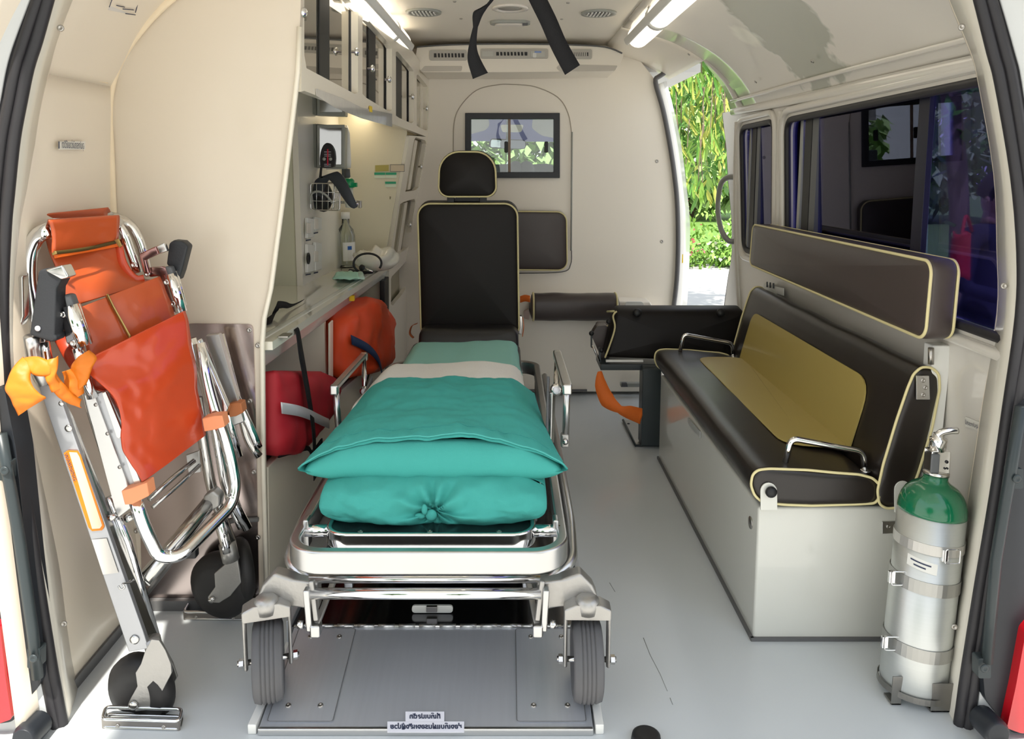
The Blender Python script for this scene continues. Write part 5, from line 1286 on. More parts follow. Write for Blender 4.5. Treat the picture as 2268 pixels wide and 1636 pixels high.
# teal sheet over the mattress
def sheetfn(w0, w1, y0, y1, zt, drop, wr, seed):
    def fn(u, v):
        Y = y0 + (y1 - y0) * v; hw = w0 + (w1 - w0) * v
        s = -1 + 2 * u; tot = hw + drop
        d = abs(s) * tot; sg = 1 if s > 0 else -1
        r = .035
        if d < hw - r: x, z = d, 0
        elif d < hw - r + r * 1.57:
            a = (d - hw + r) / r; x, z = hw - r + r * math.sin(a), -r * (1 - math.cos(a))
        else: x, z = hw + .004, -r - (d - hw - r * .57)
        p = V((XC + sg * x, Y, zt + z))
        nn = noise.fractal(V((p.x * 5 + seed, p.y * 2.2, p.z * 3)), 1, 2, 3)
        edge = max(0, 1 - (1 - v) * 12) ; 
        p += V((sg * .012 * nn if d > hw - r else 0, 0, wr * nn * (1 if d < hw else .3) - .05 * edge ** 2))
        return p
    return fn
sh1 = MB().grid(sheetfn(.228, .195, 1.62, 2.875, .420, .085, .010, 0), 60, 60).build('bed_sheet', M_TEALS, None, solid=.004)
tag(sh1, 'plain teal cotton sheet covering the stretcher mattress', 'sheet')
sh2 = MB().grid(sheetfn(.238, .216, 1.95, 2.42, .436, .062, .012, 5), 60, 40).build('white_blanket', M_WHITEC, None, solid=.006)
sh2.location.x -= .012; sh2.location.z += .003
tag(sh2, 'folded off-white flannel cloth across the teal sheet', 'cloth')
# pillows
def tear(t, a): return abs(t) ** a
def pillow(c0, w, l, h, zb, name, seed, tilt=0, square=4, wr=.006):
    """closed pillow: superellipse outline with pointed corners"""
    cx, cy = c0
    def half(sg):
        def fn(u, v):
            x = -1 + 2 * u; y = -1 + 2 * v
            e = max(0, (1 - abs(x) ** square)) ** .55 * max(0, (1 - abs(y) ** square)) ** .55
            pin = 1 - .045 * (1 - abs(x) ** 2) if True else 1
            X = x * w / 2 * (1 - .05 * (1 - y * y)); Y = y * l / 2 * (1 - .05 * (1 - x * x))
            n = noise.fractal(V((x * 2.2 + seed, y * 1.6, sg)), 1, 2, 4)
            return V((cx + X, cy + Y, zb + h * .5 + sg * e * h * .5 + wr * n * (e ** .5)))
        return fn
    mb = MB(); mb.grid(half(1), 56, 44); mb.grid(half(-1), 56, 44)
    return mb
# lower pillow with gathered knot at the front
def low_front(u, v):
    # u across, v over profile from back-bottom .. front .. back-top
    x = -1 + 2 * u
    ang = -math.pi * .5 + math.pi * v
    ex = max(0, 1 - abs(x) ** 5) ** .5
    hh = .050 * (.35 + .65 * ex); dd = .07 * (.5 + .5 * ex)
    y = -math.cos(ang) * dd; z = math.sin(ang) * hh
    k = x - .02
    pinch = math.exp(-(k / .16) ** 2) * math.cos(ang) ** 2
    rad = math.sin(math.atan2(z + .012, k * .235) * 9 + 2) * math.exp(-abs(k) * 2.2) * .013 * max(0, math.cos(ang))
    wav = .006 * noise.fractal(V((x * 5, z * 40, 3)), 1, 2, 3) + .005 * math.sin(x * 9 + z * 60) * max(0, math.cos(ang))
    return V((XC + .003 + x * .235, 1.545 + y + .028 * pinch - rad - wav, .370 + z + rad * .6 + .004 * noise.noise(V((x * 6, v * 5, 1)))))
mb = MB(); mb.grid(low_front, 110, 40)
mb.grid(lambda u, v: V((XC + .003 + (-1 + 2 * u) * .235, 1.545 + v * .34, .370 + .050 * (.35 + .65 * max(0, 1 - abs(-1 + 2 * u) ** 5) ** .5))), 110, 6)
mb.grid(lambda u, v: V((XC + .003 + (-1 + 2 * u) * .235, 1.545 + v * .34, .370 - .050 * (.35 + .65 * max(0, 1 - abs(-1 + 2 * u) ** 5) ** .5))), 110, 6)
lp = mb.build('pillow', M_TEAL); tag(lp, 'lower teal pillow with its case gathered into a knot at the front', 'pillow', 'teal pillows stacked on the stretcher')
def fold(name, pts, r, par, m=M_TEAL): MB().tube(spline([P(*p) for p in pts], 6), r, 8, flat=(1, .7)).build(name, m, par)
kn = MB()
kn.sphere(P(955, 1140, 1.495), .011, 14, (1.1, .6, 1.1)); kn.sphere(P(930, 1142, 1.495), .008, 12, (1.4, .6, .8)); kn.sphere(P(940, 1128, 1.49), .009, 12, (.7, .6, 1.3))
kn.build('gathered_knot', M_TEAL, lp)
# upper pillow: big case, open hem towards the viewer
def up_pil(sg):
    def fn(u, v):
        x = -1 + 2 * u; y = -1 + 2 * v        # y=-1 near
        Yn, Yf_ = 1.545, 2.06
        wn, wf = .284, .232
        hw = wn + (wf - wn) * v
        # pointed corners: edges bow inwards, near edge bows away from the viewer in the middle
        X = x * hw * (1 - .035 * (1 - y * y))
        Y = Yn + (Yf_ - Yn) * v + (.0 if y > 0 else 0) + .012 * (1 - x * x) * (1 if y < 0 else -1) * abs(y)
        e = max(0, 1 - abs(x) ** 3.2) ** .6
        ey = max(0, 1 - abs(y) ** 3.5) ** .5
        top = (.058 if y > 0 else .058 + .010 * y) * e * (.42 + .58 * ey) if sg > 0 else -.038 * e * (.42 + .58 * ey)
        if v > .93: top *= (1 - v) / .07
        zc = .446 + .012 * v
        n = noise.fractal(V((x * 2.0, y * 2.2, 7 * sg)), 1, 2, 4)
        n2 = math.sin(x * 42 + 3 * noise.noise(V((x * 6, 1, 1)))) * .0018 * math.exp(-((y + .86) / .10) ** 2)
        dr = -.016 * max(0, abs(x) - .7) / .3 + (.024 * (1 - x * x) * max(0, -y) ** 2 if sg > 0 else -.012 * (1 - x * x) * max(0, -y) ** 2)
        return V((XC + X, Y, zc + top + .011 * n * e + n2 + dr))
    return fn
mb = MB(); mb.grid(up_pil(1), 90, 60); mb.grid(up_pil(-1), 90, 60)
up = mb.build('pillow', M_TEAL, fix=True); tag(up, 'upper teal pillow, wide open case hem facing the viewer', 'pillow', 'teal pillows stacked on the stretcher')
# hem mouth: bulging front of the stuffing inside the hem
def mouth(u, v):
    x = -1 + 2 * u; a = -math.pi / 2 + math.pi * v
    e = max(0, 1 - abs(x) ** 3) ** .6
    return V((XC + x * .274, 1.572 - .040 * math.cos(a) * (.4 + .6 * e), .438 + .050 * math.sin(a) * e - .016 * max(0, abs(x) - .7) / .3 + .003 * noise.noise(V((x * 5, v * 3, 2)))))
MB().grid(mouth, 70, 14).build('pillow_front', M_TEAL, up)
hp_ = [up_pil(1)(k / 60, .012) + V((0, -.002, .0005)) for k in range(61)]
MB().tube(hp_, .0022, 6).build('hem_edge', mat('teal_hem', (.07, .40, .36), .85), up)
hp_ = [up_pil(1)(k / 60, .085) + V((0, 0, .0006)) for k in range(61)]
MB().tube(hp_, .0009, 5).build('hem_stitching', mat('teal_stitch', (.05, .33, .30), .85), up)
# attendant seat beyond the stretcher
se = thing('attendant_seat', 'tall dark brown attendant seat with headrest and cream piping behind the stretcher', 'seat', P(1036, 760, 2.93))
Ys = 2.93
cushion('backrest', [P(930, 738, Ys), P(1152, 738, Ys), P(1148, 449, Ys + .01), P(922, 449, Ys + .01)], (0, 1, .1), .085, (.05, .05, .018, .018), M_VINYLS, se, .012, .016, M_PIPE, .0038)
cushion('headrest', [P(968, 438, Ys), P(1102, 438, Ys), P(1098, 334, Ys + .005), P(972, 334, Ys + .005)], (0, 1, .05), .075, (.075, .075, .04, .04), M_VINYLS, se, .014, .016, M_PIPE, .0036)
cushion('seat_cushion', [P(925, 790, 2.80), P(1150, 790, 2.80), P(1148, 728, 2.84), P(928, 728, 2.84)], (0, 1, 0), .10, .03, M_VINYLB, se, .004, .012)
for x in (998, 1070): slabY('headrest_post', [(x - 8, 452), (x + 8, 452), (x + 8, 434), (x - 8, 434)], Ys + .03, M_BLACK, .02, se, .002)
slabY('neck_plate', rq([(996, 446), (1074, 446), (1060, 437), (1010, 437)], 4), Ys + .05, M_BLACK, .01, se, .002)
mb = MB(); mb.box((XC - .15, 2.95, .0), (XC + .15, 3.25, .36)); mb.build('pedestal', M_CHAR, se, .01)
slabY('recline_hinge', [(1146, 740), (1156, 740), (1156, 700), (1150, 700)], Ys + .02, M_STEEL, .03, se, .002)
strapmesh('orange_belt', [P(1158, 703, 2.95), P(1160, 722, 2.93), P(1157, 745, 2.93)], .02, M_ORB, se, .002, (0, 1, 0), widths=[.02, .035, .012])
strapmesh('orange_belt', [P(924, 716, 2.94), P(912, 722, 2.93), P(908, 738, 2.92), P(916, 748, 2.92)], .018, mat('dark_orange_webbing', (.40, .09, .015), .6), se, .002, (.2, 1, 0))
# ================================================================ RIGHT SIDE: BENCH, SEATS, OXYGEN
bn = thing('bench', 'long padded side bench on a glossy white box along the right wall', 'bench', (.73, 2.15, 0))
BX0, BX1, BY0, BY1, BZ = .555, .935, 1.618, 2.71, .315
mb = MB(); mb.box((BX0, BY0, 0), (BX1, BY1, BZ)); mb.build('box', M_BOX, bn, .007, 3)
mb = MB(); mb.bar((BX0 - .003, BY0 - .004, .004), (BX0 - .003, BY1, .004), .007, .008); mb.bar((BX0 - .006, BY0 - .003, .004), (.87, BY0 - .003, .004), .007, .008); mb.build('floor_moulding', M_GREYM, bn)
# seat cushion: rounded end profile swept along the bench
def roundbar(name, prof2, y0, y1, m, par, ends=.012):
    """closed profile of (x,z), swept along Y with softened ends"""
    c = V((sum(p[0] for p in prof2) / len(prof2), 0, sum(p[1] for p in prof2) / len(prof2)))
    n = len(prof2); vs = []; ys = [(y0 - .006, .3), (y0 - .006, .6), (y0 - .004, .9), (y0, .985), (y0 + ends, 1)]
    L = 26
    ys += [(y0 + ends + (y1 - y0 - 2 * ends) * k / L, 1) for k in range(1, L)]
    ys += [(y1 - ends, 1), (y1, .985), (y1 + .004, .9), (y1 + .006, .6), (y1 + .006, .3)]
    for y, s in ys:
        for x, z in prof2:
            p = c + (V((x, 0, z)) - c) * s; p.y = y
            w = noise.noise(V((x * 9, y * 6, z * 9))) * .003
            vs.append(p + V((w, 0, w)))
    k = len(ys)
    fs = [(i * n + j, i * n + (j + 1) % n, (i + 1) * n + (j + 1) % n, (i + 1) * n + j) for i in range(k - 1) for j in range(n)]
    fs += [tuple(range(n)), tuple((k - 1) * n + j for j in range(n))]
    return MB().add(vs, fs, True).build(name, m, par)
def prof_px(pts, Y): return [P(x, y, Y) for x, y in pts]
sp_px = [(1664, 1075), (1668, 1052), (1680, 1042), (1705, 1039), (1790, 1042), (1850, 1048), (1905, 1052), (1935, 1060), (1953, 1078), (1952, 1100), (1940, 1116), (1900, 1118), (1800, 1121), (1740, 1119), (1690, 1114), (1672, 1098)]
q = prof_px(sp_px, 1.598); q2 = fillet(q, .008, 3, closed=True)
seat = roundbar('seat_cushion', [(p.x, p.z) for p in q2], 1.604, 2.705, M_VINYL, bn)
for yy in (1.604, 2.705): MB().tube([V((p.x, yy + (-.002 if yy < 2 else .002), p.z)) for p in q2], .0030, 8, closed=True).build('piping', M_PIPE, seat)
ZS = P(1790, 1042, 1.604).z
def onseat(px, py, off=.002): return PZ(px, py, ZS + off)
def padsurf(name, pts, th, r, n3=None):
    q = fillet([V(p) for p in pts], r, 6, closed=True)
    d = (q[len(q) // 3] - q[0]).cross(q[2 * len(q) // 3] - q[0]).normalized()
    return q, d
# khaki insert on the seat
k0 = [onseat(1738, 978), onseat(1918, 1024), onseat(1640, 808), onseat(1552, 797)]
x0, x1 = .655, .815
ins = fillet([V((x0, 1.755, ZS + .001)), V((x1, 1.735, ZS - .002)), V((x1, 2.60, ZS)), V((x0, 2.60, ZS + .001))], .06, 6, closed=True)
MB().prism(ins, (0, 0, .004)).build('seat_insert', M_KHAKI, bn, .002)
# back cushion leaning against the wall
bt_, tt_ = (.812, .345), (.878, .632)
bq = [(.812, .330), (.806, .36), (.815, .42), (.838, .52), (.857, .59), (.868, .622), (.884, .637), (.905, .636), (.922, .622), (.926, .59), (.915, .50), (.892, .40), (.872, .335), (.852, .322), (.828, .320)]
bq3 = fillet([V((x, 0, z)) for x, z in bq], .008, 3, closed=True)
bk_ = roundbar('back_cushion', [(p.x, p.z) for p in bq3], 1.602, 2.705, M_VINYL, bn)
for yy in (1.602, 2.705): MB().tube([V((p.x, yy + (-.003 if yy < 2 else .003), p.z)) for p in bq3], .0030, 8, closed=True).build('piping', M_PIPE, bk_)
d = (V((.857, 0, .59)) - V((.815, 0, .42))); nrm = V((-d.z, 0, d.x)).normalized()
def onback(y, t): return V((.815, y, .42)) + d * t + nrm * .003
ins = fillet([onback(1.74, -.12), onback(1.74, .86), onback(2.60, .86), onback(2.60, -.12)], [.01, .07, .05, .01], 6, closed=True)
MB().prism(ins, nrm * .004).build('back_insert', M_KHAKI, bn, .002)
# low grab rails at both ends of the seat
def grab(yy, label_pts, w):
    a, b, c, e = label_pts
    p = fillet([a, b, c, e], .018)
    MB().tube(p, .0068, 12).build('grab_rail', M_CHROME, bn)
    for r in (a, e): MB().lathe([(.012, 0), (.012, .003), (.008, .005)], r, (0, 0, 1), 14).build('rail_foot', M_STEEL, bn)
y_ = 1.645
grab(y_, [P(1737, 1034, y_), P(1752, 970, y_), P(1912, 1000, y_), P(1916, 1044, y_)], 0)
y_ = 2.70
grab(y_, [P(1504, 790, y_ - .02), P(1514, 740, y_ - .02), P(1622, 760, y_ - .02), P(1624, 790, y_ - .02)], 0)
for x, y, Y in ((1788, 1038, 1.68), (1888, 1046, 1.68), (1538, 788, 2.66), (1615, 792, 2.66)):
    MB().lathe([(.014, -.01), (.014, .0), (.010, .005), (0, .006)], P(x, y, Y), (0, 0, 1), 14).build('black_knob', M_BLACK, bn)
# white end brackets with black knobs
for px_, py0, py1, kk in ((1703, 1070, 1130, 0), (2000, 1066, 1135, 1)):
    Y = 1.594
    q = [P(px_ - 18, py1, Y), P(px_ + 19, py1, Y)] + [P(px_ + math.cos(a) * 18.5, py0 + 18 - math.sin(a) * 19, Y) for a in [math.pi * k / 10 for k in range(11)]]
    MB().prism(q, (0, .004, 0)).build('end_bracket', M_BOX, bn, .001)
    MB().lathe([(.004, .0), (.0125, .004), (.0125, .008), (.009, .013), (0, .015)], P(px_ + (3 if kk == 0 else 8), py0 + 17, Y), (0, -1, 0), 18).build('black_knob', M_BLACK, bn)
# round lock, finger slot, latch plate
MB().lathe([(.014, 0), (.014, .002), (0, .003)], PX(1663, 1157, BX0), (-1, 0, 0), 18).build('round_lock', M_SCREW, bn)
q = [PX(x, y, BX0 - .001) for x, y in ((1526, 925), (1552, 955), (1552, 970), (1526, 940))]
MB().prism(q, (-.003, 0, 0)).build('finger_pull', mat('light_grey_pull', (.45, .46, .44), .4), bn)
MB().prism([P(x, y, BY0 - .003) for x, y in ((1954, 1155), (1990, 1154), (1990, 1180), (1954, 1182))], (0, .003, 0)).build('latch_plate', M_ALU, bn, .001)
screw(P(1968, 1166, BY0 - .004), (0, -1, 0), .005, bn)
# headrest cushion along the window
hc = thing('long_headrest', 'long grey-brown padded headrest bar below the right window', 'headrest', (.89, 2.1, .70))
cushion('pad', [V((.862, 1.555, .702)), V((.862, 2.72, .712)), V((.868, 2.72, .862)), V((.866, 1.555, .872))], (1, 0, 0), .062, .028, M_VINYLG, hc, .012, .012, M_PIPE, .0036, True)
# post carrying the headrest, hinge
ps = thing('headrest_post', 'square pale post holding the long headrest beside the oxygen cylinder', 'post', (.93, 1.60, .3))
mb = MB(); mb.prism([P(x, y, 1.60) for x, y in ((2066, 765), (2108, 765), (2086, 985), (2078, 1100), (2040, 1100), (2052, 985))], (0, .035, 0)); mb.build('post', M_WHITE, ps, .003)
slabY('hinge_plate', [(2030, 832), (2058, 832), (2060, 885), (2030, 885)], 1.588, M_ALU, .004, ps, .001)
for x, y in ((2045, 842), (2050, 858), (2045, 874)): screw(P(x, y, 1.587), (0, -1, 0), .005, ps)
MB().tube([P(2062, 770, 1.592), P(2062, 806, 1.592)], .006, 10).build('hinge_barrel', M_SCREW, ps)
# power outlet under the headrest at the far end
po_ = MB(); po_.prism([PX(x, y, .925) for x, y in ((1690, 628), (1735, 638), (1735, 655), (1690, 640))], (.003, 0, 0))
po_ = tag(po_.build('wall_socket', M_WHITE, None, .001), 'small wall socket under the far end of the long headrest', 'socket')
for x in (1699, 1706, 1713): MB().tube([PX(x, 622 + (x - 1690) * .2, .922), PX(x, 634 + (x - 1690) * .2, .922)], .003, 6).build('socket_hole', M_DGREY, po_)
# ------------------------------------------------ folded swivel seat on a pedestal
sw = thing('folding_seat', 'dark brown folded attendant seat on a charcoal pedestal before the bench', 'seat', (.55, 2.85, 0))
Yw = 2.86
ft = [(1342, 790), (1352, 686), (1652, 684), (1648, 720), (1634, 800), (1500, 806)]
def seatfn(u, v):
    pass
cushion('backrest', [P(1338, 794, Yw), P(1626, 806, Yw), P(1652, 688, Yw + .03), P(1362, 688, Yw + .03)], (0, 1, .15), .085, .022, M_VINYLS, sw, .012, .02)
MB().tube(spline([P(1366, 689, Yw - .004), P(1358, 700, Yw - .006), P(1362, 725, Yw - .008), P(1352, 760, Yw - .006), P(1340, 792, Yw - .004)], 5), .0036, 8).build('piping', M_PIPE, sw)
MB().tube([P(1345, 690, Yw + .085), P(1360, 689, Yw + .02)], .004, 8).build('piping', M_PIPE, sw)
cushion('seat_pad', [P(1330, 748, Yw + .16), P(1630, 748, Yw + .16), P(1630, 716, Yw + .20), P(1318, 722, Yw + .20)], (0, 1, .3), .05, .02, M_VINYLG, sw, .004, .01, M_PIPE, .003)
slabY('seat_shell', rq([(1310, 742), (1322, 722), (1345, 720), (1352, 790), (1335, 800)], 6), Yw + .09, M_VINYLG, .05, sw, .006)
for x in (1412, 1597): MB().lathe([(.016, -.01), (.016, .002), (.010, .007), (0, .008)], P(x, 692, Yw + .0), (0, -1, .3), 14).build('black_knob', M_BLACK, sw)
for x, y in ((1348, 712), (1310, 738), (1332, 775)): MB().sphere(P(x, y, Yw + .02), .010, 12).build('side_knob', M_BLACK, sw)
MB().box(P(1330, 820, Yw - .01), P(1470, 802, Yw + .02) + V((0, .12, 0))).build('seat_bracket', M_CHAR, sw, .003)
slabY('white_rail', [(1342, 802), (1425, 802), (1425, 797), (1342, 797)], Yw - .012, M_WHITE, .01, sw, .001)
for pts in ([(1309, 770), (1312, 770), (1312, 738), (1309, 738)], [(1327, 805), (1331, 805), (1331, 770), (1327, 770)]):
    slabY('link_arm', pts, Yw + .02, M_CHAR, .02, sw, .001)
tubep('link_rod', [(1312, 764, Yw + .02), (1328, 800, Yw + .02)], .004, M_STEEL, sw, 0)
slabY('pedestal', [(1420, 990), (1465, 990), (1465, 815), (1424, 815)], 2.80, M_CHAR, .075, sw, .008)
bp_ = [PZ(1380, 934, 0), PZ(1408, 991, 0), PZ(1470, 991, 0), PZ(1470, 930, 0)]
MB().prism([p + V((0, 0, .0005)) for p in bp_], (0, 0, .008)).build('floor_plate', mat('worn_plate_steel', (.50, .50, .49), .35, metal=.8), sw, .001)
MB().tube([p + V((0, 0, .008)) for p in bp_[:3]], .005, 8).build('plate_edge', M_CHAR, sw)
screw(PZ(1392, 938, .009), (0, 0, 1), .006, sw, M_BLACK)
ob_ = strapmesh('seat_belt', [P(1328, 822, 2.84), P(1330, 850, 2.82), P(1345, 885, 2.80), P(1372, 906, 2.78), P(1392, 912, 2.785), P(1422, 922, 2.80)], .05, M_ORB, None, .002, [(1, .2, .1), (1, .1, .5), (.6, 0, 1), (.4, 0, 1), (.3, .2, 1)], widths=[.015, .045, .06, .03, .05, .06])
tag(ob_, 'orange webbing belt looping down from the folded seat on the pedestal', 'seat belt')
# ------------------------------------------------ fold-down seat and back pad on the bulkhead
fs_ = thing('jump_seat', 'dark rolled jump seat cushion on the white box under the bulkhead pad', 'seat', P(1270, 712, 3.42))
pr = [P(1172, 708, 3.40), P(1172, 660, 3.40)]
mb = MB()
def jf_(u, v):
    x = 1172 + (1372 - 1172) * v; a = u * 6.283
    c = P(x, 679 , 3.45); k = 1
    if v < .04: k = v / .04
    if v > .96: k = (1 - v) / .04
    k = max(k, .02) ** .35
    sx, sz = .062, .062
    ca, sa = math.cos(a), math.sin(a)
    return c + V((0, sx * math.copysign(abs(ca) ** .7, ca) * k, sz * math.copysign(abs(sa) ** .7, sa) * k + .003 * noise.noise(V((x * .03, a, 0)))))
mb.grid(jf_, 26, 40, True, True); js = mb.build('cushion', M_VINYLG, fs_)
for v_ in (.045, .955): MB().tube([jf_(k / 26, v_) for k in range(26)], .0045, 6, closed=True).build('piping', M_PIPE, js)
slabY('hinge_block', rq([(1160, 705), (1172, 708), (1172, 684), (1160, 690)], 3), 3.42, mat('pinkish_plastic', (.42, .32, .28), .5), .03, fs_, .003)
strapmesh('orange_belt', [P(1152, 663, 3.40), P(1163, 660, 3.39), P(1174, 662, 3.38)], .03, M_ORB, fs_, .002, (0, .2, 1))
pd = thing('wall_pad', 'brown square back pad with cream piping on the bulkhead, half behind the tall seat', 'back pad', P(1180, 535, 3.58))
cushion('pad', [P(1088, 598, 3.56), P(1258, 600, 3.56), P(1256, 468, 3.56), P(1088, 466, 3.56)], (0, 1, 0), .05, .045, M_VINYLG, pd, .008, .012, M_PIPE, .0036)
# ------------------------------------------------ oxygen cylinder
top, bot = P(2064, 1150, 1.545), P(2017, 1505, 1.47)
# stand it upright: axis nearly vertical, leaning slightly to the wall
ba = PZ(2020, 1520, .012); ta = P(2070, 1075, ba.y + .02)
ax = (ta - ba).normalized(); Lc = (ta - ba).length
ox = thing('oxygen_cylinder', 'tall brushed aluminium oxygen cylinder with a green shoulder beside the bench', 'gas cylinder', ba)
R_ = .062
zs = (P(2060, 1148, ba.y - .02) - ba).length
MB().lathe([(R_ * .8, 0), (R_ * .95, .004), (R_, .016), (R_, zs)], ba, ax, 44).build('body', M_TANK, ox)
MB().lathe([(R_ + .0006, zs - .001), (R_ + .0006, zs + .004), (R_ * .985, zs + .016), (R_ * .93, zs + .028), (R_ * .83, zs + .040), (R_ * .68, zs + .050), (R_ * .50, zs + .057), (R_ * .40, zs + .061), (R_ * .36, zs + .066), (R_ * .36, zs + .074), (0, zs + .074)], ba, ax, 44).build('green_shoulder', M_GREEN, ox)
zt = zs + .074
MB().lathe([(.024, zt), (.024, zt + .006), (.015, zt + .008)], ba, ax, 24).build('collar', M_STEEL, ox)
tp_ = ba + ax * (zt + .006)
VK = .74
mb = MB(); mb.box(V((-.019, -.014, 0)), V((.019, .014, .062)))
mb.v = [tp_ + V((p.x, p.y, p.z * VK)) for p in mb.v]; vb = mb.build('valve_body', M_CHROME, ox, .002)
mb = MB(); mb.box(V((-.021, -.0175, .004)), V((-.004, -.013, .056))); mb.v = [tp_ + V((p.x, p.y, p.z * VK)) for p in mb.v]; mb.build('valve_plate', M_DGREY, ox, .002)
for dx, dz, r in ((.008, .034, .0032), (.005, .016, .002), (.010, .016, .002)): MB().lathe([(r, 0), (r, .0008), (0, .0008)], tp_ + V((dx + .003, -.0148, dz * VK)), (0, -1, 0), 12).build('port_hole', M_BLACK, ox)
MB().lathe([(.015, .044), (.015, .060), (.016, .062), (.016, .068), (.011, .070), (.010, .078), (0, .080)], tp_, (0, 0, 1), 20).build('valve_stem', M_CHROME, ox)
MB().tube(spline([tp_ + V((-.006, -.004, .074)), tp_ + V((.004, -.004, .082)), tp_ + V((.018, -.006, .086)), tp_ + V((.032, -.008, .087))], 4), .007, 10).build('toggle_lever', M_CHROME, ox)
def aring(h, r, w, name, m, par, a0=0, a1=360, th=.0015):
    x = ax.cross(V((0, 1, 0))).normalized(); y = ax.cross(x)
    n = 40; vs = []
    for k in range(n + 1):
        a = math.radians(a0 + (a1 - a0) * k / n)
        dv_ = x * math.cos(a) + y * math.sin(a)
        for hh in (h - w / 2, h + w / 2): vs.append(ba + ax * hh + dv_ * r)
    fs = [(2 * k, 2 * k + 1, 2 * k + 3, 2 * k + 2) for k in range(n)]
    return MB().add(vs, fs, False).build(name, m, par, solid=th)
h1 = Lc * .74; h2 = Lc * .555; h3 = Lc * .235
cr = thing('cylinder_bracket', 'steel clamp bands and floor cup holding the oxygen cylinder', 'bracket', ba)
aring(h1, R_ + .0012, .020, 'clamp_band', mat('thin_clear_band', (.50, .49, .46), .35, metal=.6), cr)
M_BAND = mat('band_steel', (.40, .40, .38), .38, metal=.9)
aring(h2, R_ + .0015, .026, 'clamp_band', M_BAND, cr); aring(h3, R_ + .0015, .026, 'clamp_band', M_BAND, cr)
def buckle(c, s=1):
    t = MB(); t.box(c + V((-.016, -.004, -.012)), c + V((-.004, .004, .012))); t.build('buckle', M_CHROME, cr, .001)
    MB().tube(fillet([c + V((-.012, -.006, .014)), c + V((.016, -.006, .014)), c + V((.016, -.006, -.014)), c + V((-.012, -.006, -.014))], .004, 3, closed=True), .0016, 6, closed=True).build('buckle_wire', M_CHROME, cr)
def front(h, dx=0): return ba + ax * h + V((dx, -math.sqrt(max(1e-6, R_ ** 2 - dx ** 2)) - .004, 0))
buckle(front(h1, .005)); buckle(front(h2, -.055) + V((-.012, .012, .01))); buckle(front(h3, -.055) + V((-.012, .012, .01)))
for h in (): MB().prism([ba + ax * (h + .03) + V((-R_ + .002, -.006, 0)), ba + ax * (h - .01) + V((-R_ - .004, -.006, 0)), ba + ax * (h - .01) + V((-R_ - .004, .05, 0)), ba + ax * (h + .03) + V((-R_ - .002, .05, 0))], (-.002, 0, 0)).build('clamp_lug', M_SCREW, cr)
cupm = mat('dull_bracket_steel', (.26, .25, .23), .35, metal=.9)
aring(.008, R_ + .003, .012, 'floor_cup', cupm, cr)
for dx, w in ((-.052, .02), (.030, .05)):
    c = ba + V((dx, -math.sqrt(R_ ** 2 - min(abs(dx), R_ * .95) ** 2) - .005, .0))
    MB().box(c + V((-w / 2, -.002, -.010)), c + V((w / 2, .001, .050))).build('cup_tab', cupm, cr, .001)
    MB().box(c + V((-w / 2, -.002, -.010)), c + V((w / 2, .03, -.006))).build('cup_foot', cupm, cr, .001)
mb = MB(); mb.box(ba + V((R_ + .004, -.02, 0)), ba + V((R_ + .014, .03, .34))); mb.v = [p + V(((p.z) * .11, 0, 0)) for p in mb.v]; mb.build('back_rail', cupm, cr)
# printed sticker on the cylinder
x_ = ax.cross(V((0, 1, 0))).normalized(); y_a = ax.cross(x_)
def cyl(a, h, r): return ba + ax * h + (V((1, 0, 0)) * math.sin(a) - V((0, 1, 0)) * math.cos(a)) * r
vs = []; n = 8
for k in range(n + 1):
    a = math.radians(-62 + 50 * k / n); sl_ = -.008 * k / n
    vs += [cyl(a, h1 - .036 + sl_, R_ + .0008), cyl(a, h1 - .014 + sl_, R_ + .0008)]
MB().add(vs, [(2*k, 2*k+1, 2*k+3, 2*k+2) for k in range(n)], True).build('sticker', mat('steel_sticker', (.66, .66, .62), .5), ox)
for hh, a0, a1 in ((-.021, -56, -22), (-.029, -50, -30)):
    vs = []
    for k in range(n + 1):
        a = math.radians(a0 + (a1 - a0) * k / n); sl_ = -.008 * ((math.degrees(a) + 62) / 50)
        vs += [cyl(a, h1 + hh + sl_ - .0015, R_ + .0012), cyl(a, h1 + hh + sl_ + .0015, R_ + .0012)]
    MB().add(vs, [(2*k, 2*k+1, 2*k+3, 2*k+2) for k in range(n)], True).build('printed_line', M_INK, ox)
# sticker on the right wall near the door lip
q = [pxr(x, y) for x, y in ((2140, 944), (2172, 955), (2172, 935), (2140, 922))]
q = [mpr(*p) - V((.001, 0, 0)) for p in q]
ws = tag(MB().prism(q, (-.0008, 0, 0)).build('wall_sticker', mat('aged_sticker', (.66, .64, .58))), 'small printed sticker on the right wall beside the cylinder', 'sticker')
text('lettering', 'อุปกรณ์', (q[0] + q[2]) / 2 - V((.0022, 0, 0)), q[1] - q[0], q[3] - q[0], .012, M_INK, ws, True, width=(q[1] - q[0]).length * .9)
# screws on the upper right wall
def up_pt(px, py):
    o, n = V((.81, 0, 1.43)), V((.67, 0, .74)).normalized(); return PL(px, py, o, n)
for x, y in ((1684, 170), (1812, 122), (1580, 206), (1535, 110)):
    p = up_pt(x, y) + V((-.016, 0, -.018))
    screw(p, (-.67, 0, -.74), .006, bpy.data.objects['wall_right_upper'])
# black rubber stop on the floor near the viewer
fs2 = MB(); c = PZ(1431, 1640, .0); fs2.lathe([(.028, 0), (.026, .012), (.020, .016), (.012, .014), (0, .014)], c, (0, 0, 1), 24)
tag(fs2.build('floor_buffer', M_BLACK), 'round black rubber stop on the floor at the bottom edge', 'door stop')
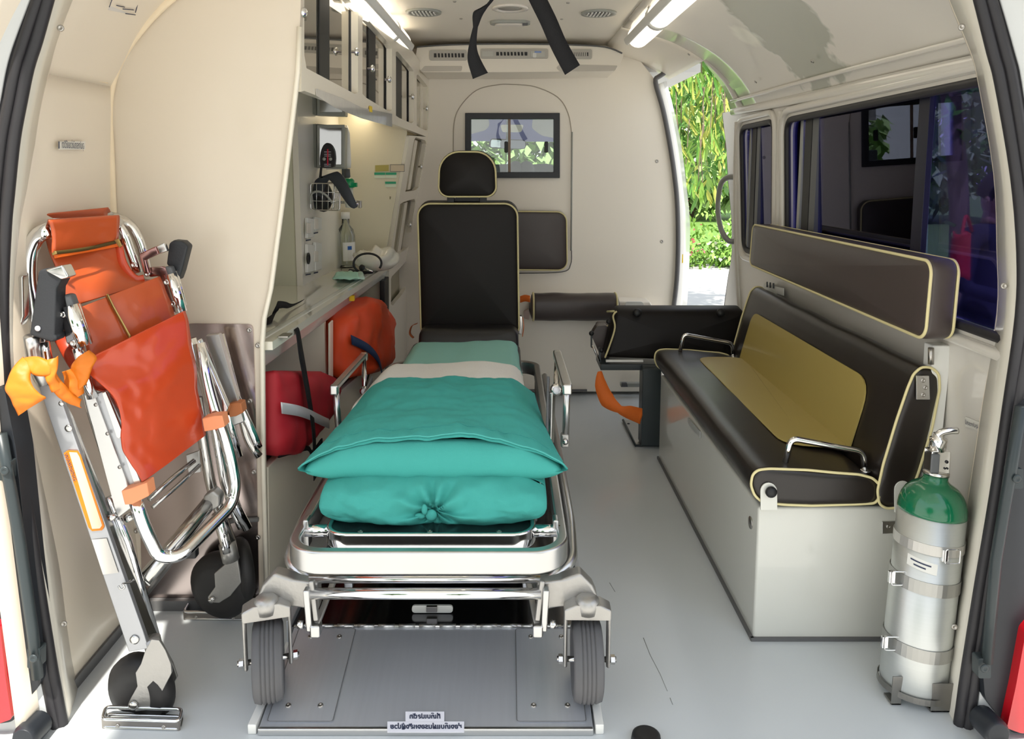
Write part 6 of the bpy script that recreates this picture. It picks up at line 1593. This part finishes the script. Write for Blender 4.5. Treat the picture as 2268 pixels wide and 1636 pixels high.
# ================================================================ CEILING
def ceil(px, py): return PZ(px, py, 1.60)
def vent(px, py, kind, label):
    c = ceil(px, py); t = thing('ceiling_vent' if kind != 'lamp' else 'ceiling_lamp', label, 'vent' if kind != 'lamp' else 'lamp', c)
    r = .062
    MB().lathe([(r * .7, .0), (r * .72, .006), (r, .006), (r * 1.02, .0)], c, (0, 0, -1), 32).build('ring', M_GREY if kind != 'lamp' else M_LAMP, t)
    MB().lathe([(r * .7, 0), (r * .7, .002), (0, .002)], c, (0, 0, -1), 28).build('core', M_BLACK if kind != 'lamp' else mat('grey_diffuser', (.42, .40, .36), .4), t)
    if kind != 'lamp':
        for k in range(-3, 4):
            x = k * r * .2; l = math.sqrt(max(0, (r * .68) ** 2 - x * x))
            MB().bar(c + V((x, -l, -.005)), c + V((x + .003 * kind, l, -.005)), .006, .006).build('slat', M_WHITE, t)
    return t
vent(938, 26, 1, 'round slatted ceiling vent on the left'); vent(1326, 28, -1, 'round slatted ceiling vent on the right'); vent(1130, 17, 'lamp', 'round flat ceiling lamp between the two vents')
c = ceil(1130, 48); t = thing('reading_lamp', 'small oblong ceiling light with a switch, nearest the far wall', 'lamp', c)
mb = MB(); mb.prism([c + V((x, y, 0)) for x, y in rrect(.15, .075, .035)], (0, 0, -.010)); mb.build('housing', M_GREY, t, .003)
mb = MB(); mb.prism([c + V((x, y, -.010)) for x, y in rrect(.115, .045, .02)], (0, 0, -.004)); mb.build('lens', M_LAMP, t, .001)
MB().box(c + V((.045, -.03, -.018)), c + V((.065, -.018, -.009))).build('switch', M_DGREY, t, .001)
for x, y in ((1007, 3), (1021, 41), (1258, 6), (1244, 42)): screw(ceil(x, y) + V((0, 0, -.001)), (0, 0, -1), .006, bpy.data.objects['ceiling'])
# air conditioner unit
ac = thing('air_conditioner', 'long cream air conditioner cowl with three vents under the ceiling', 'air conditioner', (0, 3.5, 1.5))
YA = 3.36
oa = [P(x, y, YA) for x, y in ((924, 102), (1040, 96), (1130, 95), (1250, 97), (1340, 101), (1375, 112), (1381, 122), (1372, 145), (1362, 156), (1230, 159), (1120, 160), (935, 160), (918, 140))]
mb = MB(); mb.prism(oa, (0, .26, 0)); mb.build('cowl', M_BULK, ac, .010, 3)
MB().tube(spline([P(x, y, YA - .004) for x, y in ((922, 104), (1000, 99), (1130, 97), (1260, 99), (1340, 104), (1378, 118))], 4), .0035, 6).build('seam', M_GREYM, ac)
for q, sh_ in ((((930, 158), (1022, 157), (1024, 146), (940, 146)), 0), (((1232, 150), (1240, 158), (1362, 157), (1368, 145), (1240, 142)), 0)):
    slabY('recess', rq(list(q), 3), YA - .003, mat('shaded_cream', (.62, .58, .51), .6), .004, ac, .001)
def grille(x0, x1, y0, y1, slats, ends=True):
    slabY('grille_frame', rq([(x0, y1), (x1, y1), (x1, y0), (x0, y0)], 4), YA - .012, mat('grille_grey', (.50, .48, .43), .4), .014, ac, .003)
    for (a, b) in slats:
        slabY('grille_slot', [(a, y1 - 6), (b, y1 - 6), (b, y0 + 7), (a, y0 + 7)], YA - .013, M_BLACK, .002, ac, 0)
        k = 9
        for i in range(1, k):
            x = a + (b - a) * i / k
            slabY('slat', [(x - 1.2, y1 - 6), (x + 1.6, y1 - 6), (x + 1.0, y0 + 7), (x - 1.8, y0 + 7)], YA - .016, mat('grille_grey', (.5, .48, .43)), .004, ac, 0)
grille(951, 1034, 111, 133, [(961, 1028)]); grille(1064, 1214, 108, 129, [(1099, 1168)]); grille(1262, 1311, 109, 130, [(1266, 1303)])
slabY('display', [(1068, 125), (1093, 125), (1093, 113), (1068, 113)], YA - .014, mat('pale_grey_panel', (.55, .55, .50), .3), .003, ac)
slabY('control_panel', [(1175, 126), (1207, 126), (1207, 113), (1175, 113)], YA - .014, mat('pale_grey_panel', (.55, .55, .5)), .003, ac)
slabY('blue_indicator', [(1184, 117), (1199, 117), (1199, 113), (1184, 113)], YA - .016, mat('indicator_blue', (.25, .35, .65), .3), .003, ac)
slabY('knob', rq([(1180, 127), (1188, 127), (1188, 117), (1180, 117)], 2), YA - .02, M_WHITE, .01, ac)
# side tube lamps in the coves
def cove_lamp(sx, label):
    a, b = V((.50 * sx, 3.02, 1.555)), V((.50 * sx, 1.75, 1.555))
    if sx < 0: a, b = V((-.42, 3.10, 1.545)), V((-.43, 2.20, 1.545))
    t = thing('cove_lamp', label, 'lamp', a)
    MB().bar(a + V((sx * .02, .04, .02)), b + V((sx * .02, -.02, .02)), .15, .03, (-.55 * sx, 0, 1)).build('base', M_WHITE, t, .008)
    n = 3; 
    def seg(p, q_, nm):
        MB().tube([p, p.lerp(q_, .02), p.lerp(q_, .5), p.lerp(q_, .98), q_], [.030, .042, .043, .042, .030], 20).build(nm, M_LAMPON, t)
    mid = a.lerp(b, .30); seg(a, mid, 'lamp_cover'); seg(mid + (b - a).normalized() * .03, b, 'lamp_cover')
    MB().tube([mid - V((0, .004, 0)), mid + (b - a).normalized() * .034], .044, 20).build('joint_ring', M_WHITE, t)
cove_lamp(1, 'long frosted tube lamp in the right ceiling cove'); cove_lamp(-1, 'frosted tube lamp in the left cove above the cabinet')
# black webbing straps hanging from the roof
for lab, pts, ws_, dirs in (('left', [(1150, -90, 1.62), (1092, -5, 1.62), (1062, 25, 1.62), (1053, 60, 1.62), (1047, 100, 1.62), (1049, 130, 1.62), (1064, 168, 1.62)], [.03, .035, .026, .010, .016, .026, .034], [(.75, 0, .6), (.7, 0, .7), (1, .3, .2), (1, .3, 0), (1, .3, .1), (1, .2, .3), (1, 0, .4)]),
                      ('right', [(1150, -90, 1.60), (1188, -8, 1.60), (1214, 45, 1.60), (1238, 100, 1.60), (1268, 155, 1.60)], [.03, .034, .034, .034, .036], [(1, 0, -.5), (1, 0, .5), (1, 0, .45), (1, 0, .5), (1, 0, .65)])):
    o = strapmesh('roof_strap', [P(*p) for p in pts], .03, M_STRAP, None, .002, dirs, widths=ws_, n=8)
    tag(o, 'black webbing strap end hanging from the roof, the %s one of two' % lab, 'strap', 'black roof straps')
    MB().bar(P(1150, -90, 1.61) + V((-.015 if lab == 'left' else .015, 0, 0)), V(((P(1150, -90, 1.61).x + (-.015 if lab == 'left' else .015)), 1.61, 1.60)), .02, .004, (0, 1, 0)).build('strap_anchor', M_STRAP, o)
# ================================================================ GREENERY OUTSIDE THE SIDE DOOR
rnd = random.Random(5)
def leafmesh(name, L, w, m, droop=.25):
    me = bpy.data.meshes.new(name); vs = []; fs = []
    n = 5
    for i in range(n + 1):
        t = i / n; ww = w * math.sin(math.pi * min(1, t * .92 + .06)) ** .8 / 2
        vs += [(-ww, 0 + .012 * t, -L * t), (0, -.004, -L * t - 0), (ww, 0.012 * t, -L * t)]
    for i in range(n):
        for k in range(2): fs.append((i*3+k, i*3+k+1, i*3+k+4, i*3+k+3))
    me.from_pydata(vs, [], fs); me.materials.append(m)
    return me
LM = [leafmesh('leaf', .19, .040, M_LEAF), leafmesh('leaf', .16, .036, M_LEAFY), leafmesh('leaf', .20, .042, M_LEAFD)]
tree = thing('mango_tree', 'tree with long drooping bright green leaves seen through the side doorway', 'tree', (2.6, 8.4, -.65))
MB().tube(spline([(3.6, 8.9, -.66), (3.55, 8.8, .6), (3.2, 8.6, 1.9), (2.7, 8.3, 2.6), (2.1, 8.1, 3.0)], 6), [.14 - .003 * k for k in range(25)], 10).build('trunk', M_BARK, tree)
def rot_leaf(o, a, tilt):
    o.rotation_euler = (tilt * math.cos(a), tilt * math.sin(a), a)
cl_ = []
for i in range(24):
    px = rnd.uniform(1462, 1612); py = rnd.uniform(110, 400) if px < 1540 else rnd.uniform(110, 330)
    cl_.append((px, py, rnd.uniform(7.2, 8.0)))
cl_ += [(1548, 395, 7.2), (1556, 420, 7.2), (1520, 380, 7.4), (1585, 250, 7.6), (1500, 300, 7.5)]
nl = 0
brs = MB()
for (px, py, Y) in cl_:
    c = P(px, py, Y)
    brs.tube([c + V((rnd.uniform(-.05, .05), .1, .5)), c + V((0, .02, .1)), c - V((0, 0, .1))], .005, 5)
    for k in range(10):
        if nl >= 290: break
        m = LM[rnd.choice((0, 0, 1, 1, 2))]
        o = bpy.data.objects.new('leaf', m); COL.objects.link(o)
        o.parent = tree; p = c + V((rnd.uniform(-.10, .10), rnd.uniform(-.1, .1), rnd.uniform(-.12, .12)))
        o.location = p - V(tree.location); rot_leaf(o, rnd.uniform(0, 6.28), rnd.uniform(.1, .75)); s = rnd.uniform(.7, 1.2); o.scale = (s, s, s)
        nl += 1
brs.build('branches', M_BARK, tree)
def foliage(name, n, fn, L, w, m, parent=None, kind='stuff'):
    vs = []; fs = []; b = 0
    for i in range(n):
        p = V(fn()); a = rnd.uniform(0, 6.28); t = rnd.uniform(.2, 1.4); l = L * rnd.uniform(.6, 1.3)
        d = V((math.cos(a) * math.sin(t), math.sin(a) * math.sin(t), -math.cos(t))); s = V((-math.sin(a), math.cos(a), rnd.uniform(-.4, .4))).normalized() * (w / 2)
        vs += [p, p + d * l * .45 - s, p + d * l, p + d * l * .45 + s]; fs.append((b, b + 1, b + 2, b + 3)); b += 4
    mb = MB(); mb.add(vs, fs); o = mb.build(name, m, parent, fix=False); o['kind'] = kind; return o
def box_fn(px0, px1, py0, py1, Y0, Y1): return lambda: P(rnd.uniform(px0, px1), rnd.uniform(py0, py1), rnd.uniform(Y0, Y1))
foliage('foliage_mass', 600, box_fn(1430, 1650, 40, 420, 8.1, 9.2), .2, .05, M_LEAFD, tree)
foliage('foliage_mass', 520, box_fn(1430, 1650, 40, 400, 7.9, 8.8), .2, .05, M_LEAF, tree)
foliage('foliage_mass', 200, box_fn(1430, 1650, 60, 380, 7.9, 8.6), .18, .045, M_LEAFY, tree)
# distant hedge and trees
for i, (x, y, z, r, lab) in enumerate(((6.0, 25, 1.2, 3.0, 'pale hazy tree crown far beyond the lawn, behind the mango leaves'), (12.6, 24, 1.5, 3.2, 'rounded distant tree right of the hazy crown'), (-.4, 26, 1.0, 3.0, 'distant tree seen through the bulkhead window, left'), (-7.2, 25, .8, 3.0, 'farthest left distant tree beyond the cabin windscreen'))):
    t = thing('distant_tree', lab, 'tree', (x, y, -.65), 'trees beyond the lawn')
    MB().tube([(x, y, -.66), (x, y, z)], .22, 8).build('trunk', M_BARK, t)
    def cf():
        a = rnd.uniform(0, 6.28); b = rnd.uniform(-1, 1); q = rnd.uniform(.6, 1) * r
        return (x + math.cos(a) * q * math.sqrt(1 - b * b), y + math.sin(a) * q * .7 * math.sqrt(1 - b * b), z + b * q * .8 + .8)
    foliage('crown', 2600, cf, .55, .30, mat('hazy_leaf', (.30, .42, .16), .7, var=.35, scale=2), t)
# flowering bushes at the edge of the lawn
for i, (x, lab, fm) in enumerate(((2.75, 'leafy bush with pink flowers at the lawn edge, left in the doorway', M_FLOWR), (4.05, 'leafy bush with pale flowers at the lawn edge, right in the doorway', M_FLOWW))):
    y = 13.3
    t = thing('flowering_bush', lab, 'bush', (x, y, -.65), 'bushes at the lawn edge')
    foliage('leaves', 1500, lambda: (x + max(-.6, min(.6, rnd.gauss(0, .32))), y + rnd.gauss(0, .22), -.6 + abs(rnd.gauss(0, .38))), .13, .06, mat('bush_leaf', (.20, .38, .06), .6, var=.4), t)
    foliage('flowers', 70, lambda: (x + max(-.6, min(.6, rnd.gauss(0, .32))), y - .3 + rnd.gauss(0, .1), -.5 + abs(rnd.gauss(0, .35))), .07, .07, fm, t)
foliage('grass_tufts', 2500, lambda: (rnd.uniform(4.6, 7), rnd.uniform(13.7, 17), -.61), .12, .02, M_GRASS, None)
tag(bpy.data.objects['grass_tufts'], 'short grass tufts along the edge of the lawn', 'grass')
# tree dimly seen through the tinted right window
t = thing('roadside_tree', 'dark leafy tree with a slim trunk dimly seen through the tinted right window', 'tree', (3.5, 5.9, -.65))
MB().tube(spline([(3.5, 5.9, -.66), (3.48, 5.9, .6), (3.4, 6.0, 1.6), (3.3, 6.1, 2.6)], 5), .07, 10).build('trunk', M_BARK, t)
foliage('crown', 420, lambda: (3.65 + rnd.gauss(0, .42), 6.0 + rnd.gauss(0, .4), 1.95 + rnd.gauss(0, .5)), .22, .09, M_LEAFD, t)
# things behind the viewer that show as reflections
for i, (x, y) in enumerate(((-7, -9), (6, -11))):
    t = thing('street_tree', 'broad tree standing behind the viewer, %s of two' % ('left', 'right')[i], 'tree', (x, y, -.65), 'trees behind the viewer')
    MB().tube([(x, y, -.66), (x, y, 2.2)], .2, 8).build('trunk', M_BARK, t)
    foliage('crown', 1500, lambda: (x + rnd.gauss(0, 1.3), y + rnd.gauss(0, 1.2), 3.4 + rnd.gauss(0, 1.0)), .6, .35, M_LEAFD, t)
# ================================================================ PERSON OUTSIDE, DIM BEHIND THE TINTED WINDOW
def skinned(name, verts, edges, radii, m, parent, sub=2):
    me = bpy.data.meshes.new(name); me.from_pydata([tuple(v) for v in verts], edges, [])
    o = bpy.data.objects.new(name, me); COL.objects.link(o); o.parent = parent
    md = o.modifiers.new('skin', 'SKIN'); md.use_smooth_shade = True
    for i, r in enumerate(radii): 
        me.skin_vertices[0].data[i].radius = (r, r) if not isinstance(r, tuple) else r
    me.skin_vertices[0].data[0].use_root = True
    ss = o.modifiers.new('sub', 'SUBSURF'); ss.levels = sub; ss.render_levels = sub
    # bake so that the result is a plain mesh
    bpy.context.view_layer.update()
    ev = o.evaluated_get(bpy.context.evaluated_depsgraph_get()); nm = bpy.data.meshes.new_from_object(ev)
    o.modifiers.clear(); o.data = nm; nm.materials.clear(); nm.materials.append(m)
    for p in nm.polygons: p.use_smooth = True
    WL[o.name] = WL[parent.name].copy()
    return o
PX0, PY0, PZ0 = 2.50, 3.95, -.65
pe = thing('person', 'person in dark clothes outside the tinted window, looking down at a held phone', 'person', (PX0, PY0, PZ0))
pe.rotation_euler = (0, 0, math.radians(200))
M_SKIN = mat('skin', (.45, .27, .19), .55, var=.05); M_CLOTH = mat('dark_cloth', (.02, .022, .04), .85, var=.1, bump=.3, bscale=60); M_HAIR = mat('dark_hair', (.012, .010, .009), .6)
# local frame: faces +Y, x to its left
J = [(0,0,.92),(0,0,1.05),(0,.01,1.22),(0,0,1.36),(0,0,1.42),(.16,0,1.36),(.21,.02,1.10),(.10,.22,1.06),(-.16,0,1.36),(-.21,.02,1.10),(-.08,.22,1.06),(.09,0,.88),(.10,.01,.50),(.10,-.02,.10),(.10,.10,.035),(-.09,0,.88),(-.11,.02,.50),(-.12,-.02,.10),(-.12,.10,.035)]
E = [(0,1),(1,2),(2,3),(3,4),(3,5),(5,6),(6,7),(3,8),(8,9),(9,10),(0,11),(11,12),(12,13),(13,14),(0,15),(15,16),(16,17),(17,18)]
Rr = [(.14,.10),(.13,.095),(.15,.10),(.11,.08),.05,.062,.048,.034,.062,.048,.034,.095,.065,.042,.035,.095,.065,.042,.035]
body = skinned('clothed_body', J, E, Rr, M_CLOTH, pe)
# head with neck, face
def headf(u, v):
    a = u * 6.283; b = (v - .5) * math.pi
    x, y, z = math.cos(a) * math.cos(b), math.sin(a) * math.cos(b), math.sin(b)
    r = V((x * .074, y * .092, z * .115))
    if z < 0: r.x *= 1 + .22 * z; r.y *= 1 + .10 * z
    nose = math.exp(-((x / .16) ** 2 + ((z + .12) / .20) ** 2)) * max(0, y); r.y += .022 * nose
    brow = math.exp(-((z - .12) / .10) ** 2) * max(0, y); r.y += .004 * brow
    eye = (math.exp(-(((abs(x) - .42) / .14) ** 2 + ((z - .02) / .09) ** 2))) * max(0, y); r.y -= .007 * eye
    lip = math.exp(-((x / .28) ** 2 + ((z + .50) / .06) ** 2)) * max(0, y); r.y += .006 * lip
    rot = Matrix.Rotation(math.radians(-25), 3, 'X')
    return rot @ r + V((0, .03, 1.555))
hd = MB(); hd.grid(headf, 40, 28, True, True); hd.tube([(0, -.005, 1.40), (0, .01, 1.50)], [.055, .05], 14)
for s in (-1, 1): hd.sphere((s * .075, .02, 1.555), .022, 10, (.35, .7, 1.2))
def local(mb, name, m):
    o = mb.build(name, m, None); o.parent = pe; o.location = WL[o.name]; return o
head = local(hd, 'head', M_SKIN)
for s in (-1, 1):
    e = MB(); e.sphere((s * .031, .098, 1.522), .011, 10); local(e, 'eye', M_PAPER)
hr = MB(); hr.grid(lambda u, v: Matrix.Rotation(math.radians(-18), 3, 'X') @ V((math.cos(u * 6.283) * math.cos((v - .12) * 1.75) * .083, math.sin(u * 6.283) * math.cos((v - .12) * 1.75) * .098 - .022, math.sin((v - .12) * 1.75) * .125 + .012)) + V((0, .028, 1.56)), 28, 12, True, True)
local(hr, 'hair', M_HAIR)
for s in (1, -1):
    w0 = V((s * .09, .235, 1.06)); 
    vs = [w0, w0 + V((-s * .02, .05, .01)), w0 + V((-s * .025, .085, .015))]; ed = [(0, 1), (1, 2)]; rad = [(.026, .020), (.036, .016), (.034, .014)]
    for k, (dx, l) in enumerate(((-.028, .056), (-.010, .066), (.010, .062), (.027, .048))):
        b = len(vs); base = w0 + V((-s * .025 + dx, .095, .015))
        vs += [base, base + V((-s * .004, l * .5, .004)), base + V((-s * .012, l * .8, -.014)), base + V((-s * .016, l * .75, -.030))]
        ed += [(2, b), (b, b + 1), (b + 1, b + 2), (b + 2, b + 3)]; rad += [.010, .009, .0085, .007]
    b = len(vs); vs += [w0 + V((-s * .045, .045, .022)), w0 + V((-s * .062, .075, .032)), w0 + V((-s * .064, .10, .036))]; ed += [(1, b), (b, b + 1), (b + 1, b + 2)]; rad += [.012, .010, .008]
    skinned('hand', vs, ed, rad, M_SKIN, pe, 1)
ph = MB(); ph.box((-.036, .30, 1.085), (.036, .312, 1.235)); ph = local(ph, 'phone_held', M_BLACK)
rbg = MB(); rbg.grid(lambda u, v: V((2.22 + .05 * math.cos(u * 6.283) * (1 - .3 * v), 3.74 + .04 * math.sin(u * 6.283), .52 + .22 * v + .01 * math.sin(u * 20))), 24, 10, True, True)
tag(rbg.build('red_bag_outside', mat('bright_red_cloth', (.55, .02, .03), .6, bump=.3), None, solid=.004), 'bright red cloth bag hanging on the arm of the person outside the tinted window', 'bag')
bpy.data.objects['red_bag_outside'].name = 'shoulder_bag'
MB().tube(spline([(2.22, 3.74, .73), (2.27, 3.80, .82), (2.34, 3.86, .74)], 6), .008, 6).build('handle', mat('bright_red_cloth', (.55, .02, .03)), None)
h_ = bpy.data.objects['handle']; h_.parent = bpy.data.objects['shoulder_bag']; h_.location = V(h_.location) - V(bpy.data.objects['shoulder_bag'].location)
